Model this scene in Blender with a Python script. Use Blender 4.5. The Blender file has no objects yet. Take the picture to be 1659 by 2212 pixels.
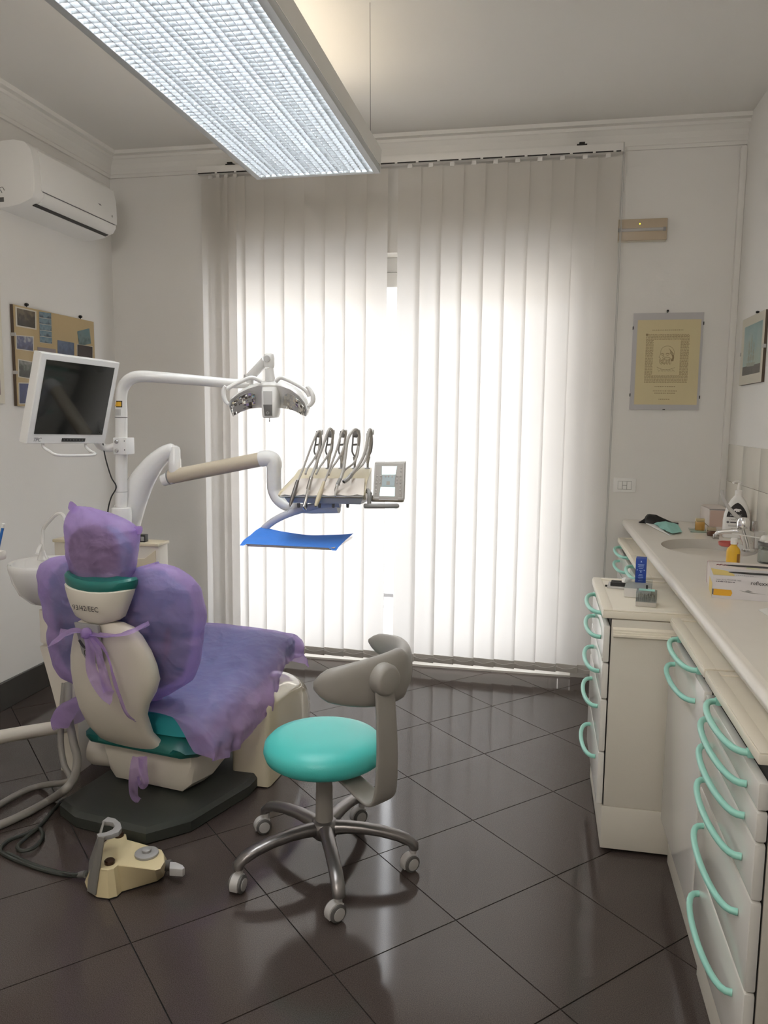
import bpy, bmesh, math, random
from mathutils import Vector, Matrix, noise
random.seed(7)
SC = bpy.context.scene
COL = SC.collection
V = Vector
PI = math.pi

# ------------------------------------------------------------------ camera
CAM = V((0.0, 0.0, 1.41288))
FPX, IW, IH = 1680.24, 1659.0, 2212.0
RT = V((0.98042879, 0.19658922, 0.01058601))
DN = V((0.03380882, -0.11515199, -0.99277237))
FW = V((-0.19394934, 0.97370052, -0.11954477))
cam_data = bpy.data.cameras.new('camera')
cam = bpy.data.objects.new('camera', cam_data)
COL.objects.link(cam)
cam_data.sensor_fit = 'VERTICAL'
cam_data.sensor_height = 24.0
cam_data.lens = 24.0 * FPX / IH
cam_data.clip_start = 0.02
cam.matrix_world = Matrix(((RT.x, -DN.x, -FW.x, CAM.x), (RT.y, -DN.y, -FW.y, CAM.y), (RT.z, -DN.z, -FW.z, CAM.z), (0, 0, 0, 1)))
SC.camera = cam

# ------------------------------------------------------------------ sky, exposure
SKY = 5.4
TUBE = 36.0
UPTUBE = 6.5
FILL_LAMP = 36.0  # strength of the added fill lamp behind the camera
world = bpy.data.worlds.new('overcast_sky')
SC.world = world
world.use_nodes = True
wn = world.node_tree.nodes
wn['Background'].inputs['Color'].default_value = (0.95, 0.97, 1.0, 1)
wn['Background'].inputs['Strength'].default_value = SKY
SC.view_settings.view_transform = 'Standard'
SC.view_settings.look = 'None'
SC.view_settings.gamma = 1.0
SC.view_settings.use_curve_mapping = False
SC.view_settings.exposure = 0.08
SC.cycles.max_bounces = 10
SC.cycles.diffuse_bounces = 6
SC.cycles.transparent_max_bounces = 24
SC.cycles.caustics_reflective = False
SC.cycles.caustics_refractive = False
SC.cycles.sample_clamp_indirect = 6.0
SC.cycles.use_denoising = True


def at(px, py, x=None, y=None, z=None):
    """A measured direction of the survey photograph, taken to a known distance x, y or z."""
    d = RT * ((px - IW / 2) / FPX) + DN * ((py - IH / 2) / FPX) + FW
    if y is not None:
        k = y / d.y
    elif x is not None:
        k = x / d.x
    else:
        k = (z - CAM.z) / d.z
    return CAM + d * k


# ------------------------------------------------------------------ materials
def srgb(*c):
    o = []
    for v in c:
        v = v / 255.0
        o.append(v / 12.92 if v <= 0.04045 else ((v + 0.055) / 1.055) ** 2.4)
    return tuple(o)


def mat(name, col, rough=0.5, metal=0.0, spec=0.5, var=None, bump=None, coat=0.0, emit=0.0, trans=0.0, sheen=0.0):
    m = bpy.data.materials.new(name)
    m.use_nodes = True
    nt = m.node_tree
    b = nt.nodes['Principled BSDF']
    b.inputs['Base Color'].default_value = (*col, 1)
    b.inputs['Roughness'].default_value = rough
    b.inputs['Metallic'].default_value = metal
    b.inputs['Specular IOR Level'].default_value = spec
    b.inputs['Coat Weight'].default_value = coat
    b.inputs['Transmission Weight'].default_value = trans
    b.inputs['Sheen Weight'].default_value = sheen
    if emit:
        b.inputs['Emission Color'].default_value = (*col, 1)
        b.inputs['Emission Strength'].default_value = emit
    if var or bump:
        tc = nt.nodes.new('ShaderNodeTexCoord')
    if var:
        sc, amt = var
        n = nt.nodes.new('ShaderNodeTexNoise')
        n.inputs['Scale'].default_value = sc
        n.inputs['Detail'].default_value = 4
        nt.links.new(tc.outputs['Object'], n.inputs['Vector'])
        mx = nt.nodes.new('ShaderNodeMix')
        mx.data_type = 'RGBA'
        mx.inputs[6].default_value = (*[c * (1 - amt) for c in col], 1)
        mx.inputs[7].default_value = (*[min(1, c * (1 + amt)) for c in col], 1)
        nt.links.new(n.outputs['Fac'], mx.inputs[0])
        nt.links.new(mx.outputs[2], b.inputs['Base Color'])
    if bump:
        sc, st = bump
        n = nt.nodes.new('ShaderNodeTexNoise')
        n.inputs['Scale'].default_value = sc
        n.inputs['Detail'].default_value = 3
        nt.links.new(tc.outputs['Object'], n.inputs['Vector'])
        bp = nt.nodes.new('ShaderNodeBump')
        bp.inputs['Strength'].default_value = st
        bp.inputs['Distance'].default_value = 0.01
        nt.links.new(n.outputs['Fac'], bp.inputs['Height'])
        nt.links.new(bp.outputs['Normal'], b.inputs['Normal'])
    return m


M = {}
M['wall'] = mat('white_wall_paint', (0.80, 0.785, 0.76), 0.85, var=(3, 0.02), bump=(90, 0.05))
M['ceiling'] = mat('white_ceiling_paint', (0.80, 0.785, 0.755), 0.9)
M['baseboard'] = mat('dark_grey_baseboard', (0.045, 0.042, 0.038), 0.25)
M['grout'] = mat('dark_grout', (0.012, 0.011, 0.010), 0.8)
M['cream'] = mat('cream_plastic', (0.72, 0.67, 0.58), 0.35)
M['cream_dark'] = mat('warm_cream_plastic', (0.66, 0.58, 0.42), 0.3)
M['beige_gloss'] = mat('glossy_beige_shell', (0.70, 0.63, 0.46), 0.08, coat=0.6)
M['white_plastic'] = mat('white_plastic', (0.86, 0.855, 0.84), 0.3)
M['white_gloss'] = mat('white_gloss_enamel', (0.84, 0.83, 0.81), 0.12)
M['arm_beige'] = mat('beige_arm_sleeve', (0.60, 0.52, 0.40), 0.45)
M['cabinet'] = mat('cream_lacquer_front', (0.80, 0.78, 0.73), 0.2, coat=0.3)
M['cabinet_side'] = mat('cream_cabinet_side', (0.70, 0.66, 0.58), 0.55, bump=(300, 0.05))
M['cabinet_top'] = mat('cream_moulded_top', (0.87, 0.81, 0.69), 0.4)
M['counter'] = mat('pale_laminate', (0.76, 0.72, 0.65), 0.25, var=(14, 0.03))
M['teal_handle'] = mat('mint_green_plastic', (0.33, 0.68, 0.58), 0.35)
M['teal_vinyl'] = mat('turquoise_vinyl', (0.07, 0.52, 0.48), 0.38, bump=(260, 0.04))
M['teal_chair'] = mat('chair_teal_vinyl', (0.035, 0.33, 0.36), 0.38)
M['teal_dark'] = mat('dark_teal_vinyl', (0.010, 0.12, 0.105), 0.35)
M['stool_grey'] = mat('warm_grey_plastic', (0.30, 0.28, 0.255), 0.4)
M['stool_metal'] = mat('satin_grey_metal', (0.22, 0.205, 0.20), 0.32, metal=0.8)
M['castor_grey'] = mat('light_grey_castor', (0.47, 0.455, 0.44), 0.4)
M['castor_dark'] = mat('dark_grey_castor', (0.10, 0.095, 0.09), 0.5)
M['base_dark'] = mat('dark_green_grey_plate', (0.036, 0.040, 0.034), 0.4, bump=(200, 0.05))
M['black'] = mat('black_plastic', (0.012, 0.012, 0.012), 0.4)
M['black_cable'] = mat('black_cable', (0.02, 0.02, 0.02), 0.5)
M['screen'] = mat('dark_screen_glass', (0.006, 0.007, 0.007), 0.06, spec=0.6)
M['grey_hose'] = mat('grey_silicone_hose', (0.46, 0.44, 0.415), 0.45)
M['suction_grey'] = mat('grey_ribbed_hose', (0.25, 0.235, 0.21), 0.5)
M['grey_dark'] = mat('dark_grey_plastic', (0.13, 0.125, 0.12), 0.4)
M['grey_mid'] = mat('mid_grey_plastic', (0.30, 0.295, 0.29), 0.4)
M['grey_light'] = mat('light_grey_plastic', (0.50, 0.49, 0.48), 0.4)
M['lamp_grey'] = mat('pale_grey_panel', (0.55, 0.54, 0.53), 0.25)
M['blue_grey'] = mat('blue_grey_panel', (0.36, 0.37, 0.42), 0.35)
M['chrome'] = mat('chrome', (0.85, 0.85, 0.86), 0.06, metal=1.0)
M['steel'] = mat('brushed_steel', (0.55, 0.53, 0.52), 0.25, metal=1.0)
M['mirror'] = mat('faceted_mirror', (0.92, 0.90, 0.86), 0.04, metal=1.0)
M['alu'] = mat('grey_anodised_aluminium', (0.52, 0.54, 0.55), 0.4, metal=0.25)
M['alu_white'] = mat('white_enamel_housing', (0.78, 0.77, 0.74), 0.5)
M['louver'] = mat('satin_louver_blade', (0.36, 0.375, 0.39), 0.35)
M['tube'] = mat('lit_fluorescent_tube', (0.93, 0.97, 1.0), 0.5, emit=TUBE)
M['uptube'] = mat('lit_warm_tube', (1.0, 0.90, 0.76), 0.5, emit=UPTUBE)
M['globe'] = mat('added_fill_glow', (1.0, 0.95, 0.89), 0.4, emit=FILL_LAMP)
M['hem'] = mat('blind_hem', (0.50, 0.47, 0.43), 0.8)
M['rail'] = mat('white_blind_rail', (0.80, 0.78, 0.75), 0.4)
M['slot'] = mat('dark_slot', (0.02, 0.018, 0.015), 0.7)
M['frame_white'] = mat('white_window_frame', (0.75, 0.75, 0.74), 0.35)
M['brass_knob'] = mat('dark_brown_knob', (0.05, 0.025, 0.015), 0.15, metal=0.5)
M['foot_cream'] = mat('aged_cream_plastic', (0.66, 0.56, 0.34), 0.4)
M['blue_paper'] = mat('blue_tray_paper', (0.045, 0.20, 0.66), 0.9, var=(60, 0.08), bump=(160, 0.15))
M['yellow'] = mat('yellow_plastic', (0.72, 0.42, 0.03), 0.4)
M['card_white'] = mat('white_printed_card', (0.66, 0.64, 0.66), 0.5)
M['card_pink'] = mat('pale_pink_card', (0.75, 0.68, 0.64), 0.5)
M['ink'] = mat('black_ink', (0.02, 0.018, 0.02), 0.6)
M['ink_grey'] = mat('grey_ink', (0.16, 0.15, 0.17), 0.6)
M['ink_brown'] = mat('sepia_ink', (0.36, 0.26, 0.13), 0.8)
M['ink_red'] = mat('dark_red_ink', (0.28, 0.03, 0.06), 0.6)
M['ink_orange'] = mat('orange_yellow_ink', (0.70, 0.37, 0.02), 0.5)
M['ink_yellow'] = mat('pale_yellow_ink', (0.76, 0.58, 0.18), 0.5)
M['ink_white'] = mat('white_ink', (0.85, 0.85, 0.85), 0.6)
M['card_blue'] = mat('blue_printed_card', (0.012, 0.06, 0.36), 0.45)
M['card_blue_pale'] = mat('pale_blue_card', (0.35, 0.48, 0.78), 0.5)
M['parchment'] = mat('yellowed_print_paper', (0.78, 0.67, 0.40), 0.7, var=(6, 0.05))
M['mount_grey'] = mat('pale_grey_mount', (0.60, 0.585, 0.60), 0.6)
M['mount_cream'] = mat('cream_mount', (0.72, 0.68, 0.58), 0.6)
M['edge_brown'] = mat('brown_board_edge', (0.09, 0.06, 0.04), 0.6)
M['tan_board'] = mat('tan_backing_board', (0.56, 0.42, 0.22), 0.7, var=(9, 0.05))
M['lens_beige'] = mat('smoky_beige_diffuser', (0.50, 0.41, 0.30), 0.3)
M['led'] = mat('yellow_indicator', (0.9, 0.75, 0.05), 0.4, emit=2.0)
M['lcd'] = mat('lit_pale_display', (0.72, 0.93, 0.95), 0.3, emit=0.9)
M['lcd_dim'] = mat('pale_keypad_foil', (0.50, 0.62, 0.68), 0.3)
M['keypad'] = mat('grey_keypad_foil', (0.52, 0.50, 0.48), 0.4)
M['taupe'] = mat('taupe_plastic', (0.36, 0.32, 0.25), 0.35)
M['tissue'] = mat('white_tissue', (0.80, 0.79, 0.77), 0.9)
M['teal_paper'] = mat('pale_green_mask', (0.30, 0.58, 0.52), 0.9)
M['amber'] = mat('amber_liquid', (0.50, 0.28, 0.07), 0.2)
M['brown_liquid'] = mat('brown_liquid', (0.10, 0.035, 0.015), 0.15)
M['pink_box'] = mat('pale_pink_box', (0.62, 0.46, 0.40), 0.5)
M['red_plastic'] = mat('translucent_red_plastic', (0.62, 0.14, 0.12), 0.3)
M['concrete'] = mat('pale_balcony_concrete', (0.62, 0.60, 0.57), 0.9)
M['facade'] = mat('pale_facade_plaster', (0.68, 0.62, 0.54), 0.9)
M['window_dark'] = mat('dark_window_glass', (0.10, 0.11, 0.12), 0.1)
M['railing'] = mat('grey_painted_railing', (0.25, 0.25, 0.26), 0.5)
M['tile_white'] = mat('pale_glazed_tile', (0.72, 0.69, 0.62), 0.18)
M['sticker_yellow'] = mat('yellow_warning_sticker', (0.72, 0.40, 0.02), 0.5)


def thin_glass(name, tint=(1, 1, 1), refl=0.08, rough=0.02):
    m = bpy.data.materials.new(name)
    m.use_nodes = True
    nt = m.node_tree
    nt.nodes.remove(nt.nodes['Principled BSDF'])
    t = nt.nodes.new('ShaderNodeBsdfTransparent')
    t.inputs['Color'].default_value = (*tint, 1)
    g = nt.nodes.new('ShaderNodeBsdfGlossy')
    g.inputs['Roughness'].default_value = rough
    mx = nt.nodes.new('ShaderNodeMixShader')
    lw = nt.nodes.new('ShaderNodeLayerWeight')
    lw.inputs['Blend'].default_value = 0.12
    ma = nt.nodes.new('ShaderNodeMath')
    ma.operation = 'MULTIPLY_ADD'
    ma.inputs[1].default_value = 0.10
    ma.inputs[2].default_value = 0.015
    nt.links.new(lw.outputs['Facing'], ma.inputs[0])
    nt.links.new(ma.outputs[0], mx.inputs[0])
    nt.links.new(t.outputs[0], mx.inputs[1])
    nt.links.new(g.outputs[0], mx.inputs[2])
    nt.links.new(mx.outputs[0], nt.nodes['Material Output'].inputs['Surface'])
    return m


M['glass'] = thin_glass('clear_window_glass')
M['clear_plastic'] = thin_glass('clear_plastic', (0.86, 0.88, 0.88))
M['picture_glass'] = thin_glass('picture_glass', (0.97, 0.97, 0.97))


def fabric_blind():
    m = bpy.data.materials.new('translucent_blind_fabric')
    m.use_nodes = True
    nt = m.node_tree
    nt.nodes.remove(nt.nodes['Principled BSDF'])
    d = nt.nodes.new('ShaderNodeBsdfDiffuse')
    d.inputs['Color'].default_value = (0.80, 0.76, 0.70, 1)
    t = nt.nodes.new('ShaderNodeBsdfTranslucent')
    t.inputs['Color'].default_value = (0.79, 0.785, 0.785, 1)
    w = nt.nodes.new('ShaderNodeTexWave')
    tc = nt.nodes.new('ShaderNodeTexCoord')
    w.inputs['Scale'].default_value = 160
    w.bands_direction = 'Z'
    b = nt.nodes.new('ShaderNodeBump')
    b.inputs['Strength'].default_value = 0.05
    nt.links.new(tc.outputs['Object'], w.inputs['Vector'])
    nt.links.new(w.outputs['Fac'], b.inputs['Height'])
    nt.links.new(b.outputs['Normal'], d.inputs['Normal'])
    mx = nt.nodes.new('ShaderNodeMixShader')
    mx.inputs[0].default_value = 0.5
    nt.links.new(d.outputs[0], mx.inputs[1])
    nt.links.new(t.outputs[0], mx.inputs[2])
    nt.links.new(mx.outputs[0], nt.nodes['Material Output'].inputs['Surface'])
    return m


M['blind'] = fabric_blind()


def lilac_film(name, fac, col=(0.55, 0.38, 0.68)):
    """Thin tinted non-woven film: part see-through so the teal cushion shows where the film lies on it."""
    m = bpy.data.materials.new(name)
    m.use_nodes = True
    nt = m.node_tree
    p = nt.nodes['Principled BSDF']
    p.inputs['Base Color'].default_value = (*col, 1)
    p.inputs['Roughness'].default_value = 0.36
    tc = nt.nodes.new('ShaderNodeTexCoord')
    n = nt.nodes.new('ShaderNodeTexNoise')
    n.noise_type = 'RIDGED_MULTIFRACTAL'
    n.inputs['Scale'].default_value = 6
    n.inputs['Detail'].default_value = 4
    n.inputs['Distortion'].default_value = 0.9
    nt.links.new(tc.outputs['Object'], n.inputs['Vector'])
    vo = nt.nodes.new('ShaderNodeTexVoronoi')
    vo.inputs['Scale'].default_value = 13
    vo.inputs['Detail'].default_value = 2
    wp = nt.nodes.new('ShaderNodeVectorMath')
    wp.operation = 'MULTIPLY_ADD'
    wp.inputs[1].default_value = (0.12, 0.12, 0.12)
    n3 = nt.nodes.new('ShaderNodeTexNoise')
    n3.inputs['Scale'].default_value = 5
    nt.links.new(tc.outputs['Object'], n3.inputs['Vector'])
    nt.links.new(n3.outputs['Color'], wp.inputs[0])
    nt.links.new(tc.outputs['Object'], wp.inputs[2])
    nt.links.new(wp.outputs[0], vo.inputs['Vector'])
    b0 = nt.nodes.new('ShaderNodeBump')
    b0.inputs['Strength'].default_value = 0.5
    b0.inputs['Distance'].default_value = 0.02
    nt.links.new(vo.outputs['Distance'], b0.inputs['Height'])
    b = nt.nodes.new('ShaderNodeBump')
    nt.links.new(b0.outputs['Normal'], b.inputs['Normal'])
    b.inputs['Strength'].default_value = 0.4
    b.inputs['Distance'].default_value = 0.022
    nt.links.new(n.outputs['Fac'], b.inputs['Height'])
    nt.links.new(b.outputs['Normal'], p.inputs['Normal'])
    tl = nt.nodes.new('ShaderNodeBsdfTranslucent')
    tl.inputs['Color'].default_value = (0.62, 0.50, 0.84, 1)
    m1 = nt.nodes.new('ShaderNodeMixShader')
    m1.inputs[0].default_value = 0.42
    nt.links.new(p.outputs[0], m1.inputs[1])
    nt.links.new(tl.outputs[0], m1.inputs[2])
    tr = nt.nodes.new('ShaderNodeBsdfTransparent')
    tr.inputs['Color'].default_value = (0.80, 0.72, 0.95, 1)
    mx = nt.nodes.new('ShaderNodeMixShader')
    mx.inputs[0].default_value = fac
    nt.links.new(m1.outputs[0], mx.inputs[1])
    nt.links.new(tr.outputs[0], mx.inputs[2])
    nt.links.new(mx.outputs[0], nt.nodes['Material Output'].inputs['Surface'])
    return m


M['film'] = lilac_film('lilac_cover_film', 0.38)


def floor_tile_material():
    m = bpy.data.materials.new('polished_brown_grey_porcelain')
    m.use_nodes = True
    nt = m.node_tree
    p = nt.nodes['Principled BSDF']
    tc = nt.nodes.new('ShaderNodeTexCoord')
    n = nt.nodes.new('ShaderNodeTexNoise')
    n.inputs['Scale'].default_value = 420
    n.inputs['Detail'].default_value = 2
    n2 = nt.nodes.new('ShaderNodeTexNoise')
    n2.inputs['Scale'].default_value = 2.5
    cr = nt.nodes.new('ShaderNodeValToRGB')
    cr.color_ramp.elements[0].position = 0.3
    cr.color_ramp.elements[0].color = (0.036, 0.028, 0.025, 1)
    cr.color_ramp.elements[1].position = 0.72
    cr.color_ramp.elements[1].color = (0.088, 0.069, 0.062, 1)
    nt.links.new(tc.outputs['Object'], n.inputs['Vector'])
    nt.links.new(tc.outputs['Object'], n2.inputs['Vector'])
    nt.links.new(n.outputs['Fac'], cr.inputs['Fac'])
    nt.links.new(cr.outputs['Color'], p.inputs['Base Color'])
    mr = nt.nodes.new('ShaderNodeMapRange')
    mr.inputs['To Min'].default_value = 0.08
    mr.inputs['To Max'].default_value = 0.13
    nt.links.new(n2.outputs['Fac'], mr.inputs['Value'])
    nt.links.new(mr.outputs['Result'], p.inputs['Roughness'])
    p.inputs['Specular IOR Level'].default_value = 0.42
    return m


M['tile'] = floor_tile_material()


def photo_material(name, top, bottom, accent, scale=14.0):
    """Flat print: a landscape photograph of two broad tones and a mottled motif."""
    m = bpy.data.materials.new(name)
    m.use_nodes = True
    nt = m.node_tree
    p = nt.nodes['Principled BSDF']
    p.inputs['Roughness'].default_value = 0.35
    tc = nt.nodes.new('ShaderNodeTexCoord')
    sx = nt.nodes.new('ShaderNodeSeparateXYZ')
    nt.links.new(tc.outputs['Generated'], sx.inputs[0])
    n = nt.nodes.new('ShaderNodeTexNoise')
    n.inputs['Scale'].default_value = scale
    n.inputs['Detail'].default_value = 6
    nt.links.new(tc.outputs['Object'], n.inputs['Vector'])
    ad = nt.nodes.new('ShaderNodeMath')
    ad.operation = 'MULTIPLY_ADD'
    ad.inputs[1].default_value = 1.1
    hz = nt.nodes.new('ShaderNodeMath')
    hz.operation = 'MULTIPLY_ADD'
    hz.inputs[1].default_value = 0.45
    hz.inputs[2].default_value = -0.05
    nt.links.new(sx.outputs['Z'], hz.inputs[0])
    nt.links.new(n.outputs['Fac'], ad.inputs[0])
    nt.links.new(hz.outputs[0], ad.inputs[2])
    cr = nt.nodes.new('ShaderNodeValToRGB')
    e = cr.color_ramp.elements
    e[0].position = 0.45
    e[0].color = (*bottom, 1)
    e[1].position = 1.0
    e[1].color = (*top, 1)
    k = e.new(0.72)
    k.color = (*accent, 1)
    nt.links.new(ad.outputs[0], cr.inputs['Fac'])
    nt.links.new(cr.outputs['Color'], p.inputs['Base Color'])
    return m


# ------------------------------------------------------------------ mesh helpers
def box(bm, c, s, rot=None, bevel=0.0):
    r = bmesh.ops.create_cube(bm, size=1.0)
    vs = r['verts']
    bmesh.ops.scale(bm, vec=V(s), verts=vs)
    if bevel:
        ed = list({e for v in vs for e in v.link_edges})
        k = bmesh.ops.bevel(bm, geom=ed, offset=bevel, segments=2, affect='EDGES', profile=0.6)
        vs = list({v for f in k['faces'] for v in f.verts} | {v for v in vs if v.is_valid})
    mtx = Matrix.Translation(V(c)) @ (rot.to_4x4() if rot else Matrix())
    bmesh.ops.transform(bm, matrix=mtx, verts=vs)
    return vs


def bbox(bm, lo, hi, bevel=0.0):
    return box(bm, [(a + b) / 2 for a, b in zip(lo, hi)], [abs(b - a) for a, b in zip(lo, hi)], None, bevel)


def frames(pts):
    """Parallel-transport frames along a polyline."""
    T = []
    for i in range(len(pts)):
        a = pts[max(i - 1, 0)]
        b = pts[min(i + 1, len(pts) - 1)]
        T.append((b - a).normalized())
    up = V((0, 0, 1)) if abs(T[0].z) < 0.9 else V((1, 0, 0))
    n = (up - T[0] * up.dot(T[0])).normalized()
    out = []
    for i, t in enumerate(T):
        n = (n - t * n.dot(t))
        n = n.normalized() if n.length > 1e-6 else V((1, 0, 0))
        out.append((t, n, t.cross(n)))
    return out


def smooth_path(pts, n=6, closed=False):
    pts = [V(p) for p in pts]
    out = []
    N = len(pts)
    for i in range(N - 1):
        p0, p1, p2, p3 = pts[max(i - 1, 0)], pts[i], pts[i + 1], pts[min(i + 2, N - 1)]
        for k in range(n):
            t = k / n
            out.append(0.5 * ((2 * p1) + (p2 - p0) * t + (2 * p0 - 5 * p1 + 4 * p2 - p3) * t * t + (3 * p1 - p0 - 3 * p2 + p3) * t * t * t))
    out.append(pts[-1])
    return out


def loft(bm, rings, cap=True, closed=True):
    rv = [[bm.verts.new(p) for p in r] for r in rings]
    n = len(rings[0])
    for a, b in zip(rv[:-1], rv[1:]):
        for i in range(n if closed else n - 1):
            j = (i + 1) % n
            try:
                bm.faces.new((a[i], a[j], b[j], b[i]))
            except ValueError:
                pass
    if cap and closed:
        for r, rev in ((rv[0], True), (rv[-1], False)):
            try:
                bm.faces.new(list(reversed(r)) if rev else r)
            except ValueError:
                pass
    return rv


def tube(bm, pts, r, seg=10, cap=True, flat=1.0):
    pts = [V(p) for p in pts]
    fr = frames(pts)
    rings = []
    for i, (p, (t, n, b)) in enumerate(zip(pts, fr)):
        rr = r[i] if isinstance(r, (list, tuple)) else r
        rings.append([p + n * (math.cos(a) * rr) + b * (math.sin(a) * rr * flat) for a in (2 * PI * k / seg for k in range(seg))])
    loft(bm, rings, cap)


def lathe(bm, prof, c=(0, 0, 0), seg=24, rot=None, sx=1.0, sy=1.0):
    """prof: (radius, height) pairs from bottom to top."""
    c = V(c)
    rings = []
    for r, h in prof:
        ring = []
        for k in range(seg):
            a = 2 * PI * k / seg
            p = V((math.cos(a) * max(r, 1e-4) * sx, math.sin(a) * max(r, 1e-4) * sy, h))
            if rot:
                p = rot @ p
            ring.append(c + p)
        rings.append(ring)
    loft(bm, rings, True)


def prism(bm, poly, d, bevel=0.0):
    """Closed polygon of 3D points pushed along vector d."""
    d = V(d)
    a = [bm.verts.new(V(p)) for p in poly]
    b = [bm.verts.new(V(p) + d) for p in poly]
    n = len(poly)
    fs = [bm.faces.new(a), bm.faces.new(list(reversed(b)))]
    for i in range(n):
        j = (i + 1) % n
        fs.append(bm.faces.new((a[j], a[i], b[i], b[j])))
    bmesh.ops.recalc_face_normals(bm, faces=fs)
    if bevel:
        ed = list({e for f in fs[:2] for e in f.edges})
        bmesh.ops.bevel(bm, geom=ed, offset=bevel, segments=2, affect='EDGES', profile=0.6)
    return a + b


def obj(name, bm, m, parent=None, smooth=True, angle=40):
    if isinstance(bm, bpy.types.Mesh):
        me = bm
    else:
        bmesh.ops.recalc_face_normals(bm, faces=bm.faces)
        if smooth:
            lim = math.radians(angle)
            for f in bm.faces:
                f.smooth = True
            for e in bm.edges:
                if len(e.link_faces) == 2 and e.calc_face_angle(0) > lim:
                    e.smooth = False
        me = bpy.data.meshes.new(name)
        bm.to_mesh(me)
        bm.free()
    if m is not None and not me.materials:
        me.materials.append(m)
    o = bpy.data.objects.new(name, me)
    COL.objects.link(o)
    if parent:
        adopt(o, parent)
    return o


def adopt(o, parent):
    o.parent = parent
    o.matrix_parent_inverse = world_of(parent).inverted()


def world_of(o):
    mtx = Matrix.Translation(o.location) @ o.rotation_euler.to_matrix().to_4x4()
    if o.parent:
        return world_of(o.parent) @ o.matrix_parent_inverse @ mtx
    return mtx


def thing(name, label, cat, loc=(0, 0, 0), group=None):
    o = bpy.data.objects.new(name, None)
    o.empty_display_size = 0.05
    COL.objects.link(o)
    o.location = loc
    o['label'] = label
    o['category'] = cat
    if group:
        o['group'] = group
    return o


def tag(o, label, cat, group=None):
    o['label'] = label
    o['category'] = cat
    if group:
        o['group'] = group
    return o


def struct(name, bm, m, parent=None, smooth=False):
    o = obj(name, bm, m, parent, smooth)
    if not parent:
        o['kind'] = 'structure'
    return o


def NB():
    return bmesh.new()


_tc = {}


def lettering(text, size, m, origin, right, up, parent, name='lettering', shear=0.0, lift=0.0006, align='LEFT', squeeze=1.0):
    """Flat printed words lying on a surface: right and up are unit directions on it."""
    cu = bpy.data.curves.new('words', 'FONT')
    cu.body = text
    cu.size = size
    cu.shear = shear
    cu.align_x = align
    cu.resolution_u = 3
    t = bpy.data.objects.new('words', cu)
    COL.objects.link(t)
    dg = bpy.context.evaluated_depsgraph_get()
    me = bpy.data.meshes.new_from_object(t.evaluated_get(dg))
    bpy.data.objects.remove(t)
    r, u = V(right).normalized(), V(up).normalized()
    n = r.cross(u)
    o_ = V(origin) + n * lift
    for v in me.vertices:
        v.co = o_ + r * (v.co.x * squeeze) + u * v.co.y
    me.materials.clear()
    return obj(name, me, m, parent)


def flat(bm, pts):
    f = bm.faces.new([bm.verts.new(V(p)) for p in pts])
    return f


def sup(a, n):
    c, s = math.cos(a), math.sin(a)
    return (math.copysign(abs(c) ** (2 / n), c), math.copysign(abs(s) ** (2 / n), s))


# ------------------------------------------------------------------ room shell
X0, X1, Y0, Y1, ZC = -2.50, 0.95, -1.30, 4.30, 2.90
OX0, OX1, OZ = -1.90, 0.205, 2.31          # french door opening in the far wall

bm = NB(); bbox(bm, (X0 - 0.2, Y0 - 0.2, -0.10), (X1 + 0.2, Y1 + 0.32, -0.004))
floor = struct('floor', bm, M['grout'])
bm = NB(); bbox(bm, (X0 - 0.2, Y0 - 0.2, ZC), (X1 + 0.2, Y1 + 0.32, ZC + 0.1))
struct('ceiling', bm, M['ceiling'])
bm = NB(); bbox(bm, (X0 - 0.2, Y0 - 0.2, -0.004), (X0, Y1, ZC)); struct('wall_left', bm, M['wall'])
bm = NB(); bbox(bm, (X1, Y0 - 0.2, -0.004), (X1 + 0.2, Y1, ZC)); struct('wall_right', bm, M['wall'])
bm = NB(); bbox(bm, (X0, Y0 - 0.2, -0.004), (X1, Y0, ZC)); struct('wall_front', bm, M['wall'])
bm = NB()
bbox(bm, (X0 - 0.2, Y1, -0.004), (OX0, Y1 + 0.32, ZC))
bbox(bm, (OX1, Y1, -0.004), (X1 + 0.2, Y1 + 0.32, ZC))
bbox(bm, (OX0, Y1, OZ), (OX1, Y1 + 0.32, ZC))
struct('wall_back', bm, M['wall'])

# floor tiles laid on the diagonal: each one its own piece
TS = 0.40
GO = V((-1.17980593 * TS, 5.85258958 * TS, 0))
th = 0.0
U = V((math.cos(-PI / 4 + th), math.sin(-PI / 4 + th), 0)) * TS
W = V((math.cos(PI / 4 + th), math.sin(PI / 4 + th), 0)) * TS


def clip_poly(poly, x0, x1, y0, y1):
    def cut(ps, f, k):
        out = []
        for i in range(len(ps)):
            a, b = ps[i], ps[(i + 1) % len(ps)]
            fa, fb = f(a), f(b)
            if fa >= 0:
                out.append(a)
            if fa * fb < 0:
                t = fa / (fa - fb)
                out.append(a + (b - a) * t)
        return out
    for f in (lambda p: p.x - x0, lambda p: x1 - p.x, lambda p: p.y - y0, lambda p: y1 - p.y):
        poly = cut(poly, f, 0)
        if len(poly) < 3:
            return []
    return poly


g = 0.0019 / TS
for i in range(-14, 22):
    for j in range(-20, 16):
        P = [GO + U * (i + a) + W * (j + b) for a, b in ((g, g), (1 - g, g), (1 - g, 1 - g), (g, 1 - g))]
        P = clip_poly(P, X0, X1, Y0, Y1)
        if len(P) < 3:
            continue
        c = sum(P, V()) / len(P)
        if max((p - c).length for p in P) < 0.03:
            continue
        bm = NB()
        top = [V((p.x, p.y, 0)) for p in P]
        prism(bm, [p - V((0, 0, 0.006)) for p in top], (0, 0, 0.006))
        obj('tile', bm, M['tile'], floor, smooth=False)

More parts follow.
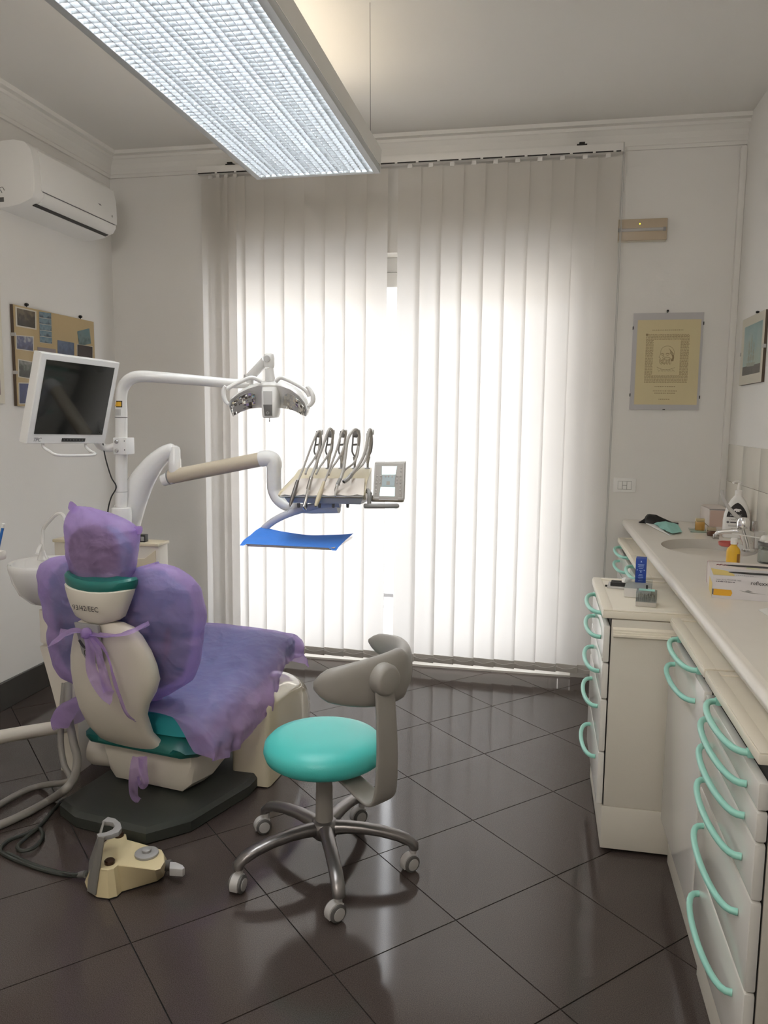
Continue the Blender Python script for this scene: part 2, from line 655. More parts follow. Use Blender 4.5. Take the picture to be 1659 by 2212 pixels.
# skirting
bm = NB(); bbox(bm, (X0, Y0, 0), (X0 + 0.016, Y1, 0.135), 0.003); struct('baseboard_left', bm, M['baseboard'])
bm = NB(); bbox(bm, (X0 + 0.016, Y1 - 0.016, 0), (OX0, Y1, 0.135), 0.003); struct('baseboard_back', bm, M['baseboard'])


def cornice(name, p0, p1, inward):
    prof = [(0, -0.128), (0.012, -0.128), (0.016, -0.112), (0.020, -0.110), (0.024, -0.085), (0.034, -0.060), (0.052, -0.040), (0.058, -0.037), (0.060, -0.022), (0.084, -0.018), (0.090, 0), (0, 0)]
    bm = NB()
    d = V(p1) - V(p0)
    prism(bm, [V(p0) + V(inward) * a + V((0, 0, b)) for a, b in prof], d)
    return struct(name, bm, M['ceiling'])


cornice('trim_1', (X0, Y0, ZC), (X0, Y1, ZC), (1, 0, 0))
cornice('trim_2', (X0, Y1, ZC), (X1, Y1, ZC), (0, -1, 0))

# ------------------------------------------------------------------ french door behind the blind
YF = Y1 + 0.13
win = bpy.data.objects.new('window_1', None); COL.objects.link(win); win['kind'] = 'structure'
win.location = (OX0, YF, 0)
bm = NB()
for lo, hi in (((OX0, YF, 0.0), (OX0 + 0.06, YF + 0.07, OZ)), ((OX1 - 0.06, YF, 0.0), (OX1, YF + 0.07, OZ)), ((OX0 + 0.06, YF, OZ - 0.08), (OX1 - 0.06, YF + 0.07, OZ)), ((OX0 + 0.06, YF, 0.0), (OX1 - 0.06, YF + 0.07, 0.03))):
    bbox(bm, lo, hi, 0.004)
obj('window_frame', bm, M['frame_white'], win)
mid = -0.70
for x0, x1 in ((OX0 + 0.065, mid - 0.002), (mid + 0.002, OX1 - 0.065)):
    bm = NB()
    z0, z1 = 0.04, OZ - 0.085
    for lo, hi in (((x0, YF - 0.02, z0), (x0 + 0.05, YF + 0.04, z1)), ((x1 - 0.05, YF - 0.02, z0), (x1, YF + 0.04, z1)), ((x0 + 0.05, YF - 0.02, z1 - 0.08), (x1 - 0.05, YF + 0.04, z1)), ((x0 + 0.05, YF - 0.02, z0), (x1 - 0.05, YF + 0.04, z0 + 0.08))):
        bbox(bm, lo, hi, 0.004)
    leaf = obj('door_leaf', bm, M['frame_white'], win)
    bm = NB(); bbox(bm, (x0 + 0.05, YF + 0.008, z0 + 0.08), (x1 - 0.05, YF + 0.012, z1 - 0.08))
    obj('pane', bm, M['glass'], leaf, smooth=False)
bm = NB(); lathe(bm, [(0.012, 0), (0.012, 0.02)], (mid - 0.03, YF - 0.02, 1.02), 10, Matrix.Rotation(PI / 2, 3, 'X'))
box(bm, (mid - 0.03, YF - 0.048, 0.97), (0.018, 0.016, 0.12), None, 0.004)
obj('handle', bm, M['steel'], win)
bm = NB(); bbox(bm, (OX0, Y1 - 0.012, -0.004), (OX1, Y1 + 0.32, 0.012), 0.003)
struct('sill_1', bm, mat('pale_marble_threshold', (0.66, 0.64, 0.60), 0.25, var=(5, 0.08)))

# outside: balcony, railing, the house across the street
bm = NB(); bbox(bm, (X0 - 1.0, Y1 + 0.32, -0.22), (X1 + 1.0, Y1 + 1.5, -0.03)); o = struct('balcony_slab', bm, M['concrete'])
bm = NB(); bbox(bm, (X0 - 1.0, Y1 + 0.32, 2.95), (X1 + 1.0, Y1 + 1.2, 3.1)); o = struct('balcony_slab_above', bm, M['concrete']); o.name = 'balcony_slab.001'
ry = Y1 + 1.42
rail = thing('balcony_railing', 'thin grey balcony railing outside the french door, behind the blind', 'railing', (mid, ry, -0.03))
bm = NB(); bbox(bm, (X0 - 0.9, ry - 0.02, 0.98), (X1 + 0.9, ry + 0.02, 1.01)); bbox(bm, (X0 - 0.9, ry - 0.012, 0.06), (X1 + 0.9, ry + 0.012, 0.085))
obj('rail', bm, M['railing'], rail)
base_bm = NB(); bbox(base_bm, (-0.007, -0.007, -0.03), (0.007, 0.007, 0.98))
me0 = None
for k in range(28):
    x = X0 - 0.8 + k * 0.18
    if me0 is None:
        o = obj('baluster', base_bm, M['railing'], None); me0 = o.data
        o.location = (x, ry, 0); adopt(o, rail)
    else:
        o = bpy.data.objects.new('baluster', me0); COL.objects.link(o); o.location = (x, ry, 0); adopt(o, rail)
hb = thing('apartment_building', 'pale plaster apartment building across the street, glimpsed through the blind gap', 'building', (-4, 15, -9))
bm = NB(); bbox(bm, (-16, 15.0, -9), (9, 22, 6.0)); obj('wall', bm, M['facade'], hb, smooth=False)
for fl in range(5):
    z = -8.0 + fl * 3.0
    for k in range(8):
        x = -13.0 + k * 3.0
        bm = NB()
        for lo, hi in (((x - 0.65, 14.93, z), (x + 0.65, 15, z + 0.1)), ((x - 0.65, 14.93, z + 1.7), (x + 0.65, 15, z + 1.8)), ((x - 0.65, 14.93, z + 0.1), (x - 0.55, 15, z + 1.7)), ((x + 0.55, 14.93, z + 0.1), (x + 0.65, 15, z + 1.7))):
            bbox(bm, lo, hi)
        f = obj('window', bm, M['frame_white'], hb, smooth=False)
        bm = NB(); bbox(bm, (x - 0.55, 14.97, z + 0.1), (x + 0.55, 14.995, z + 1.7)); obj('pane', bm, M['window_dark'], f, smooth=False)

# ------------------------------------------------------------------ vertical blind
YB = 4.222
bl = thing('vertical_blind', 'off white vertical slat blind covering the french door, glowing with daylight', 'blind', (-0.78, YB, 2.74))
bm = NB(); bbox(bm, (-1.915, YB - 0.022, 2.742), (0.356, YB + 0.022, 2.782), 0.003)
rail_o = obj('head_rail', bm, M['rail'], bl)
bm = NB(); bbox(bm, (0.356, YB - 0.024, 2.738), (0.362, YB + 0.024, 2.786), 0.002); obj('end_cap', bm, M['grey_light'], rail_o)
x = -1.905
while x < 0.33:
    w = 0.098 if x < 0.2 else 0.085
    bm = NB(); bbox(bm, (x, YB - 0.0235, 2.7415), (min(x + w, 0.345), YB - 0.0215, 2.7475)); obj('rail_slot', bm, M['slot'], rail_o, smooth=False)
    x += w + 0.014
for x in (-1.72, 0.155):
    bm = NB(); bbox(bm, (x - 0.025, YB - 0.02, 2.783), (x + 0.025, Y1 - 0.001, 2.789)); bbox(bm, (x - 0.014, YB - 0.026, 2.789), (x + 0.014, YB - 0.006, 2.797), 0.002)
    obj('bracket', bm, M['slot'], rail_o)
ROT = math.radians(-8)
SW = 0.127
spots = [-0.722 + 0.112 * k for k in range(10)] + [-0.8985 - 0.1155 * k for k in range(7)] + [-1.70, -1.752, -1.80, -1.845]
slat_me = hem_me = clip_me = None


def slat_mesh():
    bm = NB()
    n = 6
    rows = []
    for z in (0.052, 0.10, 0.8, 1.6, 2.4, 2.725):
        rows.append([bm.verts.new((-SW / 2 + SW * k / n, 0.0025 * (1 - (2 * k / n - 1) ** 2), z)) for k in range(n + 1)])
    for a, b in zip(rows[:-1], rows[1:]):
        for k in range(n):
            bm.faces.new((a[k], a[k + 1], b[k + 1], b[k]))
    return bm


for k, x in enumerate(spots):
    rot = ROT if k < 17 else math.radians(-14)
    y = YB + (0.0 if k < 17 else 0.004)
    rz = rot + math.radians(random.uniform(-1.2, 1.2))
    if slat_me is None:
        s = obj('slat', slat_mesh(), M['blind'], None)
        slat_me = s.data
        b2 = NB(); bbox(b2, (-SW / 2 + 0.001, -0.0022, 0.050), (SW / 2 - 0.001, 0.0045, 0.094), 0.0008)
        hm = obj('hem_weight', b2, M['hem'], None); hem_me = hm.data
        b3 = NB(); bbox(b3, (-0.012, -0.002, 2.722), (0.012, 0.003, 2.742), 0.0008)
        cl = obj('carrier_clip', b3, M['rail'], None); clip_me = cl.data
    else:
        s = bpy.data.objects.new('slat', slat_me); COL.objects.link(s)
        hm = bpy.data.objects.new('hem_weight', hem_me); COL.objects.link(hm)
        cl = bpy.data.objects.new('carrier_clip', clip_me); COL.objects.link(cl)
    for q in (s, hm, cl):
        q.location = (x, y, 0); q.rotation_euler = (0, 0, rz)
    adopt(s, bl); adopt(hm, s); adopt(cl, s)
xs = sorted(spots)
for side, half in ((-1, -1), (-1, 1), (1, -1), (1, 1)):
    bm = NB()
    for a, b in zip(xs[:-1], xs[1:]):
        if (a + b) / 2 * 1.0 + 0.81 > 0 and half < 0 or (a + b) / 2 + 0.81 <= 0 and half > 0:
            continue
        if b - a > 0.15 or b - a < 0.08:
            continue
        off = side * SW * 0.45
        p0, p1 = V((a + off, YB - 0.004 - side * 0.009, 0.085)), V((b + off, YB - 0.004 - side * 0.009, 0.085))
        m_ = (p0 + p1) / 2 - V((0, 0, 0.014))
        tube(bm, smooth_path([p0, m_, p1], 5), 0.0012, 5)
    obj('link_chain', bm, M['rail'], bl)
bm = NB(); tube(bm, [(0.357, YB - 0.01, 2.742), (0.356, YB - 0.012, 1.4), (0.353, YB - 0.01, 0.55)], 0.0018, 6)
tube(bm, [(0.364, YB - 0.01, 2.742), (0.362, YB - 0.012, 1.4), (0.3585, YB - 0.01, 0.55)], 0.0018, 6)
tube(bm, smooth_path([(0.353, YB - 0.01, 0.55), (0.3558, YB - 0.01, 0.53), (0.3585, YB - 0.01, 0.55)], 4), 0.0018, 6)
obj('pull_cord', bm, M['grey_light'], bl)
bm = NB(); tube(bm, [(-0.812, YB + 0.03, 0.06), (-0.812, YB + 0.03, 0.17)], 0.004, 6); bbox(bm, (-0.82, YB + 0.02, 0.0), (-0.80, YB + 0.04, 0.012), 0.002); tube(bm, [(-0.812, YB + 0.03, 0.01), (-0.812, YB + 0.03, 0.06)], 0.0015, 6)
obj('cord_weight', bm, M['grey_light'], bl)

# ------------------------------------------------------------------ hanging louvred fluorescent light
LX0, LX1, LY0, LY1, LZ = -1.325, -0.742, 1.30, 3.56, 2.50
lf = thing('louvred_ceiling_light', 'long hanging fluorescent ceiling light with bright white louvre grid and grey frame', 'lamp', ((LX0 + LX1) / 2, (LY0 + LY1) / 2, LZ))
bm = NB()
bw = 0.028
for lo, hi in (((LX0, LY0, LZ), (LX0 + bw, LY1, LZ + 0.03)), ((LX1 - bw, LY0, LZ), (LX1, LY1, LZ + 0.03)), ((LX0 + bw, LY0, LZ), (LX1 - bw, LY0 + bw, LZ + 0.03)), ((LX0 + bw, LY1 - bw, LZ), (LX1 - bw, LY1, LZ + 0.03))):
    bbox(bm, lo, hi, 0.003)
obj('frame', bm, M['alu'], lf)
bm = NB()
for s, xx in ((1, LX0), (-1, LX1)):
    a = [(xx, LY0, LZ + 0.032), (xx - s * 0.006, LY0, LZ + 0.10), (xx + s * 0.06, LY0, LZ + 0.112), (xx + s * 0.06, LY0, LZ + 0.109), (xx - s * 0.002, LY0, LZ + 0.096), (xx + s * 0.004, LY0, LZ + 0.032)]
    prism(bm, a, (0, LY1 - LY0, 0))
for yy in (LY0, LY1 - 0.004):
    bbox(bm, (LX0, yy, LZ + 0.03), (LX1, yy + 0.004, LZ + 0.10))
obj('housing', bm, M['alu_white'], lf, smooth=False)
bm = NB(); bbox(bm, (LX0 + 0.055, LY0 + 0.004, LZ + 0.109), (LX1 - 0.055, LY1 - 0.004, LZ + 0.112)); obj('reflector', bm, M['alu_white'], lf, smooth=False)
for s, xx in ((1, LX0), (-1, LX1)):
    bm = NB(); bbox(bm, (xx - 0.001, LY0, LZ + 0.0295), (xx + 0.001, LY1, LZ + 0.0325)); obj('edge_bead', bm, M['chrome'], lf, smooth=False)
for xx in (LX0 + 0.01, LX1 - 0.012):
    bm = NB(); lathe(bm, [(0.006, -0.003), (0.006, 0.003)], (xx, LY1 + 0.001, LZ + 0.012), 10, Matrix.Rotation(PI / 2, 3, 'X')); obj('corner_screw', bm, M['black'], lf)
nl = 20
me = None
for k in range(1, nl):
    xx = LX0 + bw + (LX1 - LX0 - 2 * bw) * k / nl
    if me is None:
        bm = NB(); prism(bm, [(-0.0008, LY0 + bw, LZ + 0.003), (0.0008, LY0 + bw, LZ + 0.003), (0.0030, LY0 + bw, LZ + 0.021), (-0.0030, LY0 + bw, LZ + 0.021)], (0, LY1 - LY0 - 2 * bw, 0))
        o = obj('louvre_blade', bm, M['louver'], None, smooth=False); me = o.data
    else:
        o = bpy.data.objects.new('louvre_blade', me); COL.objects.link(o)
    o.location = (xx, 0, 0); adopt(o, lf)
nc = 78
me = None
for k in range(1, nc):
    yy = LY0 + bw + (LY1 - LY0 - 2 * bw) * k / nc
    if me is None:
        bm = NB(); prism(bm, [(LX0 + bw, -0.0008, LZ + 0.003), (LX0 + bw, 0.0008, LZ + 0.003), (LX0 + bw, 0.0042, LZ + 0.020), (LX0 + bw, -0.0042, LZ + 0.020)], (LX1 - LX0 - 2 * bw, 0, 0))
        o = obj('louvre_blade', bm, M['louver'], None, smooth=False); me = o.data
    else:
        o = bpy.data.objects.new('louvre_blade', me); COL.objects.link(o)
    o.location = (0, yy, 0); adopt(o, lf)
me = None
for k in range(4):
    xx = LX0 + 0.085 + k * (LX1 - LX0 - 0.17) / 3
    if me is None:
        bm = NB(); tube(bm, [(0, LY0 + 0.03, LZ + 0.066), (0, LY1 - 0.03, LZ + 0.066)], 0.014, 12)
        o = obj('fluorescent_tube', bm, M['tube'], None); me = o.data
    else:
        o = bpy.data.objects.new('fluorescent_tube', me); COL.objects.link(o)
    o.location = (xx, 0, 0); adopt(o, lf)
for s_, xx in ((1, LX0), (-1, LX1)):
    bm = NB(); prism(bm, [(xx + s_ * 0.06, LY0, LZ + 0.112), (xx + s_ * 0.050, LY0, LZ + 0.178), (xx + s_ * 0.053, LY0, LZ + 0.178), (xx + s_ * 0.063, LY0, LZ + 0.112)], (0, LY1 - LY0, 0)); obj('uplight_cheek', bm, M['alu_white'], lf, smooth=False)
for xx in (LX0 + 0.20, LX1 - 0.20):
    bm = NB(); tube(bm, [(xx, LY0 + 0.03, LZ + 0.126), (xx, LY1 - 0.03, LZ + 0.126)], 0.012, 12)
    obj('uplight_tube', bm, M['uptube'], lf)
    for yy in (LY0 + 0.022, LY1 - 0.022):
        bm = NB(); bbox(bm, (xx - 0.018, yy - 0.010, LZ + 0.112), (xx + 0.018, yy + 0.010, LZ + 0.142), 0.002); obj('lamp_holder', bm, M['alu_white'], lf)
for (xa, ya), (xb, yb) in (((LX1 + 0.004, 3.33), (-0.655, 2.93)), ((LX0 - 0.004, 3.33), (-1.32, 2.93))):
    bm = NB(); tube(bm, [(xa, ya, LZ + 0.098), (xb, yb, ZC)], 0.0016, 6); obj('suspension_wire', bm, M['grey_mid'], lf)

gl = thing('added_fill_lamp', 'added opal fill light hung over the entrance side, unseen behind the camera', 'lamp', (-0.75, -0.55, ZC))  # unseen lamp added to brighten surfaces that face the camera
bm = NB(); lathe(bm, [(0.07, -0.03), (0.07, 0.0)], (-0.75, -0.55, ZC), 24); obj('ceiling_rose', bm, M['white_plastic'], gl)
bm = NB(); tube(bm, [(-0.75, -0.55, ZC - 0.03), (-0.75, -0.55, ZC - 0.20)], 0.006, 8); obj('stem', bm, M['white_plastic'], gl)
bm = NB(); bmesh.ops.create_icosphere(bm, subdivisions=4, radius=0.18, matrix=Matrix.Translation((-0.75, -0.55, ZC - 0.38))); obj('fill_globe', bm, M['globe'], gl)

# ------------------------------------------------------------------ air conditioner on the left wall
AY0, AY1 = 3.31, 4.02
ac = thing('air_conditioner', 'white wall mounted air conditioner high on the left wall', 'air conditioner', (X0, (AY0 + AY1) / 2, 2.36))
bm = NB()
prof = [(0, 2.655), (0.10, 2.66), (0.155, 2.648), (0.185, 2.615), (0.197, 2.56), (0.200, 2.47), (0.197, 2.42), (0.180, 2.395), (0.120, 2.372), (0.06, 2.362), (0, 2.36)]
rings = []
for yy, ins in ((AY0, 0.012), (AY0 + 0.006, 0.002), (AY0 + 0.03, 0), (AY1 - 0.03, 0), (AY1 - 0.006, 0.002), (AY1, 0.012)):
    rings.append([V((X0 + max(a - ins, 0) if a > 0.01 else X0, yy, b + (ins if b < 2.45 else -ins))) for a, b in prof])
loft(bm, rings)
obj('body', bm, M['white_plastic'], ac)
bm = NB()
pp = [(0.188, 2.618), (0.2005, 2.56), (0.2035, 2.47), (0.2015, 2.44), (0.196, 2.44), (0.196, 2.56), (0.184, 2.612)]
prism(bm, [(X0 + a, AY0 + 0.05, b) for a, b in pp], (0, AY1 - AY0 - 0.055, 0), 0.001)
obj('front_panel', bm, M['white_plastic'], ac)
bm = NB(); prism(bm, [(X0 + a, AY0 + 0.07, b) for a, b in ((0.2015, 2.432), (0.200, 2.418), (0.184, 2.394), (0.165, 2.386), (0.163, 2.390), (0.180, 2.399), (0.194, 2.42), (0.196, 2.432))], (0, AY1 - AY0 - 0.09, 0))
obj('air_flap', bm, M['white_plastic'], ac)
bm = NB(); prism(bm, [(X0 + a, AY0 + 0.06, b) for a, b in ((0.163, 2.387), (0.145, 2.380), (0.145, 2.3775), (0.164, 2.3845))], (0, AY1 - AY0 - 0.09, 0)); obj('outlet_slot', bm, M['black'], ac, smooth=False)
bm = NB(); prism(bm, [(X0 + 0.2025, AY0 + 0.06, 2.4365), (X0 + 0.2025, AY1 - 0.02, 2.4365), (X0 + 0.2025, AY1 - 0.02, 2.4385), (X0 + 0.2025, AY0 + 0.06, 2.4385)], (-0.004, 0, 0)); obj('panel_seam', bm, M['ink_grey'], ac, smooth=False)
bm = NB()
c = V((X0 + 0.2055, 3.845, 2.505))
flat(bm, [c + V((0, u * 0.62, w * 0.55)) for u, w in ((-0.030, 0.004), (-0.006, -0.004), (0, -0.010), (0.006, -0.005), (0.030, -0.004), (0.006, 0.004), (0, 0.009), (-0.006, 0.005))])
obj('maker_mark', bm, M['ink_grey'], ac, smooth=False)
bm = NB(); lathe(bm, [(0.006, 0), (0.006, 0.002)], (X0 + 0.2035, 3.965, 2.475), 10, Matrix.Rotation(PI / 2, 3, 'Y')); obj('indicator', bm, M['grey_light'], ac)
bm = NB(); tube(bm, smooth_path([(X0 + 0.02, AY0 - 0.0005, 2.445), (X0 + 0.035, AY0 - 0.0005, 2.45), (X0 + 0.045, AY0 - 0.0005, 2.435)], 4), 0.0016, 5); tube(bm, smooth_path([(X0 + 0.012, AY0 - 0.0005, 2.435), (X0 + 0.024, AY0 - 0.0005, 2.438), (X0 + 0.032, AY0 - 0.0005, 2.425)], 4), 0.0016, 5)
bbox(bm, (X0 + 0.012, AY0 - 0.001, 2.385), (X0 + 0.04, AY0 + 0.004, 2.405), 0.001)
obj('side_vent', bm, M['grey_dark'], ac)


# ------------------------------------------------------------------ clip framed photo board on the left wall
def wall_rect(bm, y0, y1, z0, z1, x, t=0.002):
    bbox(bm, (x, y0, z0), (x + t, y1, z1))


BX = X0
b_y0, b_y1, b_z0, b_z1 = at(27, 657, x=-2.485).y, at(202, 693, x=-2.485).y, at(37, 877, x=-2.485).z, at(27, 657, x=-2.485).z
pb = thing('photo_board', 'clip framed tan board of nine small travel photos behind the monitor', 'picture frame', (X0, (b_y0 + b_y1) / 2, b_z0))
bm = NB(); bbox(bm, (BX, b_y0, b_z0), (BX + 0.014, b_y1, b_z1)); obj('backing', bm, M['edge_brown'], pb, smooth=False)
bm = NB(); bbox(bm, (BX + 0.014, b_y0 + 0.004, b_z0), (BX + 0.0155, b_y1, b_z1)); obj('board', bm, M['tan_board'], pb, smooth=False)
PX = -2.4835


def photo(c4, m, border=0.0, mount=None):
    p = [at(a, b, x=PX) for a, b in c4]
    bm = NB()
    if border:
        ce = sum(p, V()) / 4
        q = [ce + (k - ce) * (1 + border) for k in p]
        prism(bm, q, (0.0008, 0, 0))
        par = obj('photo_print', bm, mount or M['mount_cream'], pb, smooth=False)
        bm = NB()
        prism(bm, [k + V((0.0009, 0, 0)) for k in p], (0.0006, 0, 0))
        o = obj('image', bm, m, par, smooth=False)
    else:
        prism(bm, p, (0.0008, 0, 0))
        o = obj('photo_print', bm, m, pb, smooth=False)
    return o


k_ = lambda x, y: (x / 5.82, 580 + y / 5.82)
phs = [
    ((210, 497), (438, 548), (440, 752), (217, 712), 'p1', (0.20, 0.15, 0.08), (0.03, 0.022, 0.012), (0.06, 0.04, 0.02), 0.16),
    ((208, 845), (412, 862), (412, 1035), (212, 1005), 'p2', (0.55, 0.57, 0.62), (0.06, 0.07, 0.16), (0.14, 0.15, 0.30), 0.12),
    ((236, 1150), (445, 1190), (445, 1390), (240, 1355), 'p3', (0.35, 0.36, 0.33), (0.03, 0.035, 0.025), (0.08, 0.09, 0.07), 0.12),
    ((240, 1445), (450, 1450), (450, 1695), (245, 1695), 'p4', (0.05, 0.07, 0.22), (0.04, 0.055, 0.17), (0.07, 0.09, 0.25), 0.10),
    ((722, 900), (930, 935), (932, 1150), (725, 1120), 'p5', (0.14, 0.20, 0.32), (0.05, 0.08, 0.16), (0.09, 0.13, 0.24), 0.0),
    ((970, 790), (1122, 752), (1145, 945), (995, 975), 'p6', (0.16, 0.30, 0.34), (0.10, 0.17, 0.18), (0.22, 0.32, 0.33), 0.0),
    ((970, 955), (1160, 985), (1160, 1200), (972, 1180), 'p7', (0.035, 0.025, 0.025), (0.07, 0.04, 0.04), (0.05, 0.03, 0.03), 0.06),
    ((470, 985), (700, 1015), (700, 1200), (470, 1180), 'p8', (0.36, 0.31, 0.32), (0.30, 0.27, 0.26), (0.42, 0.36, 0.36), 0.0),
]
for a, b, c, d, n, t_, bo, ac_, br in phs:
    photo([k_(*a), k_(*b), k_(*c), k_(*d)], photo_material('print_' + n, [v * 0.8 for v in t_], [v * 0.7 for v in bo], [v * 0.75 for v in ac_], 45), br)
strip = photo([k_(490, 540), k_(640, 560), k_(652, 950), k_(500, 930)], M['mount_cream'])
for r in range(5):
    f0, f1 = r / 5 + 0.004, (r + 1) / 5 - 0.012
    L = lambda t, a, b: (a[0] + (b[0] - a[0]) * t, a[1] + (b[1] - a[1]) * t)
    tl, tr, br_, bl_ = (490, 540), (640, 560), (652, 950), (500, 930)
    q = [L(f0, tl, bl_), L(f0, tr, br_), L(f1, tr, br_), L(f1, tl, bl_)]
    p = [at(*k_(*z), x=PX) + V((0.0009, 0, 0)) for z in q]
    bm = NB(); prism(bm, p, (0.0005, 0, 0)); obj('image', bm, photo_material('print_strip', (0.10, 0.20, 0.28), (0.03, 0.06, 0.10), (0.20, 0.30, 0.36), 40), strip, smooth=False)
bm = NB(); bbox(bm, (BX + 0.0185, b_y0, b_z0), (BX + 0.0195, b_y1, b_z1)); obj('cover_glass', bm, M['picture_glass'], pb, smooth=False)
for yy in (b_y0 + 0.115, b_y1 - 0.115):
    bm = NB(); lathe(bm, [(0.007, 0), (0.009, 0.006), (0.006, 0.016)], (X0, yy, b_z1 + 0.014), 10, Matrix.Rotation(PI / 2, 3, 'Y')); tube(bm, [(X0 + 0.008, yy, b_z1 + 0.01), (X0 + 0.008, yy, b_z1 - 0.004)], 0.002, 6); obj('hook', bm, M['black'], pb)
for yy, zz in ((b_y0, b_z0 + 0.34), (b_y0, b_z0 + 0.16)):
    bm = NB(); bbox(bm, (BX + 0.001, yy - 0.003, zz - 0.008), (BX + 0.022, yy + 0.006, zz + 0.008), 0.001); obj('clip', bm, M['grey_light'], pb)
p2 = thing('clip_frame', 'edge of a clip framed pinkish print left of the photo board', 'picture frame', (X0, 2.9, 1.49))
ye = at(12, 860, x=-2.485).y
bm = NB(); bbox(bm, (BX, ye - 0.5, b_z0 + 0.01), (BX + 0.012, ye, b_z1 + 0.12)); obj('backing', bm, M['mount_cream'], p2, smooth=False)
bm = NB(); bbox(bm, (BX + 0.012, ye - 0.46, b_z0 + 0.05), (BX + 0.0135, ye - 0.03, b_z1 + 0.08)); obj('print', bm, photo_material('pinkish_print', (0.55, 0.42, 0.38), (0.16, 0.10, 0.08), (0.5, 0.4, 0.36), 12), p2, smooth=False)

# ------------------------------------------------------------------ framed portrait print on the far wall
yw = Y1
fx0, fx1, fz0, fz1 = 0.452, 0.796, 1.473, 1.966
fp = thing('portrait_frame', 'clip framed yellowed print with engraved old bearded man between text columns', 'picture frame', ((fx0 + fx1) / 2, yw, fz0))
bm = NB(); bbox(bm, (fx0, yw - 0.010, fz0), (fx1, yw, fz1)); obj('mount', bm, M['mount_grey'], fp, smooth=False)
px0, px1, pz0, pz1 = fx0 + 0.022, fx1 - 0.012, fz0 + 0.026, fz1 - 0.035
bm = NB(); bbox(bm, (px0, yw - 0.0112, pz0), (px1, yw - 0.010, pz1)); sheet = obj('print_sheet', bm, M['parchment'], fp, smooth=False)
YP = yw - 0.0114
tx0, tx1, tz0, tz1 = px0 + 0.045, px1 - 0.052, pz0 + 0.115, pz1 - 0.075
rnd = random.Random(3)
bm = NB()
NL = 44
for r in range(NL):
    z = tz1 - (tz1 - tz0) * r / (NL - 1)
    frac = r / (NL - 1)
    segs = [(tx0, tx1)]
    if 0.11 < frac < 0.86:
        segs = [(tx0, tx0 + 0.038), (tx1 - 0.042, tx1)]
    for a, b in segs:
        x = a
        while x < b - 0.002:
            w = min(rnd.uniform(0.004, 0.014), b - x)
            flat(bm, [(x, YP, z - 0.0016), (x + w, YP, z - 0.0016), (x + w, YP, z + 0.0012), (x, YP, z + 0.0012)])
            x += w + 0.0022
for zc, w in ((pz1 - 0.052, 0.15), (tz0 - 0.022, 0.10), (tz0 - 0.045, 0.115), (tz0 - 0.056, 0.10), (pz0 + 0.028, 0.055)):
    x = (px0 + px1) / 2 - w / 2 - 0.006
    e_ = x + w
    while x < e_:
        ww = rnd.uniform(0.003, 0.010)
        flat(bm, [(x, YP, zc - 0.0018), (x + ww, YP, zc - 0.0018), (x + ww, YP, zc + 0.0018), (x, YP, zc + 0.0018)])
        x += ww + 0.003
flat(bm, [(tx0 - 0.002, YP - 0.0001, tz1 - 0.004), (tx0 + 0.009, YP - 0.0001, tz1 - 0.004), (tx0 + 0.009, YP - 0.0001, tz1 + 0.006), (tx0 - 0.002, YP - 0.0001, tz1 + 0.006)])
o = obj('printed_text', bm, M['ink_brown'], sheet, smooth=False); o['kind'] = 'stuff'
# engraved bald bearded head, three-quarter view
bm = NB()
cx, cz = (tx0 + tx1) / 2 - 0.002, (tz0 + tz1) / 2 + 0.012
E_ = lambda pts, w: tube(bm, smooth_path([(cx + a, YP, cz + b) for a, b in pts], 5), w, 4, flat=0.3)
E_([(-0.030, 0.012), (-0.026, 0.036), (-0.008, 0.050), (0.016, 0.049), (0.034, 0.032), (0.037, 0.008), (0.030, -0.016)], 0.0009)
E_([(-0.030, 0.012), (-0.032, 0.004), (-0.036, -0.006), (-0.030, -0.010), (-0.031, -0.020)], 0.0009)
E_([(-0.028, 0.010), (-0.020, 0.013), (-0.012, 0.009)], 0.0017)
E_([(-0.004, 0.010), (0.006, 0.014), (0.014, 0.009)], 0.0017)
E_([(-0.024, 0.004), (-0.016, 0.004)], 0.0012)
E_([(0.000, 0.004), (0.010, 0.004)], 0.0012)
E_([(-0.012, 0.006), (-0.018, -0.008), (-0.010, -0.012)], 0.0009)
for k in range(13):
    a = -0.031 + k * 0.0047
    E_([(a, -0.014 - 0.004 * math.sin(k)), (a - 0.002 + 0.003 * math.sin(k * 2.1), -0.030), (a * 0.8 + 0.003, -0.040 - 0.004 * math.cos(k * 1.7))], 0.0011)
for k in range(6):
    E_([(0.024 + k * 0.002, 0.010 - k * 0.001), (0.030 + k * 0.0014, -0.006), (0.024 + k * 0.002, -0.026)], 0.0010)
for k in range(9):
    E_([(0.010 + k * 0.0028, 0.040 - k * 0.003), (0.018 + k * 0.0020, 0.026 - k * 0.002), (0.016 + k * 0.002, 0.012 - k * 0.001)], 0.0007)
for k in range(8):
    E_([(-0.014 + k * 0.004, -0.001 - k * 0.0006), (-0.008 + k * 0.004, -0.010)], 0.0006)
for k in range(12):
    E_([(-0.040 + k * 0.007, -0.066 - 0.004 * (k % 2)), (-0.034 + k * 0.007, -0.078)], 0.0007)
E_([(-0.045, -0.055), (-0.020, -0.066), (0.012, -0.068), (0.045, -0.058)], 0.0009)
E_([(-0.040, -0.060), (-0.036, -0.062)], 0.0009)
obj('engraved_portrait', bm, M['ink_brown'], sheet)
bm = NB(); bbox(bm, (fx0, yw - 0.0135, fz0), (fx1, yw - 0.0125, fz1)); obj('cover_glass', bm, M['picture_glass'], fp, smooth=False)
for x, z in ((fx0, fz1 - 0.075), (fx0, fz0 + 0.075), (fx1, fz1 - 0.055), (fx1, fz0 + 0.065)):
    bm = NB(); bbox(bm, (x - 0.002, yw - 0.0145, z - 0.008), (x + 0.002, yw - 0.001, z + 0.008)); obj('clip', bm, M['black'], fp)
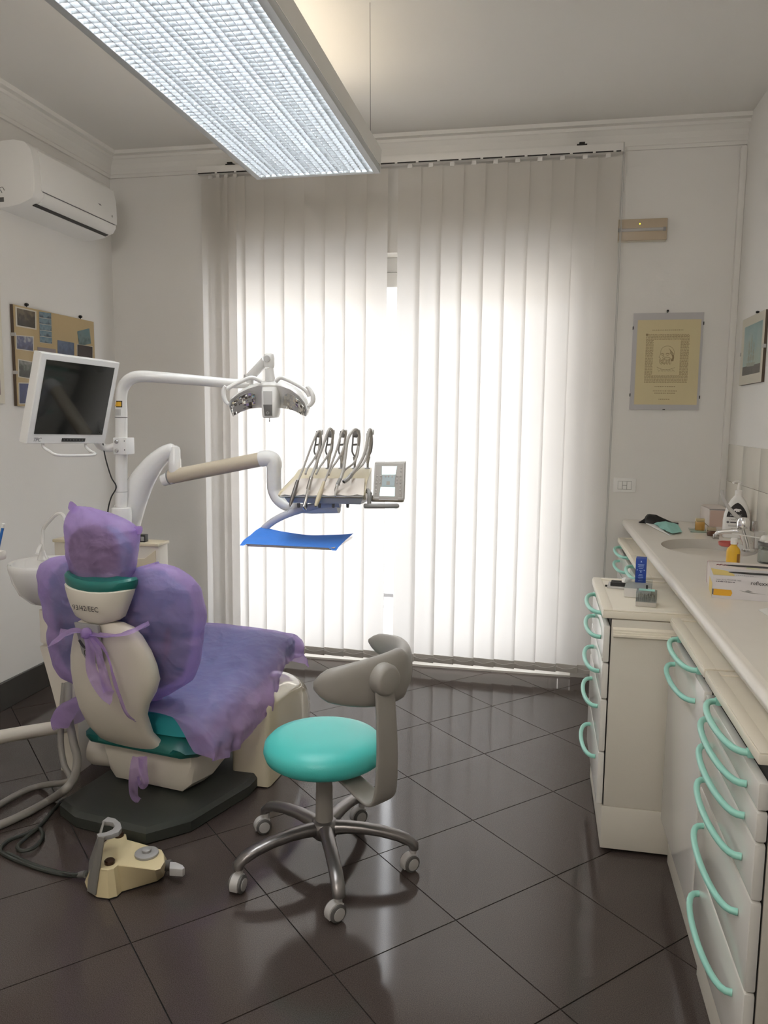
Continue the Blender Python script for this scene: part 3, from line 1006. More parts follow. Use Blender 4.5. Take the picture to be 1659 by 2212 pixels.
bm = NB(); bbox(bm, ((fx0 + fx1) / 2 - 0.006, yw - 0.0145, fz0 - 0.002), ((fx0 + fx1) / 2 + 0.006, yw - 0.001, fz0 + 0.003)); obj('clip', bm, M['black'], fp)
bm = NB(); lathe(bm, [(0.004, 0), (0.006, 0.006), (0.005, 0.014)], ((fx0 + fx1) / 2 - 0.005, yw - 0.001, fz1 + 0.010), 10, Matrix.Rotation(PI / 2, 3, 'X')); tube(bm, [((fx0 + fx1) / 2 - 0.005, yw - 0.008, fz1 + 0.01), ((fx0 + fx1) / 2 - 0.005, yw - 0.008, fz1 - 0.004)], 0.002, 6); obj('hook', bm, M['black'], fp)

# emergency light and switch plate on the far wall
el = thing('emergency_light', 'smoky beige emergency wall light with small yellow lit dot, right of the blind', 'lamp', (0.466, yw, 2.326))
bm = NB(); bbox(bm, (0.342, yw - 0.03, 2.322), (0.592, yw, 2.430), 0.006); obj('body', bm, M['mount_cream'], el)
bm = NB(); bbox(bm, (0.343, yw - 0.045, 2.323), (0.591, yw - 0.03, 2.429), 0.005); df = obj('diffuser', bm, M['lens_beige'], el)
bm = NB(); tube(bm, [(0.362, yw - 0.045, 2.375), (0.573, yw - 0.045, 2.375)], 0.008, 10); obj('lamp_tube', bm, M['grey_light'], el)
for x in (0.357, 0.577):
    bm = NB(); bbox(bm, (x - 0.007, yw - 0.053, 2.366), (x + 0.007, yw - 0.044, 2.384), 0.001); obj('tube_socket', bm, M['grey_mid'], el)
bm = NB(); lathe(bm, [(0.0035, 0), (0.0025, 0.002)], (0.457, yw - 0.045, 2.404), 10, Matrix.Rotation(PI / 2, 3, 'X')); obj('indicator', bm, M['led'], el)
sw = thing('light_switch', 'white rectangular double switch plate low on the far wall', 'switch', (0.446, yw, 1.038))
bm = NB(); bbox(bm, (0.389, yw - 0.009, 1.036), (0.505, yw, 1.112), 0.003); obj('plate', bm, M['white_plastic'], sw)
bm = NB(); bbox(bm, (0.412, yw - 0.0105, 1.051), (0.482, yw - 0.009, 1.095)); obj('surround', bm, M['grey_mid'], sw, smooth=False)
for lo, hi in (((0.4135, 1.0525), (0.435, 1.0935)), ((0.437, 1.074), (0.457, 1.0935)), ((0.459, 1.0525), (0.4805, 1.0935)), ((0.437, 1.0525), (0.457, 1.072))):
    bm = NB(); bbox(bm, (lo[0], yw - 0.0125, lo[1]), (hi[0], yw - 0.009, hi[1]), 0.001); obj('rocker', bm, M['white_plastic'], sw)

# ship picture on the right wall
XR = X1
q = [at(a, b, x=XR - 0.012) for a, b in ((1606, 692), (1655, 668), (1651, 822), (1604, 832))]
sy0, sy1, sz0, sz1 = q[1].y, q[0].y, q[3].z, q[0].z
sp = thing('ship_picture', 'small clip framed print of a sailing ship on the right wall', 'picture frame', (XR, (sy0 + sy1) / 2, sz0))
bm = NB(); bbox(bm, (XR - 0.012, sy0, sz0), (XR, sy1, sz1)); obj('backing', bm, M['edge_brown'], sp, smooth=False)
bm = NB(); bbox(bm, (XR - 0.0135, sy0 + 0.001, sz0 + 0.001), (XR - 0.012, sy1 - 0.001, sz1 - 0.001)); obj('mount', bm, M['mount_cream'], sp, smooth=False)
h_, w_ = sz1 - sz0, sy1 - sy0
iy0, iy1, iz0, iz1 = sy0 + 0.08 * w_, sy1 - 0.13 * w_, sz0 + 0.14 * h_, sz1 - 0.13 * h_
bm = NB(); bbox(bm, (XR - 0.0142, iy0, iz0 + 0.18 * (iz1 - iz0)), (XR - 0.0135, iy1, iz1)); sky_o = obj('printed_sky', bm, photo_material('printed_sky', (0.22, 0.40, 0.42), (0.42, 0.52, 0.46), (0.36, 0.50, 0.50), 9), sp, smooth=False)
bm = NB(); bbox(bm, (XR - 0.0142, iy0, iz0), (XR - 0.0135, iy1, iz0 + 0.18 * (iz1 - iz0))); obj('printed_sea', bm, mat('printed_sea', (0.16, 0.15, 0.14), 0.6, var=(40, 0.4)), sp, smooth=False)
bm = NB(); xx = XR - 0.0146; ym = (iy0 + iy1) / 2; zb = iz0 + 0.20 * (iz1 - iz0)
flat(bm, [(xx, ym + 0.09, zb + 0.010), (xx, ym + 0.07, zb - 0.008), (xx, ym - 0.05, zb - 0.010), (xx, ym - 0.07, zb + 0.006)])
for yy, hh in ((ym + 0.05, 0.11), (ym + 0.01, 0.135), (ym - 0.03, 0.10)):
    tube(bm, [(xx, yy, zb), (xx, yy, zb + hh)], 0.0012, 4)
    for lv in range(3):
        z0 = zb + 0.018 + lv * hh * 0.27; s = 0.018 - lv * 0.004
        flat(bm, [(xx, yy - s, z0), (xx, yy + s, z0), (xx, yy + s * 0.8, z0 + hh * 0.2), (xx, yy - s * 0.8, z0 + hh * 0.2)])
obj('printed_ship', bm, mat('printed_ship', (0.42, 0.45, 0.38), 0.7), sp, smooth=False)
bm = NB(); bbox(bm, (XR - 0.0165, sy0, sz0), (XR - 0.0155, sy1, sz1)); obj('cover_glass', bm, M['picture_glass'], sp, smooth=False)
bm = NB(); lathe(bm, [(0.004, 0), (0.006, 0.006), (0.005, 0.014)], (XR - 0.001, ym - 0.03, sz1 + 0.008), 10, Matrix.Rotation(-PI / 2, 3, 'Y')); obj('hook', bm, M['black'], sp)
bm = NB(); bbox(bm, (XR - 0.0175, sy0 - 0.002, (sz0 + sz1) / 2 - 0.008), (XR - 0.002, sy0 + 0.004, (sz0 + sz1) / 2 + 0.008), 0.001); obj('clip', bm, M['grey_light'], sp)
bm = NB(); bbox(bm, (XR - 0.0175, sy1 - 0.004, sz0 + 0.14), (XR - 0.002, sy1 + 0.002, sz0 + 0.156), 0.001); obj('clip', bm, M['grey_light'], sp)
# pale pipe cover running up the corner
bm = NB(); bbox(bm, (X1 - 0.030, Y1 - 0.030, 0.932), (X1, Y1, 2.76), 0.006); struct('trim_3', bm, M['ceiling'], smooth=True)

# ------------------------------------------------------------------ cabinets along the right wall
XF = 0.42            # plane of the drawer and door fronts


def bow_handle(parent, y0, y1, z, xf, out=0.040, droop=0.0, r=0.0072, brackets=False, label=None):
    """Half-moon mint handle: a bow standing out from the front, with a thin moulded shield behind it."""
    ym, hy = (y0 + y1) / 2, (y1 - y0) / 2
    pts = []
    for k in range(17):
        a = PI * k / 16
        pts.append(V((xf - out * (math.sin(a) ** 0.7), ym - hy * math.cos(a), z - droop * math.sin(a))))
    bm = NB()
    tube(bm, pts, r, 12)
    if brackets:
        for yy in (y0, y1):
            bbox(bm, (xf - 0.004, yy - 0.008, z - 0.008), (xf + 0.03, yy + 0.008, z + 0.008), 0.002)
    return obj('handle', bm, M['teal_handle'], parent)


def drawer_front(parent, name, y0, y1, z0, z1, xf, t=0.021):
    bm = NB()
    bbox(bm, (xf, y0 + 0.0015, z0 + 0.0015), (xf + t, y1 - 0.0015, z1 - 0.0015), 0.006)
    return obj(name, bm, M['cabinet'], parent)


def moulded_top(parent, y0, y1, xf, xb, z0=0.782, z1=0.803, panel=(0.03, 0.022)):
    bm = NB()
    bbox(bm, (xf, y0 + 0.001, z0), (xb, y1 - 0.001, z1), 0.004)
    t = obj('top_board', bm, M['cabinet_top'], parent)
    # raised rim: shallow frame round a recessed field
    bm = NB()
    a, h = panel[0], 0.0035
    ix0, ix1, iy0, iy1 = xf + a, xb - 0.02, y0 + a, y1 - a
    for lo, hi in (((xf + 0.002, y0 + 0.003, z1), (ix0, y1 - 0.003, z1 + h)), ((ix0, y0 + 0.003, z1), (xb, iy0, z1 + h)), ((ix0, iy1, z1), (xb, y1 - 0.003, z1 + h))):
        bbox(bm, lo, hi, 0.0012)
    obj('raised_rim', bm, M['cabinet_top'], t)
    return t


def cab_body(parent, y0, y1, xf, xb, plinth_x, zt=0.782, zb=0.13):
    bm = NB(); bbox(bm, (xf + 0.024, y0 + 0.004, zb), (xb, y1 - 0.004, zt), 0.002)
    obj('body', bm, M['cabinet_side'], parent)
    bm = NB(); bbox(bm, (plinth_x, y0 + 0.004, 0.0), (xb, y1 - 0.004, zb), 0.002)
    obj('plinth', bm, M['cabinet_side'], parent)
    bm = NB(); bbox(bm, (xf + 0.0215, y0 + 0.006, zb), (xf + 0.0235, y1 - 0.006, zt)); obj('gap_shade_strip', bm, M['slot'], parent, smooth=False)  # dark strip paints the shade in the gaps between the fronts


# near drawer unit
NY0, NY1 = 1.485, 1.975
nd = thing('drawer_cabinet', 'cream five drawer cabinet with mint bow handles nearest the camera under the counter', 'cabinet', (0.65, 1.73, 0), 'cream dental cabinets along the right wall')
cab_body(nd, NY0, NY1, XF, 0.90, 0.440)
moulded_top(nd, NY0, NY1, XF - 0.004, 0.90)
for z0, z1, hz in ((0.691, 0.748, 0.708), (0.628, 0.690, 0.642), (0.511, 0.627, 0.556), (0.322, 0.510, 0.438), (0.13, 0.321, 0.262)):
    d = drawer_front(nd, 'drawer', NY0, NY1, z0, z1, XF)
    bow_handle(d, 1.565, 1.905, hz, XF, droop=0.0)
bow_handle(nd, 1.565, 1.850, 0.772, XF, out=0.040, brackets=True)

# door unit
DY0, DY1 = 1.985, 2.500
dd = thing('door_cabinet', 'cream cabinet with one tall door and two mint handles beside the drawer unit', 'cabinet', (0.65, 2.24, 0), 'cream dental cabinets along the right wall')
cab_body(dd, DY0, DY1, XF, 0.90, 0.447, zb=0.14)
moulded_top(dd, DY0, DY1, XF - 0.004, 0.90)
d = drawer_front(dd, 'door', DY0, DY1, 0.14, 0.750, XF)
bow_handle(d, 2.085, 2.40, 0.687, XF)
bow_handle(dd, 2.075, 2.370, 0.772, XF, out=0.040, brackets=True)

# mobile unit rolled forward
PY0, PY1, PXF = 2.518, 3.045, 0.219
pm = thing('mobile_drawer_unit', 'cream four drawer unit pulled forward from the counter with small boxes on top', 'cabinet', (0.45, 2.78, 0), 'cream dental cabinets along the right wall')
bm = NB(); bbox(bm, (0.243, PY0, 0.158), (0.66, PY1, 0.784), 0.002); obj('body', bm, M['cabinet_side'], pm)
bm = NB(); bbox(bm, (0.238, PY0 - 0.002, 0.012), (0.66, PY1, 0.157), 0.003); obj('plinth', bm, M['cabinet_side'], pm)
bm = NB(); bbox(bm, (0.27, PY0 + 0.03, 0.0), (0.64, PY1 - 0.03, 0.012)); obj('skirt_feet', bm, M['black'], pm, smooth=False)
bm = NB(); bbox(bm, (0.2405, PY0 + 0.002, 0.16), (0.2425, PY1 - 0.002, 0.784)); obj('gap_shade_strip', bm, M['slot'], pm, smooth=False)  # gap shade behind the drawer fronts, painted as a dark strip
moulded_top(pm, PY0 - 0.002, PY1 + 0.002, 0.214, 0.66, 0.787, 0.811, (0.032, 0.02))
bm = NB()
prism(bm, [(0.247, PY0, 0.760), (0.247, PY0 - 0.010, 0.754), (0.247, PY0 - 0.010, 0.748), (0.247, PY0 - 0.013, 0.747), (0.247, PY0 - 0.013, 0.741), (0.247, PY0 - 0.016, 0.740), (0.247, PY0 - 0.016, 0.733), (0.252, PY0, 0.726)], (0.405, 0, 0))
obj('side_rail', bm, M['cabinet_top'], pm, smooth=False)
for z0, z1, hz in ((0.640, 0.764, 0.699), (0.518, 0.639, 0.582), (0.340, 0.517, 0.460), (0.160, 0.339, 0.283)):
    d = drawer_front(pm, 'drawer', PY0, PY1, z0, z1, PXF)
    bow_handle(d, 2.612, 2.90, hz, PXF)
bow_handle(pm, 2.622, 2.90, 0.779, PXF, out=0.040, brackets=True)

# far unit in the corner
FY0, FY1 = 3.13, 4.20
fc = thing('corner_drawer_cabinet', 'cream cabinet in the far corner under the sink, mint handles, half hidden', 'cabinet', (0.65, 3.66, 0), 'cream dental cabinets along the right wall')
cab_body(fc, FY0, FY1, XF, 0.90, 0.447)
for y0, y1 in ((FY0, 3.66), (3.66, FY1)):
    moulded_top(fc, y0, y1, XF - 0.004, 0.90)
    for z0, z1, hz in ((0.64, 0.750, 0.700), (0.52, 0.639, 0.585), (0.13, 0.519, 0.45)):
        d = drawer_front(fc, 'drawer', y0, y1, z0, z1, XF)
        bow_handle(d, y0 + 0.11, y1 - 0.11, hz, XF)
    bow_handle(fc, y0 + 0.11, y1 - 0.11, 0.772, XF, out=0.040, brackets=True)

# dark sheet painting in the shade under the near end of the counter
bm = NB(); bbox(bm, (0.47, 0.35, 0.0), (0.50, 1.46, 0.845)); o = obj('counter_shade_sheet', bm, M['grey_dark'], None, smooth=False)
tag(o, 'dark grey sheet painting the shade under the counter beside the nearest drawers', 'panel')

# ------------------------------------------------------------------ counter with its sink
CZ, CXE = 0.89, 0.442
BC = V((0.705, 3.43, CZ)); BRX, BRY = 0.185, 0.235
ct = thing('counter', 'long pale laminate counter with rounded front edge and oval sink on the right wall', 'counter', (0.70, 2.4, CZ))
CY0, CY1 = 0.30, Y1 - 0.002
bm = NB()
N = 48


def rect_pt(a):
    dx, dy = math.cos(a), math.sin(a)
    bx = (X1 - 0.002 - BC.x) if dx > 0 else (BC.x - CXE - 0.03)
    by = 0.36
    k = min(bx / abs(dx) if abs(dx) > 1e-6 else 9, by / abs(dy) if abs(dy) > 1e-6 else 9)
    return V((BC.x + dx * k, BC.y + dy * k, CZ))


angs = sorted([2 * PI * k / N for k in range(N)] + [math.atan2(sy * 0.36, bx) % (2 * PI) for sy in (-1, 1) for bx in (X1 - 0.002 - BC.x, -(BC.x - CXE - 0.03))])
inner = [bm.verts.new((BC.x + BRX * math.cos(a), BC.y + BRY * math.sin(a), CZ)) for a in angs]
outer = [bm.verts.new(rect_pt(a)) for a in angs]
n = len(angs)
for i in range(n):
    j = (i + 1) % n
    bm.faces.new((inner[i], outer[i], outer[j], inner[j]))
for ya, yb in ((CY0, BC.y - 0.36), (BC.y + 0.36, CY1)):
    flat(bm, [(CXE + 0.03, ya, CZ), (X1 - 0.002, ya, CZ), (X1 - 0.002, yb, CZ), (CXE + 0.03, yb, CZ)])
prof = [(CXE + 0.03, CZ)] + [(CXE + 0.02 - 0.02 * math.sin(a), CZ - 0.02 + 0.02 * math.cos(a)) for a in [PI * k / 10 for k in range(11)]] + [(CXE + 0.03, CZ - 0.04)]
r0 = [V((a, CY0, b)) for a, b in prof]; r1 = [V((a, CY1, b)) for a, b in prof]
loft(bm, [r0, r1], cap=False, closed=False)
flat(bm, [(CXE + 0.03, CY0, CZ - 0.04), (CXE + 0.03, CY1, CZ - 0.04), (X1 - 0.002, CY1, CZ - 0.04), (X1 - 0.002, CY0, CZ - 0.04)])
flat(bm, [(CXE + 0.02, CY0, CZ), (X1 - 0.002, CY0, CZ), (X1 - 0.002, CY0, CZ - 0.04), (CXE + 0.02, CY0, CZ - 0.04)])
bmesh.ops.remove_doubles(bm, verts=bm.verts, dist=0.0004)
obj('worktop', bm, M['counter'], ct, angle=50)
bm = NB()
rings = []
for s, d in ((1.0, 0.0), (0.985, -0.004), (0.97, -0.014), (0.93, -0.040), (0.82, -0.062), (0.5, -0.074), (0.12, -0.078)):
    rings.append([V((BC.x + BRX * s * math.cos(a), BC.y + BRY * s * math.sin(a), CZ + d)) for a in (2 * PI * k / 40 for k in range(40))])
loft(bm, rings, cap=False)
obj('sink_basin', bm, mat('sink_ceramic', (0.50, 0.475, 0.43), 0.2), ct)
bm = NB(); lathe(bm, [(0.022, 0), (0.024, 0.003), (0.010, 0.003)], (BC.x, BC.y, CZ - 0.079), 16); obj('drain', bm, M['steel'], ct)
bm = NB(); bbox(bm, (X1 - 0.016, CY0, CZ), (X1 - 0.001, CY1 - 0.002, CZ + 0.04), 0.003); obj('upstand', bm, M['counter'], ct)
# glazed tiles above the counter
bk = bpy.data.objects['wall_right']
TW, TH = 0.30, 0.185
y = 4.25
while y > 1.2:
    for r in range(2):
        z0 = CZ + 0.04 + r * TH
        bm = NB(); bbox(bm, (X1 - 0.007, y - TW + 0.0008, z0 + 0.0008), (X1, y - 0.0008, z0 + TH - 0.0008), 0.001); obj('tile', bm, M['tile_white'], bk)
    y -= TW

# ------------------------------------------------------------------ things on the counter
# mixer tap
tp = thing('mixer_tap', 'chrome single lever mixer tap behind the oval sink', 'tap', (0.855, 3.36, CZ))
bm = NB(); lathe(bm, [(0.025, 0), (0.025, 0.008), (0.021, 0.012)], (0.845, 3.36, CZ), 20); tube(bm, [(0.845, 3.36, CZ + 0.010), (0.841, 3.36, CZ + 0.035), (0.826, 3.362, CZ + 0.080), (0.820, 3.362, CZ + 0.097)], [0.020, 0.0185, 0.021, 0.0235], 20)
obj('body', bm, M['chrome'], tp)
bm = NB(); tube(bm, smooth_path([(0.826, 3.362, CZ + 0.078), (0.795, 3.375, CZ + 0.080), (0.742, 3.395, CZ + 0.070), (0.729, 3.40, CZ + 0.058)], 5), [0.017, 0.016, 0.015, 0.014, 0.013, 0.012, 0.011, 0.0105, 0.010, 0.010, 0.010, 0.010, 0.010, 0.010, 0.010, 0.010], 12)
obj('spout', bm, M['chrome'], tp)
bm = NB(); lathe(bm, [(0.0115, 0), (0.0125, 0.003), (0.0125, 0.02)], (0.728, 3.401, CZ + 0.040), 14); obj('aerator', bm, M['steel'], tp)
bm = NB(); lathe(bm, [(0.023, 0.0), (0.026, 0.01), (0.025, 0.028), (0.018, 0.042)], (0.820, 3.362, CZ + 0.095), 20); cap_ = obj('lever_cap', bm, M['chrome'], tp)
bm = NB(); tube(bm, smooth_path([(0.812, 3.362, CZ + 0.125), (0.782, 3.372, CZ + 0.155), (0.755, 3.385, CZ + 0.190), (0.742, 3.392, CZ + 0.222), (0.738, 3.395, CZ + 0.245)], 4), [0.0085] * 6 + [0.007] * 6 + [0.006] * 5, 10, flat=0.55); obj('lever', bm, M['grey_light'], tp)

# liquid soap bottle
sb = thing('soap_bottle', 'large white pump soap bottle with black bear label behind the tap', 'bottle', (0.884, 3.74, CZ))
SBC = V((0.884, 3.74, CZ))
bm = NB()
rings = []
for hw, hd, z in ((0.050, 0.030, 0.0), (0.056, 0.036, 0.006), (0.058, 0.037, 0.03), (0.058, 0.037, 0.09), (0.054, 0.036, 0.125), (0.044, 0.033, 0.165), (0.030, 0.026, 0.198), (0.018, 0.018, 0.215), (0.014, 0.014, 0.222), (0.014, 0.014, 0.226)):
    ring = []
    for k in range(32):
        a = 2 * PI * k / 32
        c, s = sup(a, 3.0)
        p = Matrix.Rotation(math.radians(-13), 3, 'Z') @ V((hw * c, hd * s, z))
        ring.append(SBC + p)
    rings.append(ring)
loft(bm, rings)
obj('bottle_body', bm, M['white_plastic'], sb)
bm = NB(); lathe(bm, [(0.015, 0.224), (0.016, 0.228), (0.016, 0.246), (0.012, 0.250), (0.006, 0.251), (0.005, 0.280)], SBC, 16)
pump = obj('pump_collar', bm, M['white_gloss'], sb)
bm = NB(); tube(bm, smooth_path([SBC + V((0, 0, 0.276)), SBC + V((0.004, 0, 0.290)), SBC + V((-0.012, -0.006, 0.293)), SBC + V((-0.028, -0.014, 0.286))], 4), 0.0065, 8); obj('pump_nozzle', bm, M['white_gloss'], sb)
Rs = (Matrix.Rotation(math.radians(-13), 3, 'Z') @ V((1, 0, 0)))
Fs = (Matrix.Rotation(math.radians(-13), 3, 'Z') @ V((0, -1, 0)))
hd_at = lambda z: 0.0375 if z < 0.09 else (0.0375 - (z - 0.09) * 0.035 / 0.035 * 0.03 if z < 0.125 else 0.0365 - (z - 0.125) * 0.08)


def on_soap(u, z, lift=0.0006):
    hd = hd_at(z)
    bow = 0.0 if abs(u) < 0.02 else (abs(u) - 0.02) ** 2 * 6
    return SBC + Rs * u + Fs * (hd + lift - bow) + V((0, 0, z))


bm = NB()
for k in range(12):
    z0, z1 = 0.112 + k * 0.0062, 0.112 + (k + 1) * 0.0062
    w = lambda z: 0.041 * max(0.0, 1 - ((z - 0.112) / 0.0745) ** 1.7) ** 0.75 + 0.0015
    vs = []
    cols = 6
    for i in range(cols):
        u0, u1 = -1 + 2 * i / cols, -1 + 2 * (i + 1) / cols
        flat(bm, [on_soap(u0 * w(z0), z0 - 0.0, 0.0012), on_soap(u1 * w(z0), z0, 0.0012), on_soap(u1 * w(z1), z1, 0.0012), on_soap(u0 * w(z1), z1, 0.0012)])
bmesh.ops.remove_doubles(bm, verts=bm.verts, dist=0.0003)
lab = obj('label', bm, M['ink'], sb)
tilt = V((0, 0, 1)) - Fs * 0.10
lettering('SANiTEC', 0.0125, M['ink_white'], on_soap(-0.030, 0.118, 0.0035), Rs, V((0, 0, 1)) - Fs * 0.25, lab, shear=0.25)
bm = NB()
for a, b, c, d in ((-0.016, 0.1375, 0.012, 0.1385),):
    pass
bear = [(-0.016, 0.140), (-0.011, 0.1395), (-0.010, 0.146), (-0.005, 0.1455), (-0.004, 0.1395), (0.001, 0.1395), (0.002, 0.1455), (0.005, 0.1400), (0.0095, 0.1398), (0.009, 0.148), (0.013, 0.1475), (0.0175, 0.1490), (0.014, 0.1535), (0.008, 0.1550), (0.002, 0.1560), (-0.006, 0.1570), (-0.012, 0.1545), (-0.0155, 0.149)]
bm.faces.new([bm.verts.new(on_soap(a, b, 0.0028)) for a, b in bear])
obj('bear_emblem', bm, M['ink_white'], lab, smooth=False)
lettering('CREAM SOAP', 0.0085, M['ink_grey'], on_soap(-0.030, 0.097, 0.0012), Rs, (0, 0, 1), lab)
bm = NB()
for z, u0, u1, hh in ((0.082, -0.026, 0.034, 0.007), (0.069, -0.034, 0.030, 0.0014), (0.064, -0.034, 0.024, 0.0014), (0.054, -0.02, 0.03, 0.0014), (0.049, -0.02, 0.026, 0.0014), (0.044, -0.02, 0.03, 0.0014)):
    flat(bm, [on_soap(u0, z, 0.001), on_soap(u1, z, 0.001), on_soap(u1, z + hh, 0.001), on_soap(u0, z + hh, 0.001)])
bm.faces.new([bm.verts.new(on_soap(-0.036 + 0.006 * math.cos(2 * PI * k / 12), 0.0855 + 0.006 * math.sin(2 * PI * k / 12), 0.001)) for k in range(12)])
obj('label_print', bm, M['ink_grey'], lab, smooth=False)

# the bottle is a little squatter than its drawing
def _tree(o):
    yield o
    for c in o.children:
        yield from _tree(c)


for o in _tree(sb):
    if o.type == 'MESH':
        for v in o.data.vertices:
            v.co.z = CZ + (v.co.z - CZ) * 0.88

# glove boxes
BRt = Matrix.Rotation(math.radians(-7.6), 3, 'Z')
bx_, by_, bz_ = BRt @ V((1, 0, 0)), BRt @ V((0, 1, 0)), V((0, 0, 1))
GB0 = V((0.519, 2.432, CZ))


def glove_box(org, label, front):
    L, D, H = 0.24, 0.122, 0.070
    t = thing('glove_box', label, 'box', org, 'latex glove boxes on the counter')
    pt = lambda u, v, w: org + bx_ * u + by_ * v + bz_ * w
    bm = NB(); prism(bm, [pt(0, 0, 0), pt(L, 0, 0), pt(L, D, 0), pt(0, D, 0)], bz_ * H, 0.0012)
    obj('carton', bm, M['card_white'] if front else M['card_pink'], t)
    # oval tear opening on the top
    bm = NB()
    ring = []
    for k in range(24):
        c, s = sup(2 * PI * k / 24, 2.6)
        ring.append(pt(L / 2 + 0.012 + c * 0.085, D * 0.47 + s * 0.017, H + 0.0008))
    bm.faces.new([bm.verts.new(p) for p in ring])
    obj('tear_opening', bm, M['ink'], t, smooth=False)
    bm = NB()
    for k in range(5):
        pass
    if front:
        rp = lambda u0, v0, u1, v1, fx=0: [pt(u0, -0.0006, v0), pt(u1, -0.0006, v0), pt(u1 + fx, -0.0006, (v0 + v1) / 2), pt(u1, -0.0006, v1), pt(u0, -0.0006, v1)]
        bm = NB(); flat(bm, rp(0.004, 0.009, 0.052, 0.028, 0.0035)); obj('orange_panel', bm, M['ink_orange'], t, smooth=False)
        bm = NB(); flat(bm, [pt(0.0008, -0.0007, 0.011), pt(0.0035, -0.0007, 0.011), pt(0.0035, -0.0007, 0.028), pt(0.0008, -0.0007, 0.028)]); obj('black_bar', bm, M['ink'], t, smooth=False)
        lettering('reflexx', 0.0165, M['ink'], pt(0.103, -0.0006, 0.0475), bx_, bz_, t)
        lettering('Latex gloves POWDER FREE', 0.0058, M['ink_grey'], pt(0.009, -0.0006, 0.0555), bx_, bz_, t)
        bm = NB()
        u = 0.009
        for k in range(12):
            w = 0.003 + 0.0025 * ((k * 7) % 3)
            if u + w > 0.064:
                break
            flat(bm, [pt(u, -0.0006, 0.0500), pt(u + w, -0.0006, 0.0500), pt(u + w, -0.0006, 0.0525), pt(u, -0.0006, 0.0525)])
            u += w + 0.0015
        u = 0.064
        for k in range(9):
            w = 0.0025 + 0.001 * ((k * 5) % 3)
            flat(bm, [pt(u, 0.010, H + 0.0008), pt(u + w, 0.010, H + 0.0008), pt(u + w, 0.015, H + 0.0008), pt(u, 0.015, H + 0.0008)])
            u += w + 0.002
        o = obj('small_print', bm, M['ink_grey'], t, smooth=False); o['kind'] = 'stuff'
        bm = NB()
        flat(bm, [pt(0.072, -0.0006, 0.029), pt(0.100, -0.0006, 0.0245), pt(0.150, -0.0006, 0.021), pt(0.102, -0.0006, 0.0222), pt(0.086, -0.0006, 0.025)])
        flat(bm, [pt(0.088, -0.0007, 0.027), pt(0.098, -0.0007, 0.031), pt(0.112, -0.0007, 0.0265), pt(0.100, -0.0007, 0.0248)])
        obj('hand_print', bm, M['grey_mid'], t, smooth=False)
        bm = NB(); flat(bm, [pt(0.001, 0.001, H + 0.0005), pt(0.058, 0.001, H + 0.0005), pt(0.061, 0.018, H + 0.0005), pt(0.058, 0.034, H + 0.0005), pt(0.044, 0.080, H + 0.0005), pt(0.001, 0.110, H + 0.0005)]); obj('yellow_panel', bm, M['ink_yellow'], t, smooth=False)
        bm = NB(); flat(bm, [pt(-0.0006, 0.004, 0.003), pt(-0.0006, 0.118, 0.003), pt(-0.0006, 0.118, 0.045), pt(-0.0006, 0.004, 0.045)]); obj('side_panel', bm, M['ink_yellow'], t, smooth=False)
    else:
        bm = NB()
        for k in range(3):
            u = 0.022 + k * 0.011
            tube(bm, smooth_path([pt(u, 0.050, H + 0.0008), pt(u + 0.006, 0.062 + 0.006 * (k % 2), H + 0.0008), pt(u + 0.008, 0.052, H + 0.0008), pt(u + 0.013, 0.066, H + 0.0008)], 4), 0.0011, 4, flat=0.4)
        obj('hand_drawing', bm, M['ink_red'], t)
        bm = NB(); flat(bm, [pt(0.105, 0.012, H + 0.0005), pt(0.145, 0.012, H + 0.0005), pt(0.142, 0.036, H + 0.0005), pt(0.108, 0.036, H + 0.0005)]); obj('pale_panel', bm, mat('pale_green_ink', (0.66, 0.66, 0.40), 0.5), t, smooth=False)
        bm = NB(); flat(bm, [pt(0.0, 0.118, H + 0.0006), pt(0.05, 0.118, H + 0.0006), pt(0.05, 0.122, H + 0.0006), pt(0.0, 0.122, H + 0.0006)]); flat(bm, [pt(-0.0006, 0.112, 0.0), pt(-0.0006, 0.122, 0.0), pt(-0.0006, 0.122, H), pt(-0.0006, 0.116, H)]); obj('red_stripe', bm, mat('faded_red_ink', (0.42, 0.15, 0.20), 0.5), t, smooth=False)
    return t


glove_box(GB0, 'front glove box with orange and yellow panels and black lettering on the counter', True)
glove_box(GB0 + by_ * 0.124, 'pale pink glove box standing directly behind the orange printed one', False)

# yellow bottle
yb = thing('yellow_bottle', 'small yellow plastic bottle with white cap behind the glove boxes', 'bottle', (0.705, 3.00, CZ))
YC = V((0.705, 3.00, CZ))
bm = NB(); lathe(bm, [(0.020, 0), (0.0235, 0.003), (0.0235, 0.055), (0.021, 0.064), (0.014, 0.072), (0.0105, 0.076), (0.0105, 0.082)], YC, 20); obj('bottle_body', bm, M['yellow'], yb)
bm = NB(); lathe(bm, [(0.0115, 0.081), (0.0120, 0.083), (0.0118, 0.101), (0.009, 0.103)], YC, 16); obj('cap', bm, M['white_plastic'], yb)
bm = NB(); prism(bm, [YC + V((0.0236 * math.cos(a), 0.0236 * math.sin(a), 0.006)) for a in [math.radians(-70 + 12 * k) for k in range(4)]] + [YC + V((0.0228 * math.cos(a), 0.0228 * math.sin(a), 0.006)) for a in [math.radians(-70 + 12 * k) for k in reversed(range(4))]], (0, 0, 0.042)); obj('label_strip', bm, mat('brown_label', (0.30, 0.14, 0.03), 0.5), yb)

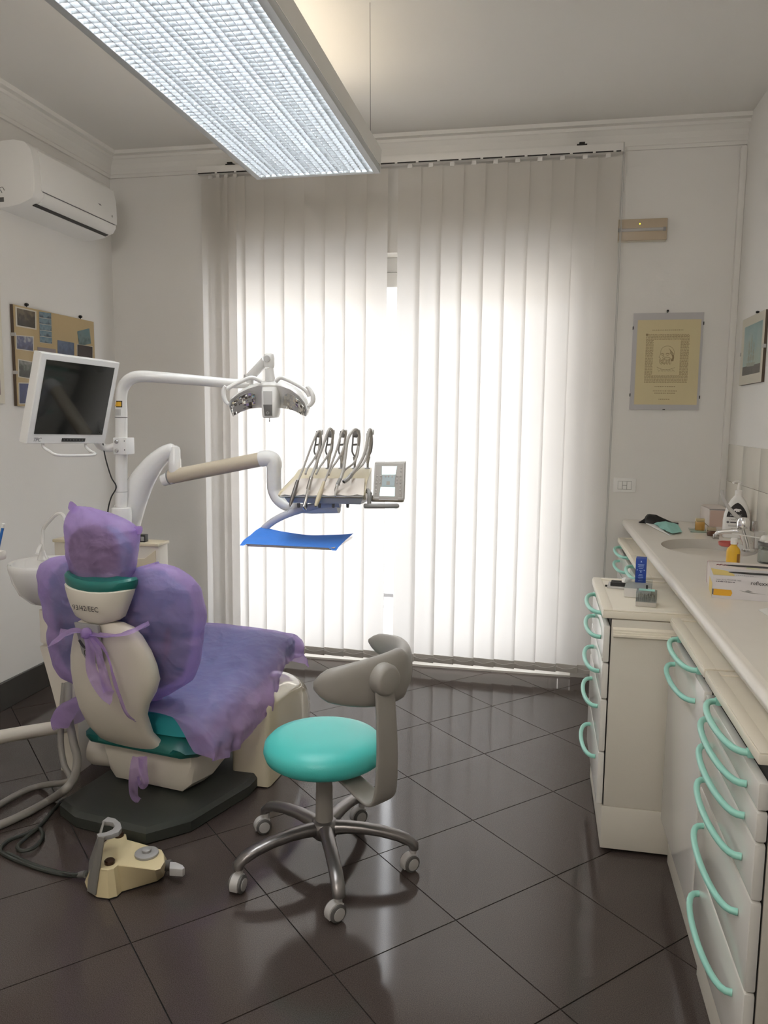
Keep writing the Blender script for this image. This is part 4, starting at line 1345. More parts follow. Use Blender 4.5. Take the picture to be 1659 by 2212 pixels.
# black pouch and green mask in the far corner of the counter
bm = NB()
out = [(-0.115, 0.0), (-0.075, 0.006), (-0.066, 0.022), (-0.045, 0.030), (-0.015, 0.024), (0.03, 0.010), (0.065, 0.006), (0.14, 0.0), (0.13, -0.006), (0.06, -0.004), (0.02, -0.012), (0.005, -0.022), (-0.04, -0.024), (-0.068, -0.022), (-0.070, -0.006), (-0.11, -0.008)]
PC = V((0.62, 4.17, CZ))
rings = []
for s, h in ((1.0, 0.001), (0.98, 0.008), (0.80, 0.020), (0.4, 0.030), (0.05, 0.032)):
    rings.append([PC + V((-0.055 + (a + 0.03) * s * (0.62 if a < 0 else 0.85), b * 1.6 * s, h * 1.5 if abs(a) < 0.075 else min(h, 0.009))) for a, b in out])
loft(bm, rings)
tag(obj('black_pouch', bm, M['black'], None), 'crumpled black pouch with strap on the far end of the counter', 'pouch')
bm = NB()
q = [at(*p, z=CZ + h) for p, h in (((1412, 1130), 0.012), ((1430, 1126), 0.020), ((1462, 1131), 0.012), ((1474, 1150), 0.006), ((1452, 1152), 0.008), ((1430, 1143), 0.010))]
ce = sum(q, V()) / 6 + V((0, 0, 0.006))
vs = []
NR, NA = 5, 24
rings = []
for r in range(NR + 1):
    ring = []
    for k in range(NA):
        f = k / NA * 6
        i = int(f); t = f - i
        p = q[i] * (1 - t) + q[(i + 1) % 6] * t
        s = 1 - r / NR * 0.96
        pp = ce + (p - ce) * s
        pp.z += 0.006 * noise.noise(pp * 40) + 0.005 * (1 - s)
        pp.z = max(pp.z, CZ + 0.002)
        ring.append(pp)
    rings.append(ring)
loft(bm, rings, cap=True)
tag(obj('face_mask', bm, M['teal_paper'], None), 'crumpled pale green surgical mask beside the black pouch', 'mask')
bm = NB()
q = [at(*p, z=CZ + 0.003) for p in ((1395, 1131), (1425, 1136), (1436, 1150), (1448, 1158), (1425, 1147))]
prism(bm, q, (0, 0, 0.003)); tag(obj('paper_tissue', bm, M['tissue'], None), 'thin white paper strip under the green mask', 'tissue')
# glass slab, jars and cardboard box in the corner
gs = [at(*p, z=CZ) for p in ((1487, 1142), (1524, 1144), (1526, 1151), (1492, 1150))]
bm = NB(); prism(bm, gs, (0, 0, 0.006), 0.001); tag(obj('glass_slab', bm, mat('green_glass_slab', (0.30, 0.40, 0.33), 0.1), None), 'small greenish glass mixing slab beside the jars', 'slab')
j1 = thing('dropper_jar', 'small square amber jar standing on the glass slab', 'jar', (0.765, 3.93, CZ + 0.006))
JC = V((0.765, 3.93, CZ + 0.006))
bm = NB(); box(bm, JC + V((0, 0, 0.021)), (0.042, 0.042, 0.042), BRt, 0.004); obj('jar_body', bm, M['amber'], j1)
bm = NB(); box(bm, JC + V((0, 0, 0.049)), (0.040, 0.040, 0.014), BRt, 0.003); obj('jar_lid', bm, mat('pale_amber_lid', (0.56, 0.44, 0.22), 0.3), j1)
bm = NB(); tube(bm, [JC + V((0.02, -0.01, 0.035)), JC + V((0.045, -0.06, 0.012))], 0.002, 6); obj('stirrer', bm, M['steel'], j1)
j2 = thing('brown_jar', 'small square jar of dark brown liquid right of the amber jar', 'jar', (0.79, 3.79, CZ))
JC = V((0.79, 3.79, CZ))
bm = NB(); box(bm, JC + V((0, 0, 0.012)), (0.038, 0.038, 0.024), BRt, 0.004); obj('jar_body', bm, M['brown_liquid'], j2)
bm = NB(); box(bm, JC + V((0, 0, 0.032)), (0.038, 0.038, 0.016), BRt, 0.003); obj('jar_lid', bm, mat('smoky_lid', (0.36, 0.29, 0.19), 0.3), j2)
wb = thing('cardboard_box', 'white and pale pink carton with open top in the corner behind the jars', 'box', (0.85, 4.15, CZ))
bm = NB(); c0 = V((0.825, 4.03, CZ)); prism(bm, [c0, c0 + V((0.085, 0, 0)), c0 + V((0.085, 0.17, 0)), c0 + V((-0.010, 0.17, 0))], (0, 0, 0.098), 0.001); obj('carton', bm, M['card_pink'], wb)
bm = NB(); prism(bm, [c0 + V((0.004, -0.0008, 0.012)), c0 + V((0.083, -0.0008, 0.012)), c0 + V((0.083, -0.0008, 0.092)), c0 + V((0.004, -0.0008, 0.092))], (0, -0.0006, 0)); obj('pink_panel', bm, M['pink_box'], wb, smooth=False)
bm = NB(); prism(bm, [c0 + V((0.0, -0.001, 0.094)), c0 + V((0.085, -0.001, 0.094)), c0 + V((0.085, -0.001, 0.0965)), c0 + V((0.0, -0.001, 0.0965))], (0, -0.0006, 0)); obj('flap_slit', bm, M['ink_grey'], wb, smooth=False)
bm = NB(); prism(bm, [c0 + V((0.005, 0.0, 0.099)), c0 + V((0.083, 0.0, 0.099)), c0 + V((0.083, 0.17, 0.104)), c0 + V((-0.008, 0.17, 0.104))], (0, 0, 0.0012)); obj('lid_flap', bm, M['card_pink'], wb, smooth=False)
bm = NB(); lathe(bm, [(0.030, 0), (0.036, 0.004), (0.040, 0.018), (0.037, 0.018), (0.032, 0.006)], (0.795, 3.645 - 0.16, CZ), 20); tag(obj('red_dish', bm, M['red_plastic'], None), 'small shallow red plastic dish at the sink rim under the tap', 'dish')
bm = NB(); lathe(bm, [(0.015, 0), (0.016, 0.002), (0.021, 0.070), (0.022, 0.071), (0.020, 0.071), (0.014, 0.005)], (0.910, 3.46, CZ), 20); tag(obj('paper_cup', bm, M['tissue'], None), 'white disposable cup by the wall right of the tap', 'cup')
gj = thing('glass_jar', 'glass jar of white cotton with a metal rim at the right frame edge', 'jar', (0.855, 3.10, CZ))
GC = V((0.855, 3.10, CZ))
bm = NB(); lathe(bm, [(0.036, 0.0), (0.040, 0.003), (0.040, 0.062), (0.037, 0.070), (0.0355, 0.066), (0.0375, 0.060), (0.0375, 0.005), (0.03, 0.003)], GC, 24); obj('jar_body', bm, M['clear_plastic'], gj)
bm = NB(); lathe(bm, [(0.037, 0.064), (0.042, 0.066), (0.042, 0.078), (0.037, 0.080)], GC, 24); obj('metal_rim', bm, M['grey_dark'], gj)
bm = NB()
for k in range(9):
    a = k * 0.7
    r_ = 0.0 if k == 0 else 0.02
    vs = bmesh.ops.create_icosphere(bm, subdivisions=2, radius=0.017, matrix=Matrix.Translation(GC + V((r_ * math.cos(a), r_ * math.sin(a), 0.078 + 0.006 * (k % 3)))))['verts']
    for v in vs:
        v.co += v.normal * 0.004 * noise.noise(v.co * 90)
o = obj('cotton_wool', bm, M['tissue'], gj); o['kind'] = 'stuff'
bm = NB(); lathe(bm, [(0.028, 0.0), (0.030, 0.003), (0.030, 0.045)], GC + V((0, 0, 0.005)), 20); obj('jar_filling', bm, mat('cloudy_filling', (0.70, 0.69, 0.64), 0.4), gj)
bm = NB(); tube(bm, [GC + V((-0.012, 0.012, 0.088)), GC + V((-0.125, 0.05, 0.100))], 0.0022, 6); tag(obj('cotton_swab', bm, M['tissue'], None), 'long white swab stick lying from the jar to the yellow bottle', 'swab')
bm = NB(); tube(bm, [(0.885, 3.43, CZ + 0.001), (0.883, 3.432, CZ + 0.085)], 0.002, 6); lathe(bm, [(0.004, 0.0), (0.011, 0.012), (0.011, 0.040), (0.006, 0.042)], (0.883, 3.432, CZ + 0.075), 12); lathe(bm, [(0.018, 0), (0.018, 0.003)], (0.885, 3.43, CZ), 14); tag(obj('prophy_brush', bm, M['steel'], None), 'small grey metal stand with a cup tip beside the paper cup', 'holder')
bm = NB(); s_ = [at(*p, z=CZ + 0.0008) for p in ((1638, 1318), (1662, 1312), (1700, 1345), (1672, 1340))]
prism(bm, s_, (0, 0, 0.0007)); tag(obj('paper_sheet', bm, M['tissue'], None), 'white sheet of paper on the counter before the glove boxes', 'paper')

# ------------------------------------------------------------------ things on the mobile unit
TZ = 0.8115
cs = thing('bur_case', 'small flat clear case with two black bars at the back of the drawer unit', 'case', (0.29, 2.90, TZ))
R8 = Matrix.Rotation(math.radians(-9), 3, 'Z')
CC = V((0.292, 2.905, TZ))
bm = NB(); box(bm, CC + V((0, 0, 0.004)), (0.062, 0.085, 0.008), R8, 0.001); obj('tray', bm, M['grey_light'], cs)
for dy, hh in ((-0.026, 0.013), (0.020, 0.010)):
    bm = NB(); box(bm, CC + R8 @ V((0.004, dy, 0)) + V((0, 0, 0.008 + hh / 2)), (0.05, 0.018, hh), R8, 0.0015); obj('bar', bm, M['black'], cs)
bm = NB(); lathe(bm, [(0.004, 0), (0.004, 0.006)], CC + R8 @ V((-0.036, -0.02, 0)) + V((0, 0, 0.001)), 8); obj('knob', bm, M['black'], cs)
db = thing('blue_carton', 'upright dark blue carton with pale side standing on the drawer unit', 'box', (0.375, 2.93, TZ))
BBC = V((0.376, 2.92, TZ))
bm = NB(); box(bm, BBC + V((0, 0, 0.054)), (0.036, 0.05, 0.108), R8, 0.0008); obj('carton', bm, M['card_blue'], db)
pb_ = lambda u, w, l=0.0006: BBC + R8 @ V((u, -0.025 - l, 0)) + V((0, 0, w))
bm = NB(); q = [BBC + R8 @ V((-0.0187, v, 0)) + V((0, 0, w)) for v, w in ((-0.025, 0.001), (-0.025, 0.107), (0.025, 0.107), (0.025, 0.001))]; flat(bm, q); obj('pale_side', bm, M['card_blue_pale'], db, smooth=False)
bm = NB()
for zc in (0.095, 0.058):
    flat(bm, [pb_(-0.0025, zc), pb_(0.003, zc), pb_(0.001, zc + 0.006), pb_(-0.0015, zc + 0.0055)])
for zc, w in ((0.086, .011), (0.082, .009), (0.078, .010), (0.072, .007), (0.064, .006), (0.05, .006), (0.045, .008), (0.039, .009), (0.034, .007), (0.027, .008), (0.014, .009), (0.010, .006)):
    flat(bm, [pb_(-w, zc), pb_(w, zc), pb_(w, zc + 0.0016), pb_(-w, zc + 0.0016)])
for u in (-0.0125, 0.0115):
    flat(bm, [pb_(u - 0.002, 0.065), pb_(u + 0.002, 0.065), pb_(u + 0.002, 0.0685), pb_(u - 0.002, 0.0685)])
o = obj('printed_text', bm, M['card_blue_pale'], db, smooth=False); o['kind'] = 'stuff'
wc = thing('white_cap_jar', 'small white capped jar left of the blue carton', 'jar', (0.322, 2.875, TZ))
bm = NB(); lathe(bm, [(0.012, 0), (0.014, 0.002), (0.014, 0.020), (0.012, 0.024)], (0.322, 2.875, TZ), 18); obj('jar_body', bm, M['clear_plastic'], wc)
bm = NB(); lathe(bm, [(0.0165, 0.024), (0.017, 0.026), (0.0165, 0.037), (0.012, 0.039)], (0.322, 2.875, TZ), 18); obj('jar_lid', bm, M['white_plastic'], wc)
cb = thing('clear_plastic_box', 'frosted clear plastic box in the middle of the drawer unit top', 'box', (0.35, 2.78, TZ))
CB = V((0.352, 2.785, TZ))
bm = NB(); box(bm, CB + V((0, 0, 0.016)), (0.088, 0.115, 0.032), R8, 0.003); obj('base', bm, mat('frosted_plastic', (0.64, 0.62, 0.60), 0.3), cb)
bm = NB(); box(bm, CB + V((0, 0, 0.040)), (0.092, 0.119, 0.016), R8, 0.003); obj('lid', bm, M['clear_plastic'], cb)
bm = NB(); box(bm, CB + R8 @ V((0.030, -0.0605, 0)) + V((0, 0, 0.041)), (0.006, 0.002, 0.014), R8); obj('black_tab', bm, M['black'], cb, smooth=False)
bb = thing('bur_box', 'clear lidded box of small steel burs at the near edge of the drawer unit', 'box', (0.362, 2.63, TZ))
BB = V((0.360, 2.632, TZ))
bm = NB(); box(bm, BB + V((0, 0, 0.008)), (0.064, 0.066, 0.016), R8, 0.002); obj('base', bm, mat('smoky_plastic', (0.50, 0.47, 0.43), 0.3), bb)
bm = NB()
for s, c_, sz in ((1, V((0, -0.032, 0.030)), (0.064, 0.002, 0.03)), (1, V((0, 0.032, 0.030)), (0.064, 0.002, 0.03)), (1, V((-0.031, 0, 0.030)), (0.002, 0.062, 0.03)), (1, V((0.031, 0, 0.030)), (0.002, 0.062, 0.03)), (1, V((0, 0, 0.046)), (0.064, 0.066, 0.002))):
    box(bm, BB + R8 @ V((c_.x, c_.y, 0)) + V((0, 0, c_.z)), sz, R8)
obj('lid', bm, M['clear_plastic'], bb, smooth=False)
bm = NB(); box(bm, BB + R8 @ V((0, 0.012, 0)) + V((0, 0, 0.0475)), (0.05, 0.03, 0.0008), R8); obj('green_label', bm, M['teal_paper'], bb, smooth=False)
rr = random.Random(5)
for r in range(2):
    for k in range(9):
        p = BB + R8 @ V((-0.024 + k * 0.006, -0.020 + r * 0.018, 0)) + V((0, 0, 0.016))
        hgt = rr.uniform(0.013, 0.021)
        bm = NB(); tube(bm, [p, p + V((0, 0, hgt))], 0.0009, 5); lathe(bm, [(0.0008, 0), (0.0022, 0.002), (0.0018, 0.006), (0.0006, 0.008)], p + V((0, 0, hgt - 0.002)), 6)
        tag(obj('dental_bur', bm, M['steel'], None), 'small steel dental bur standing upright inside the clear bur box', 'bur', 'burs in the clear bur box')

# ------------------------------------------------------------------ dental chair
AX = V((0.17007442, 0.98543122, 0.0))
RX = V((0.98543122, -0.17007442, 0.0))
HG = V((-1.385, 2.50, 0.0))


def ch(r, d, z):
    return HG + RX * r + AX * d + V((0, 0, z))


dc = thing('dental_chair', 'dental patient chair with lilac plastic covers, cream shell and dark base plate', 'dental chair', (-1.33, 2.75, 0))

# floor plate
pl = [(-0.21, -0.20), (-0.10, -0.245), (0.195, -0.245), (0.285, -0.12), (0.335, 0.18), (0.30, 0.50), (0.16, 0.80), (-0.22, 0.80), (-0.22, 0.1)]
bm = NB()
loft(bm, [[ch(a * s, b * t + c, z) for a, b in pl] for s, t, c, z in ((0.985, 0.985, 0, 0.0), (1.0, 1.0, 0, 0.006), (1.0, 1.0, 0, 0.040), (0.965, 0.96, 0.004, 0.056), (0.95, 0.945, 0.006, 0.058))])
obj('base_plate', bm, M['base_dark'], dc, angle=25)
# cream lifting body under the seat
bm = NB()
sec = []
for d, x0, x1, z0, z1, ch_ in ((-0.015, -0.165, 0.215, 0.10, 0.225, 0.03), (0.0, -0.175, 0.225, 0.070, 0.235, 0.03), (0.12, -0.18, 0.235, 0.060, 0.25, 0.03), (0.30, -0.18, 0.235, 0.115, 0.26, 0.03), (0.55, -0.17, 0.225, 0.18, 0.28, 0.03)):
    sec.append([ch(a, d, z) for a, z in ((x0 + 0.045, z0), (x1 - 0.06, z0), (x1 - 0.02, z0 + 0.035), (x1, z1 - 0.04), (x1, z1), (x0, z1), (x0, z1 - 0.04), (x0 + 0.02, z0 + 0.03))])
loft(bm, sec)
obj('seat_shell', bm, M['cream'], dc, angle=35)
bm = NB(); lathe(bm, [(0.052, -0.02), (0.06, 0.0), (0.06, 0.10), (0.05, 0.115)], ch(-0.30, 0.10, 0.11), 20, Matrix.Rotation(PI / 2, 3, 'Y')); obj('pivot_cover', bm, M['cream'], dc)
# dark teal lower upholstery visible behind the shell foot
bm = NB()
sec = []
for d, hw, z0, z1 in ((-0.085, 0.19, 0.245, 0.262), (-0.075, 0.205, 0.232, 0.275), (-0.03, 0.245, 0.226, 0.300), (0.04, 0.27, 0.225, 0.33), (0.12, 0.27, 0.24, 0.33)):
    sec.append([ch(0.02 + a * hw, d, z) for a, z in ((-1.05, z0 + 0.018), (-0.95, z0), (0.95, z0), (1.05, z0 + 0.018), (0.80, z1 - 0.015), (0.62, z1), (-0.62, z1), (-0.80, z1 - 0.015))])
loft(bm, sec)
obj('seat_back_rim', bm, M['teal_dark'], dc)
# cream rounded foot housing at the right front of the chair
fb = []
bm = NB()
secs = []
for y, x0, x1, z0, zt, cr in ((2.690, -1.110, -0.990, 0.006, 0.335, 0.04), (2.694, -1.118, -0.980, 0.004, 0.345, 0.045), (2.705, -1.125, -0.972, 0.004, 0.352, 0.05), (2.80, -1.15, -0.965, 0.004, 0.362, 0.06), (2.95, -1.19, -0.965, 0.004, 0.352, 0.07), (3.10, -1.22, -0.970, 0.004, 0.325, 0.09), (3.25, -1.24, -0.985, 0.004, 0.265, 0.10), (3.36, -1.24, -1.01, 0.004, 0.18, 0.09), (3.42, -1.22, -1.05, 0.004, 0.09, 0.05)):
    ring = [V((x0, y, z0)), V((x1, y, z0)), V((x1, y, (z0 + zt) * 0.5))]
    for k in range(7):
        a = PI / 2 * k / 6
        ring.append(V((x1 - cr + cr * math.cos(a), y + 0.0, zt - cr + cr * math.sin(a))))
    ring += [V((x0 + 0.02, y, zt)), V((x0, y, zt - 0.02))]
    secs.append(ring)
loft(bm, secs)
obj('foot_housing', bm, M['beige_gloss'], dc, angle=50)

# seat cushion and its draped cover
prof_top = [(-0.06, 0.385), (0.0, 0.395), (0.15, 0.41), (0.32, 0.435), (0.48, 0.475), (0.58, 0.497), (0.66, 0.492), (0.71, 0.46), (0.745, 0.40), (0.775, 0.34), (0.80, 0.30), (1.0, 0.25)]


def lerp_prof(p, t):
    for (a, x), (b, y) in zip(p[:-1], p[1:]):
        if a <= t <= b:
            return x + (y - x) * (t - a) / (b - a)
    return p[0][1] if t < p[0][0] else p[-1][1]


bm = NB()
secs = []
for k in range(23):
    d = -0.05 + k * 0.75 / 22
    zt = lerp_prof(prof_top, d)
    e = min(1.0, (min(d + 0.055, 0.705 - d) + 0.012) / 0.05)
    hw = (0.265 if d < 0.6 else 0.265 - (d - 0.6) * 0.10) * (0.80 + 0.20 * e)
    hh = 0.055 * (0.5 + 0.5 * e)
    secs.append([ch(0.015 + hw * c, d, zt - 0.055 + hh * s) for c, s in (sup(2 * PI * q / 32, 4.5) for q in range(32))])
loft(bm, secs)
obj('seat_cushion', bm, M['teal_chair'], dc)


def crumple(p, amp, fr=7.0, seed=0.0):
    q = p * fr + V((seed, seed * 0.7, -seed))
    return amp * (noise.noise(q) + 0.6 * (1 - abs(noise.noise(q * 2.3))) * 1.2 - 0.6 + 0.25 * noise.noise(q * 6.1))


low_r = [(-0.12, 0.262), (-0.06, 0.250), (0.0, 0.235), (0.10, 0.245), (0.17, 0.268), (0.30, 0.298), (0.39, 0.335), (0.45, 0.385), (0.53, 0.400), (0.60, 0.395), (0.68, 0.395), (0.75, 0.365), (0.85, 0.31), (1.02, 0.24)]
bm = NB()
ND, NP = 110, 92
rows = []
for k in range(-8, ND + 1):
    flap0 = max(0, -k) * 0.0135
    d = -0.085 + max(k, 0) * 0.875 / ND - (0.012 * math.sin(min(1, flap0 / 0.03) * PI / 2) if k < 0 else 0)
    zt0 = lerp_prof(prof_top, d) + 0.010
    zl0 = lerp_prof(low_r, d)
    hw = (0.285 if d < 0.6 else 0.285 - (d - 0.6) * 0.06)
    pull = math.exp(-((d - 0.69) / 0.035) ** 2) * 0.016
    blg = 0.095 - 0.075 * min(1, max(0, (d - 0.30) / 0.30))
    row = []
    for q in range(NP + 1):
        t = -1 + 2 * q / NP
        a = abs(t)
        sm = min(1, max(0, (a - 0.42) / 0.25))
        zt = zt0 - flap0 * sm * sm * (3 - 2 * sm)
        zl = min(zl0, zt - 0.02)
        if a < 0.62:
            r = t / 0.62 * hw * 0.93
            z = zt - 0.012 * (a / 0.62) ** 4
        else:
            f = (a - 0.62) / 0.38
            bulge = math.sin(min(f * 1.25, 1) * PI * 0.5)
            r = math.copysign(hw * 0.93 + blg * bulge - 0.012 * f + (pull * f if t > 0 else 0), t)
            z = zt - 0.012 - (zt - 0.012 - zl) * f ** 1.25
        p = ch(0.015 + r, d, z)
        w = 0.010 if a < 0.62 else 0.016
        if a < 0.62:
            # lies on the cushion down the middle, lifts in creases towards the edges
            on = max(0.15, (a / 0.62) ** 2)
            p.z += max(-0.004, crumple(p, w * on, 6.0, 2.0))
            s_ = math.sin((d * 0.8 + t * 0.35) * 60 + 3 * noise.noise(p * 5)) * 0.003 * on
            p.z += s_
        else:
            n_ = math.copysign(1, t)
            fold = math.sin(d * 48 + f * 2.5 + 7 * noise.noise(V((d * 5, t, 0)))) * 0.0075 * f
            p += RX * n_ * (crumple(p, w, 8.0, 5.0) + fold)
        row.append(bm.verts.new(p))
    rows.append(row)
for a, b in zip(rows[:-1], rows[1:]):
    for q in range(NP):
        bm.faces.new((a[q], a[q + 1], b[q + 1], b[q]))
obj('seat_cover', bm, M['film'], dc, angle=75)

# backrest: teal cushion, lilac bag, cream shell
ext = [(0.415, -0.27, 0.10), (0.45, -0.335, 0.16), (0.50, -0.355, 0.235), (0.60, -0.35, 0.29), (0.70, -0.338, 0.322), (0.78, -0.33, 0.343), (0.85, -0.318, 0.335), (0.895, -0.295, 0.305), (0.925, -0.235, 0.265), (0.942, -0.12, 0.20)]


def ext_at(z):
    l = lerp_prof([(a, b) for a, b, c in ext], z)
    r = lerp_prof([(a, c) for a, b, c in ext], z)
    return l, r


bd = lambda z: -0.015 - 0.255 * (z - 0.40)
bm = NB()
secs = []
for k in range(21):
    z = 0.44 + k * 0.465 / 20
    l, r = ext_at(z)
    l, r = l + 0.045, r - 0.045
    e = math.sin(PI * min(1, max(0.05, min(k, 20 - k) / 4)) / 2)
    secs.append([ch((l + r) / 2 + (r - l) / 2 * c * (0.85 + 0.15 * e), bd(z) + 0.055 * s * (0.4 + 0.6 * e), z) for c, s in (sup(2 * PI * q / 36, 3.2) for q in range(36))])
loft(bm, secs)
obj('backrest_cushion', bm, M['teal_chair'], dc)
bm = NB()
secs = []
for k in range(15):
    z = 0.455 + k * 0.40 / 14
    l, r = ext_at(z)
    e = math.sin(PI * (0.08 + 0.84 * k / 14)) ** 0.4
    cx0, hw0 = (l + r) / 2, (r - l) / 2 - 0.085
    secs.append([ch(cx0 + hw0 * e * c, bd(z) - 0.040 + 0.010 * s, z) for c, s in (sup(2 * PI * q / 28, 3.0) for q in range(28))])
loft(bm, secs)
obj('backrest_plate', bm, mat('dark_violet_backing', (0.05, 0.035, 0.045), 0.6), dc)
bm = NB()
secs = []
NZ, NQ = 72, 120
for k in range(NZ + 1):
    z = 0.405 + k * 0.545 / NZ
    l, r = ext_at(z)
    e = math.sin(PI / 2 * min(1, min(k, (NZ - k) * 0.8) / 12))
    ring = []
    for q in range(NQ):
        c, s = sup(2 * PI * q / NQ, 2.7)
        rr = (l + r) / 2 + (r - l) / 2 * c
        zz = z
        # hollow of the top edge behind the headrest
        if z > 0.84:
            dip = math.exp(-((rr - 0.03) / 0.13) ** 2) * 0.055 * (z - 0.84) / 0.1
            zz -= dip
        p = ch(rr, bd(z) + (0.030 + 0.055 * e) * s, zz)
        amp = 0.0045
        nrm = (RX * c + AX * s)
        nrm.normalize()
        strain = math.sin(zz * 44 + rr * 60 * (1 if rr > 0 else -1) + 5.0 * noise.noise(p * 6)) * 0.0022
        ang = math.atan2(zz - 0.72, rr - 0.03)
        dist = math.hypot(zz - 0.72, rr - 0.03)
        strain += 0.0045 * math.sin(ang * 16 + 2.5 * noise.noise(p * 5)) * min(1, dist / 0.10) * math.exp(-dist / 0.3) * (1 if s < 0.3 else 0.3)
        p += nrm * (crumple(p, amp, 6.5, 9.0) + strain)
        # pinched in by the knotted band near half height
        p -= nrm * 0.012 * math.exp(-((zz - 0.655 - 0.08 * (rr > 0) * rr) / 0.022) ** 2) * (1 if s < 0.2 else 0.3)
        if k == 0 or k == 1:
            p.z += 0.018 * noise.noise(p * 14)
        ring.append(p)
    secs.append(ring)
loft(bm, secs, cap=True)
obj('backrest_cover', bm, M['film'], dc, angle=75)

shell = [(0.213, 0.015, -0.125, 0.185, 0.018), (0.225, -0.020, -0.132, 0.165, 0.028), (0.26, -0.060, -0.140, 0.132, 0.032), (0.32, -0.105, -0.145, 0.118, 0.034), (0.40, -0.145, -0.146, 0.128, 0.034), (0.45, -0.160, -0.146, 0.152, 0.034), (0.50, -0.172, -0.146, 0.190, 0.034), (0.55, -0.183, -0.142, 0.214, 0.034), (0.60, -0.194, -0.130, 0.212, 0.034), (0.65, -0.206, -0.110, 0.200, 0.032), (0.70, -0.218, -0.086, 0.176, 0.030), (0.73, -0.226, -0.066, 0.150, 0.026), (0.745, -0.230, -0.04, 0.115, 0.016)]
bm = NB()
secs = []
for z, d, l, r, t in shell:
    secs.append([ch((l + r) / 2 + (r - l) / 2 * c, d + t * s - 0.012 * (1 - c * c), z) for c, s in (sup(2 * PI * q / 36, 3.4) for q in range(36))])
loft(bm, secs)
sh_o = obj('backrest_shell', bm, M['cream'], dc)
# lever plate on the shell
bm = NB()
pp = [(-0.030, 0.745), (-0.020, 0.64), (-0.006, 0.612), (0.045, 0.606), (0.058, 0.625), (0.066, 0.745)]
prism(bm, [ch(a, -0.2655 - (z - 0.6) * 0.18, z) for a, z in pp], AX * 0.012, 0.003)
lv = obj('lever_plate', bm, M['grey_mid'], sh_o)
lettering('0.', 0.034, M['ink'], ch(-0.002, -0.270 - 0.008, 0.632), RX, V((0, 0, 1)) - AX * 0.18, lv, lift=0.002)
bm = NB(); tube(bm, smooth_path([ch(-0.018, -0.283, 0.685), ch(0.0, -0.284, 0.665), ch(0.022, -0.284, 0.660)], 4), 0.004, 6); obj('lever_slot', bm, M['ink'], lv)
# headrest bracket cup with text
bm = NB()
secs = []
for z, l, r, t in ((0.742, -0.045, 0.105, 0.018), (0.755, -0.065, 0.125, 0.030), (0.785, -0.076, 0.140, 0.036), (0.815, -0.084, 0.156, 0.038), (0.838, -0.089, 0.168, 0.038), (0.851, -0.092, 0.174, 0.036), (0.855, -0.086, 0.168, 0.030)):
    secs.append([ch((l + r) / 2 + (r - l) / 2 * c, -0.255 - (z - 0.74) * 0.10 + t * s + 0.020 * c * c, z + 0.012 * c * c) for c, s in (sup(2 * PI * q / 36, 3.2) for q in range(36))])
loft(bm, secs)
cup = obj('headrest_bracket', bm, M['cream'], dc)
lettering('93/42/EEC', 0.0245, M['ink'], ch(-0.022, -0.2995, 0.792), RX, V((0, 0, 1)) - AX * 0.12, cup, lift=0.003)
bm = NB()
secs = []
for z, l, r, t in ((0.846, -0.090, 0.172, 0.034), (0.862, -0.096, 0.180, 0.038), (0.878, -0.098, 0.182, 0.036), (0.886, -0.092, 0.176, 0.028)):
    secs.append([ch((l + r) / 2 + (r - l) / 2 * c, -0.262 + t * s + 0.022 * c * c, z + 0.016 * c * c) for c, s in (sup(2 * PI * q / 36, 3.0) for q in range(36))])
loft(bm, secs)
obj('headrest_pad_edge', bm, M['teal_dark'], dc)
# headrest cushion and its bag
bm = NB()
secs = []
for k in range(15):
    f = k / 14
    z = 0.885 + f * 0.165
    e = math.sin(PI * (0.06 + 0.88 * f)) ** 0.5
    secs.append([ch(0.018 + 0.118 * c * e, -0.205 + 0.040 * s * e, z) for c, s in (sup(2 * PI * q / 28, 2.8) for q in range(28))])
loft(bm, secs)
obj('headrest_cushion', bm, M['teal_chair'], dc)
bm = NB()
loft(bm, [[ch(0.020 + 0.100 * sc * c, dd_, 0.972 + 0.088 * sc * s) for c, s in (sup(2 * PI * q / 28, 2.2) for q in range(28))] for sc, dd_ in ((1.0, -0.238), (1.0, -0.248), (0.9, -0.254))])
obj('headrest_plate', bm, mat('dark_brown_backing', (0.035, 0.025, 0.025), 0.6), dc)
bm = NB()
secs = []
NZ, NQ = 44, 88
hout = [(0.848, -0.020, 0.055), (0.856, -0.045, 0.088), (0.872, -0.070, 0.112), (0.90, -0.094, 0.132), (0.94, -0.113, 0.148), (0.98, -0.122, 0.160), (1.02, -0.123, 0.166), (1.05, -0.120, 0.162), (1.075, -0.112, 0.120), (1.098, -0.100, 0.060), (1.113, -0.088, -0.02)]
for k in range(NZ + 1):
    z = 0.848 + k * 0.265 / NZ
    l = lerp_prof([(a, b) for a, b, c in hout], z)
    r = lerp_prof([(a, c) for a, b, c in hout], z)
    e = math.sin(PI / 2 * min(1, min(k + 1.5, (NZ - k) * 0.7 + 0.6) / 9))
    ring = []
    for q in range(NQ):
        c, s = sup(2 * PI * q / NQ, 2.3)
        p = ch((l + r) / 2 + (r - l) / 2 * c, -0.208 + 0.062 * s * e, z)
        nrm = (RX * c + AX * s).normalized()
        p += nrm * (crumple(p, 0.007, 9.0, 3.0) + math.sin((l + r) / 2 * 30 + c * 9 + z * 18 + 2 * noise.noise(p * 8)) * 0.0022 * (1 - abs(c)))
        ring.append(p)
    secs.append(ring)
loft(bm, secs)
bag = obj('headrest_cover', bm, M['film'], dc, angle=75)
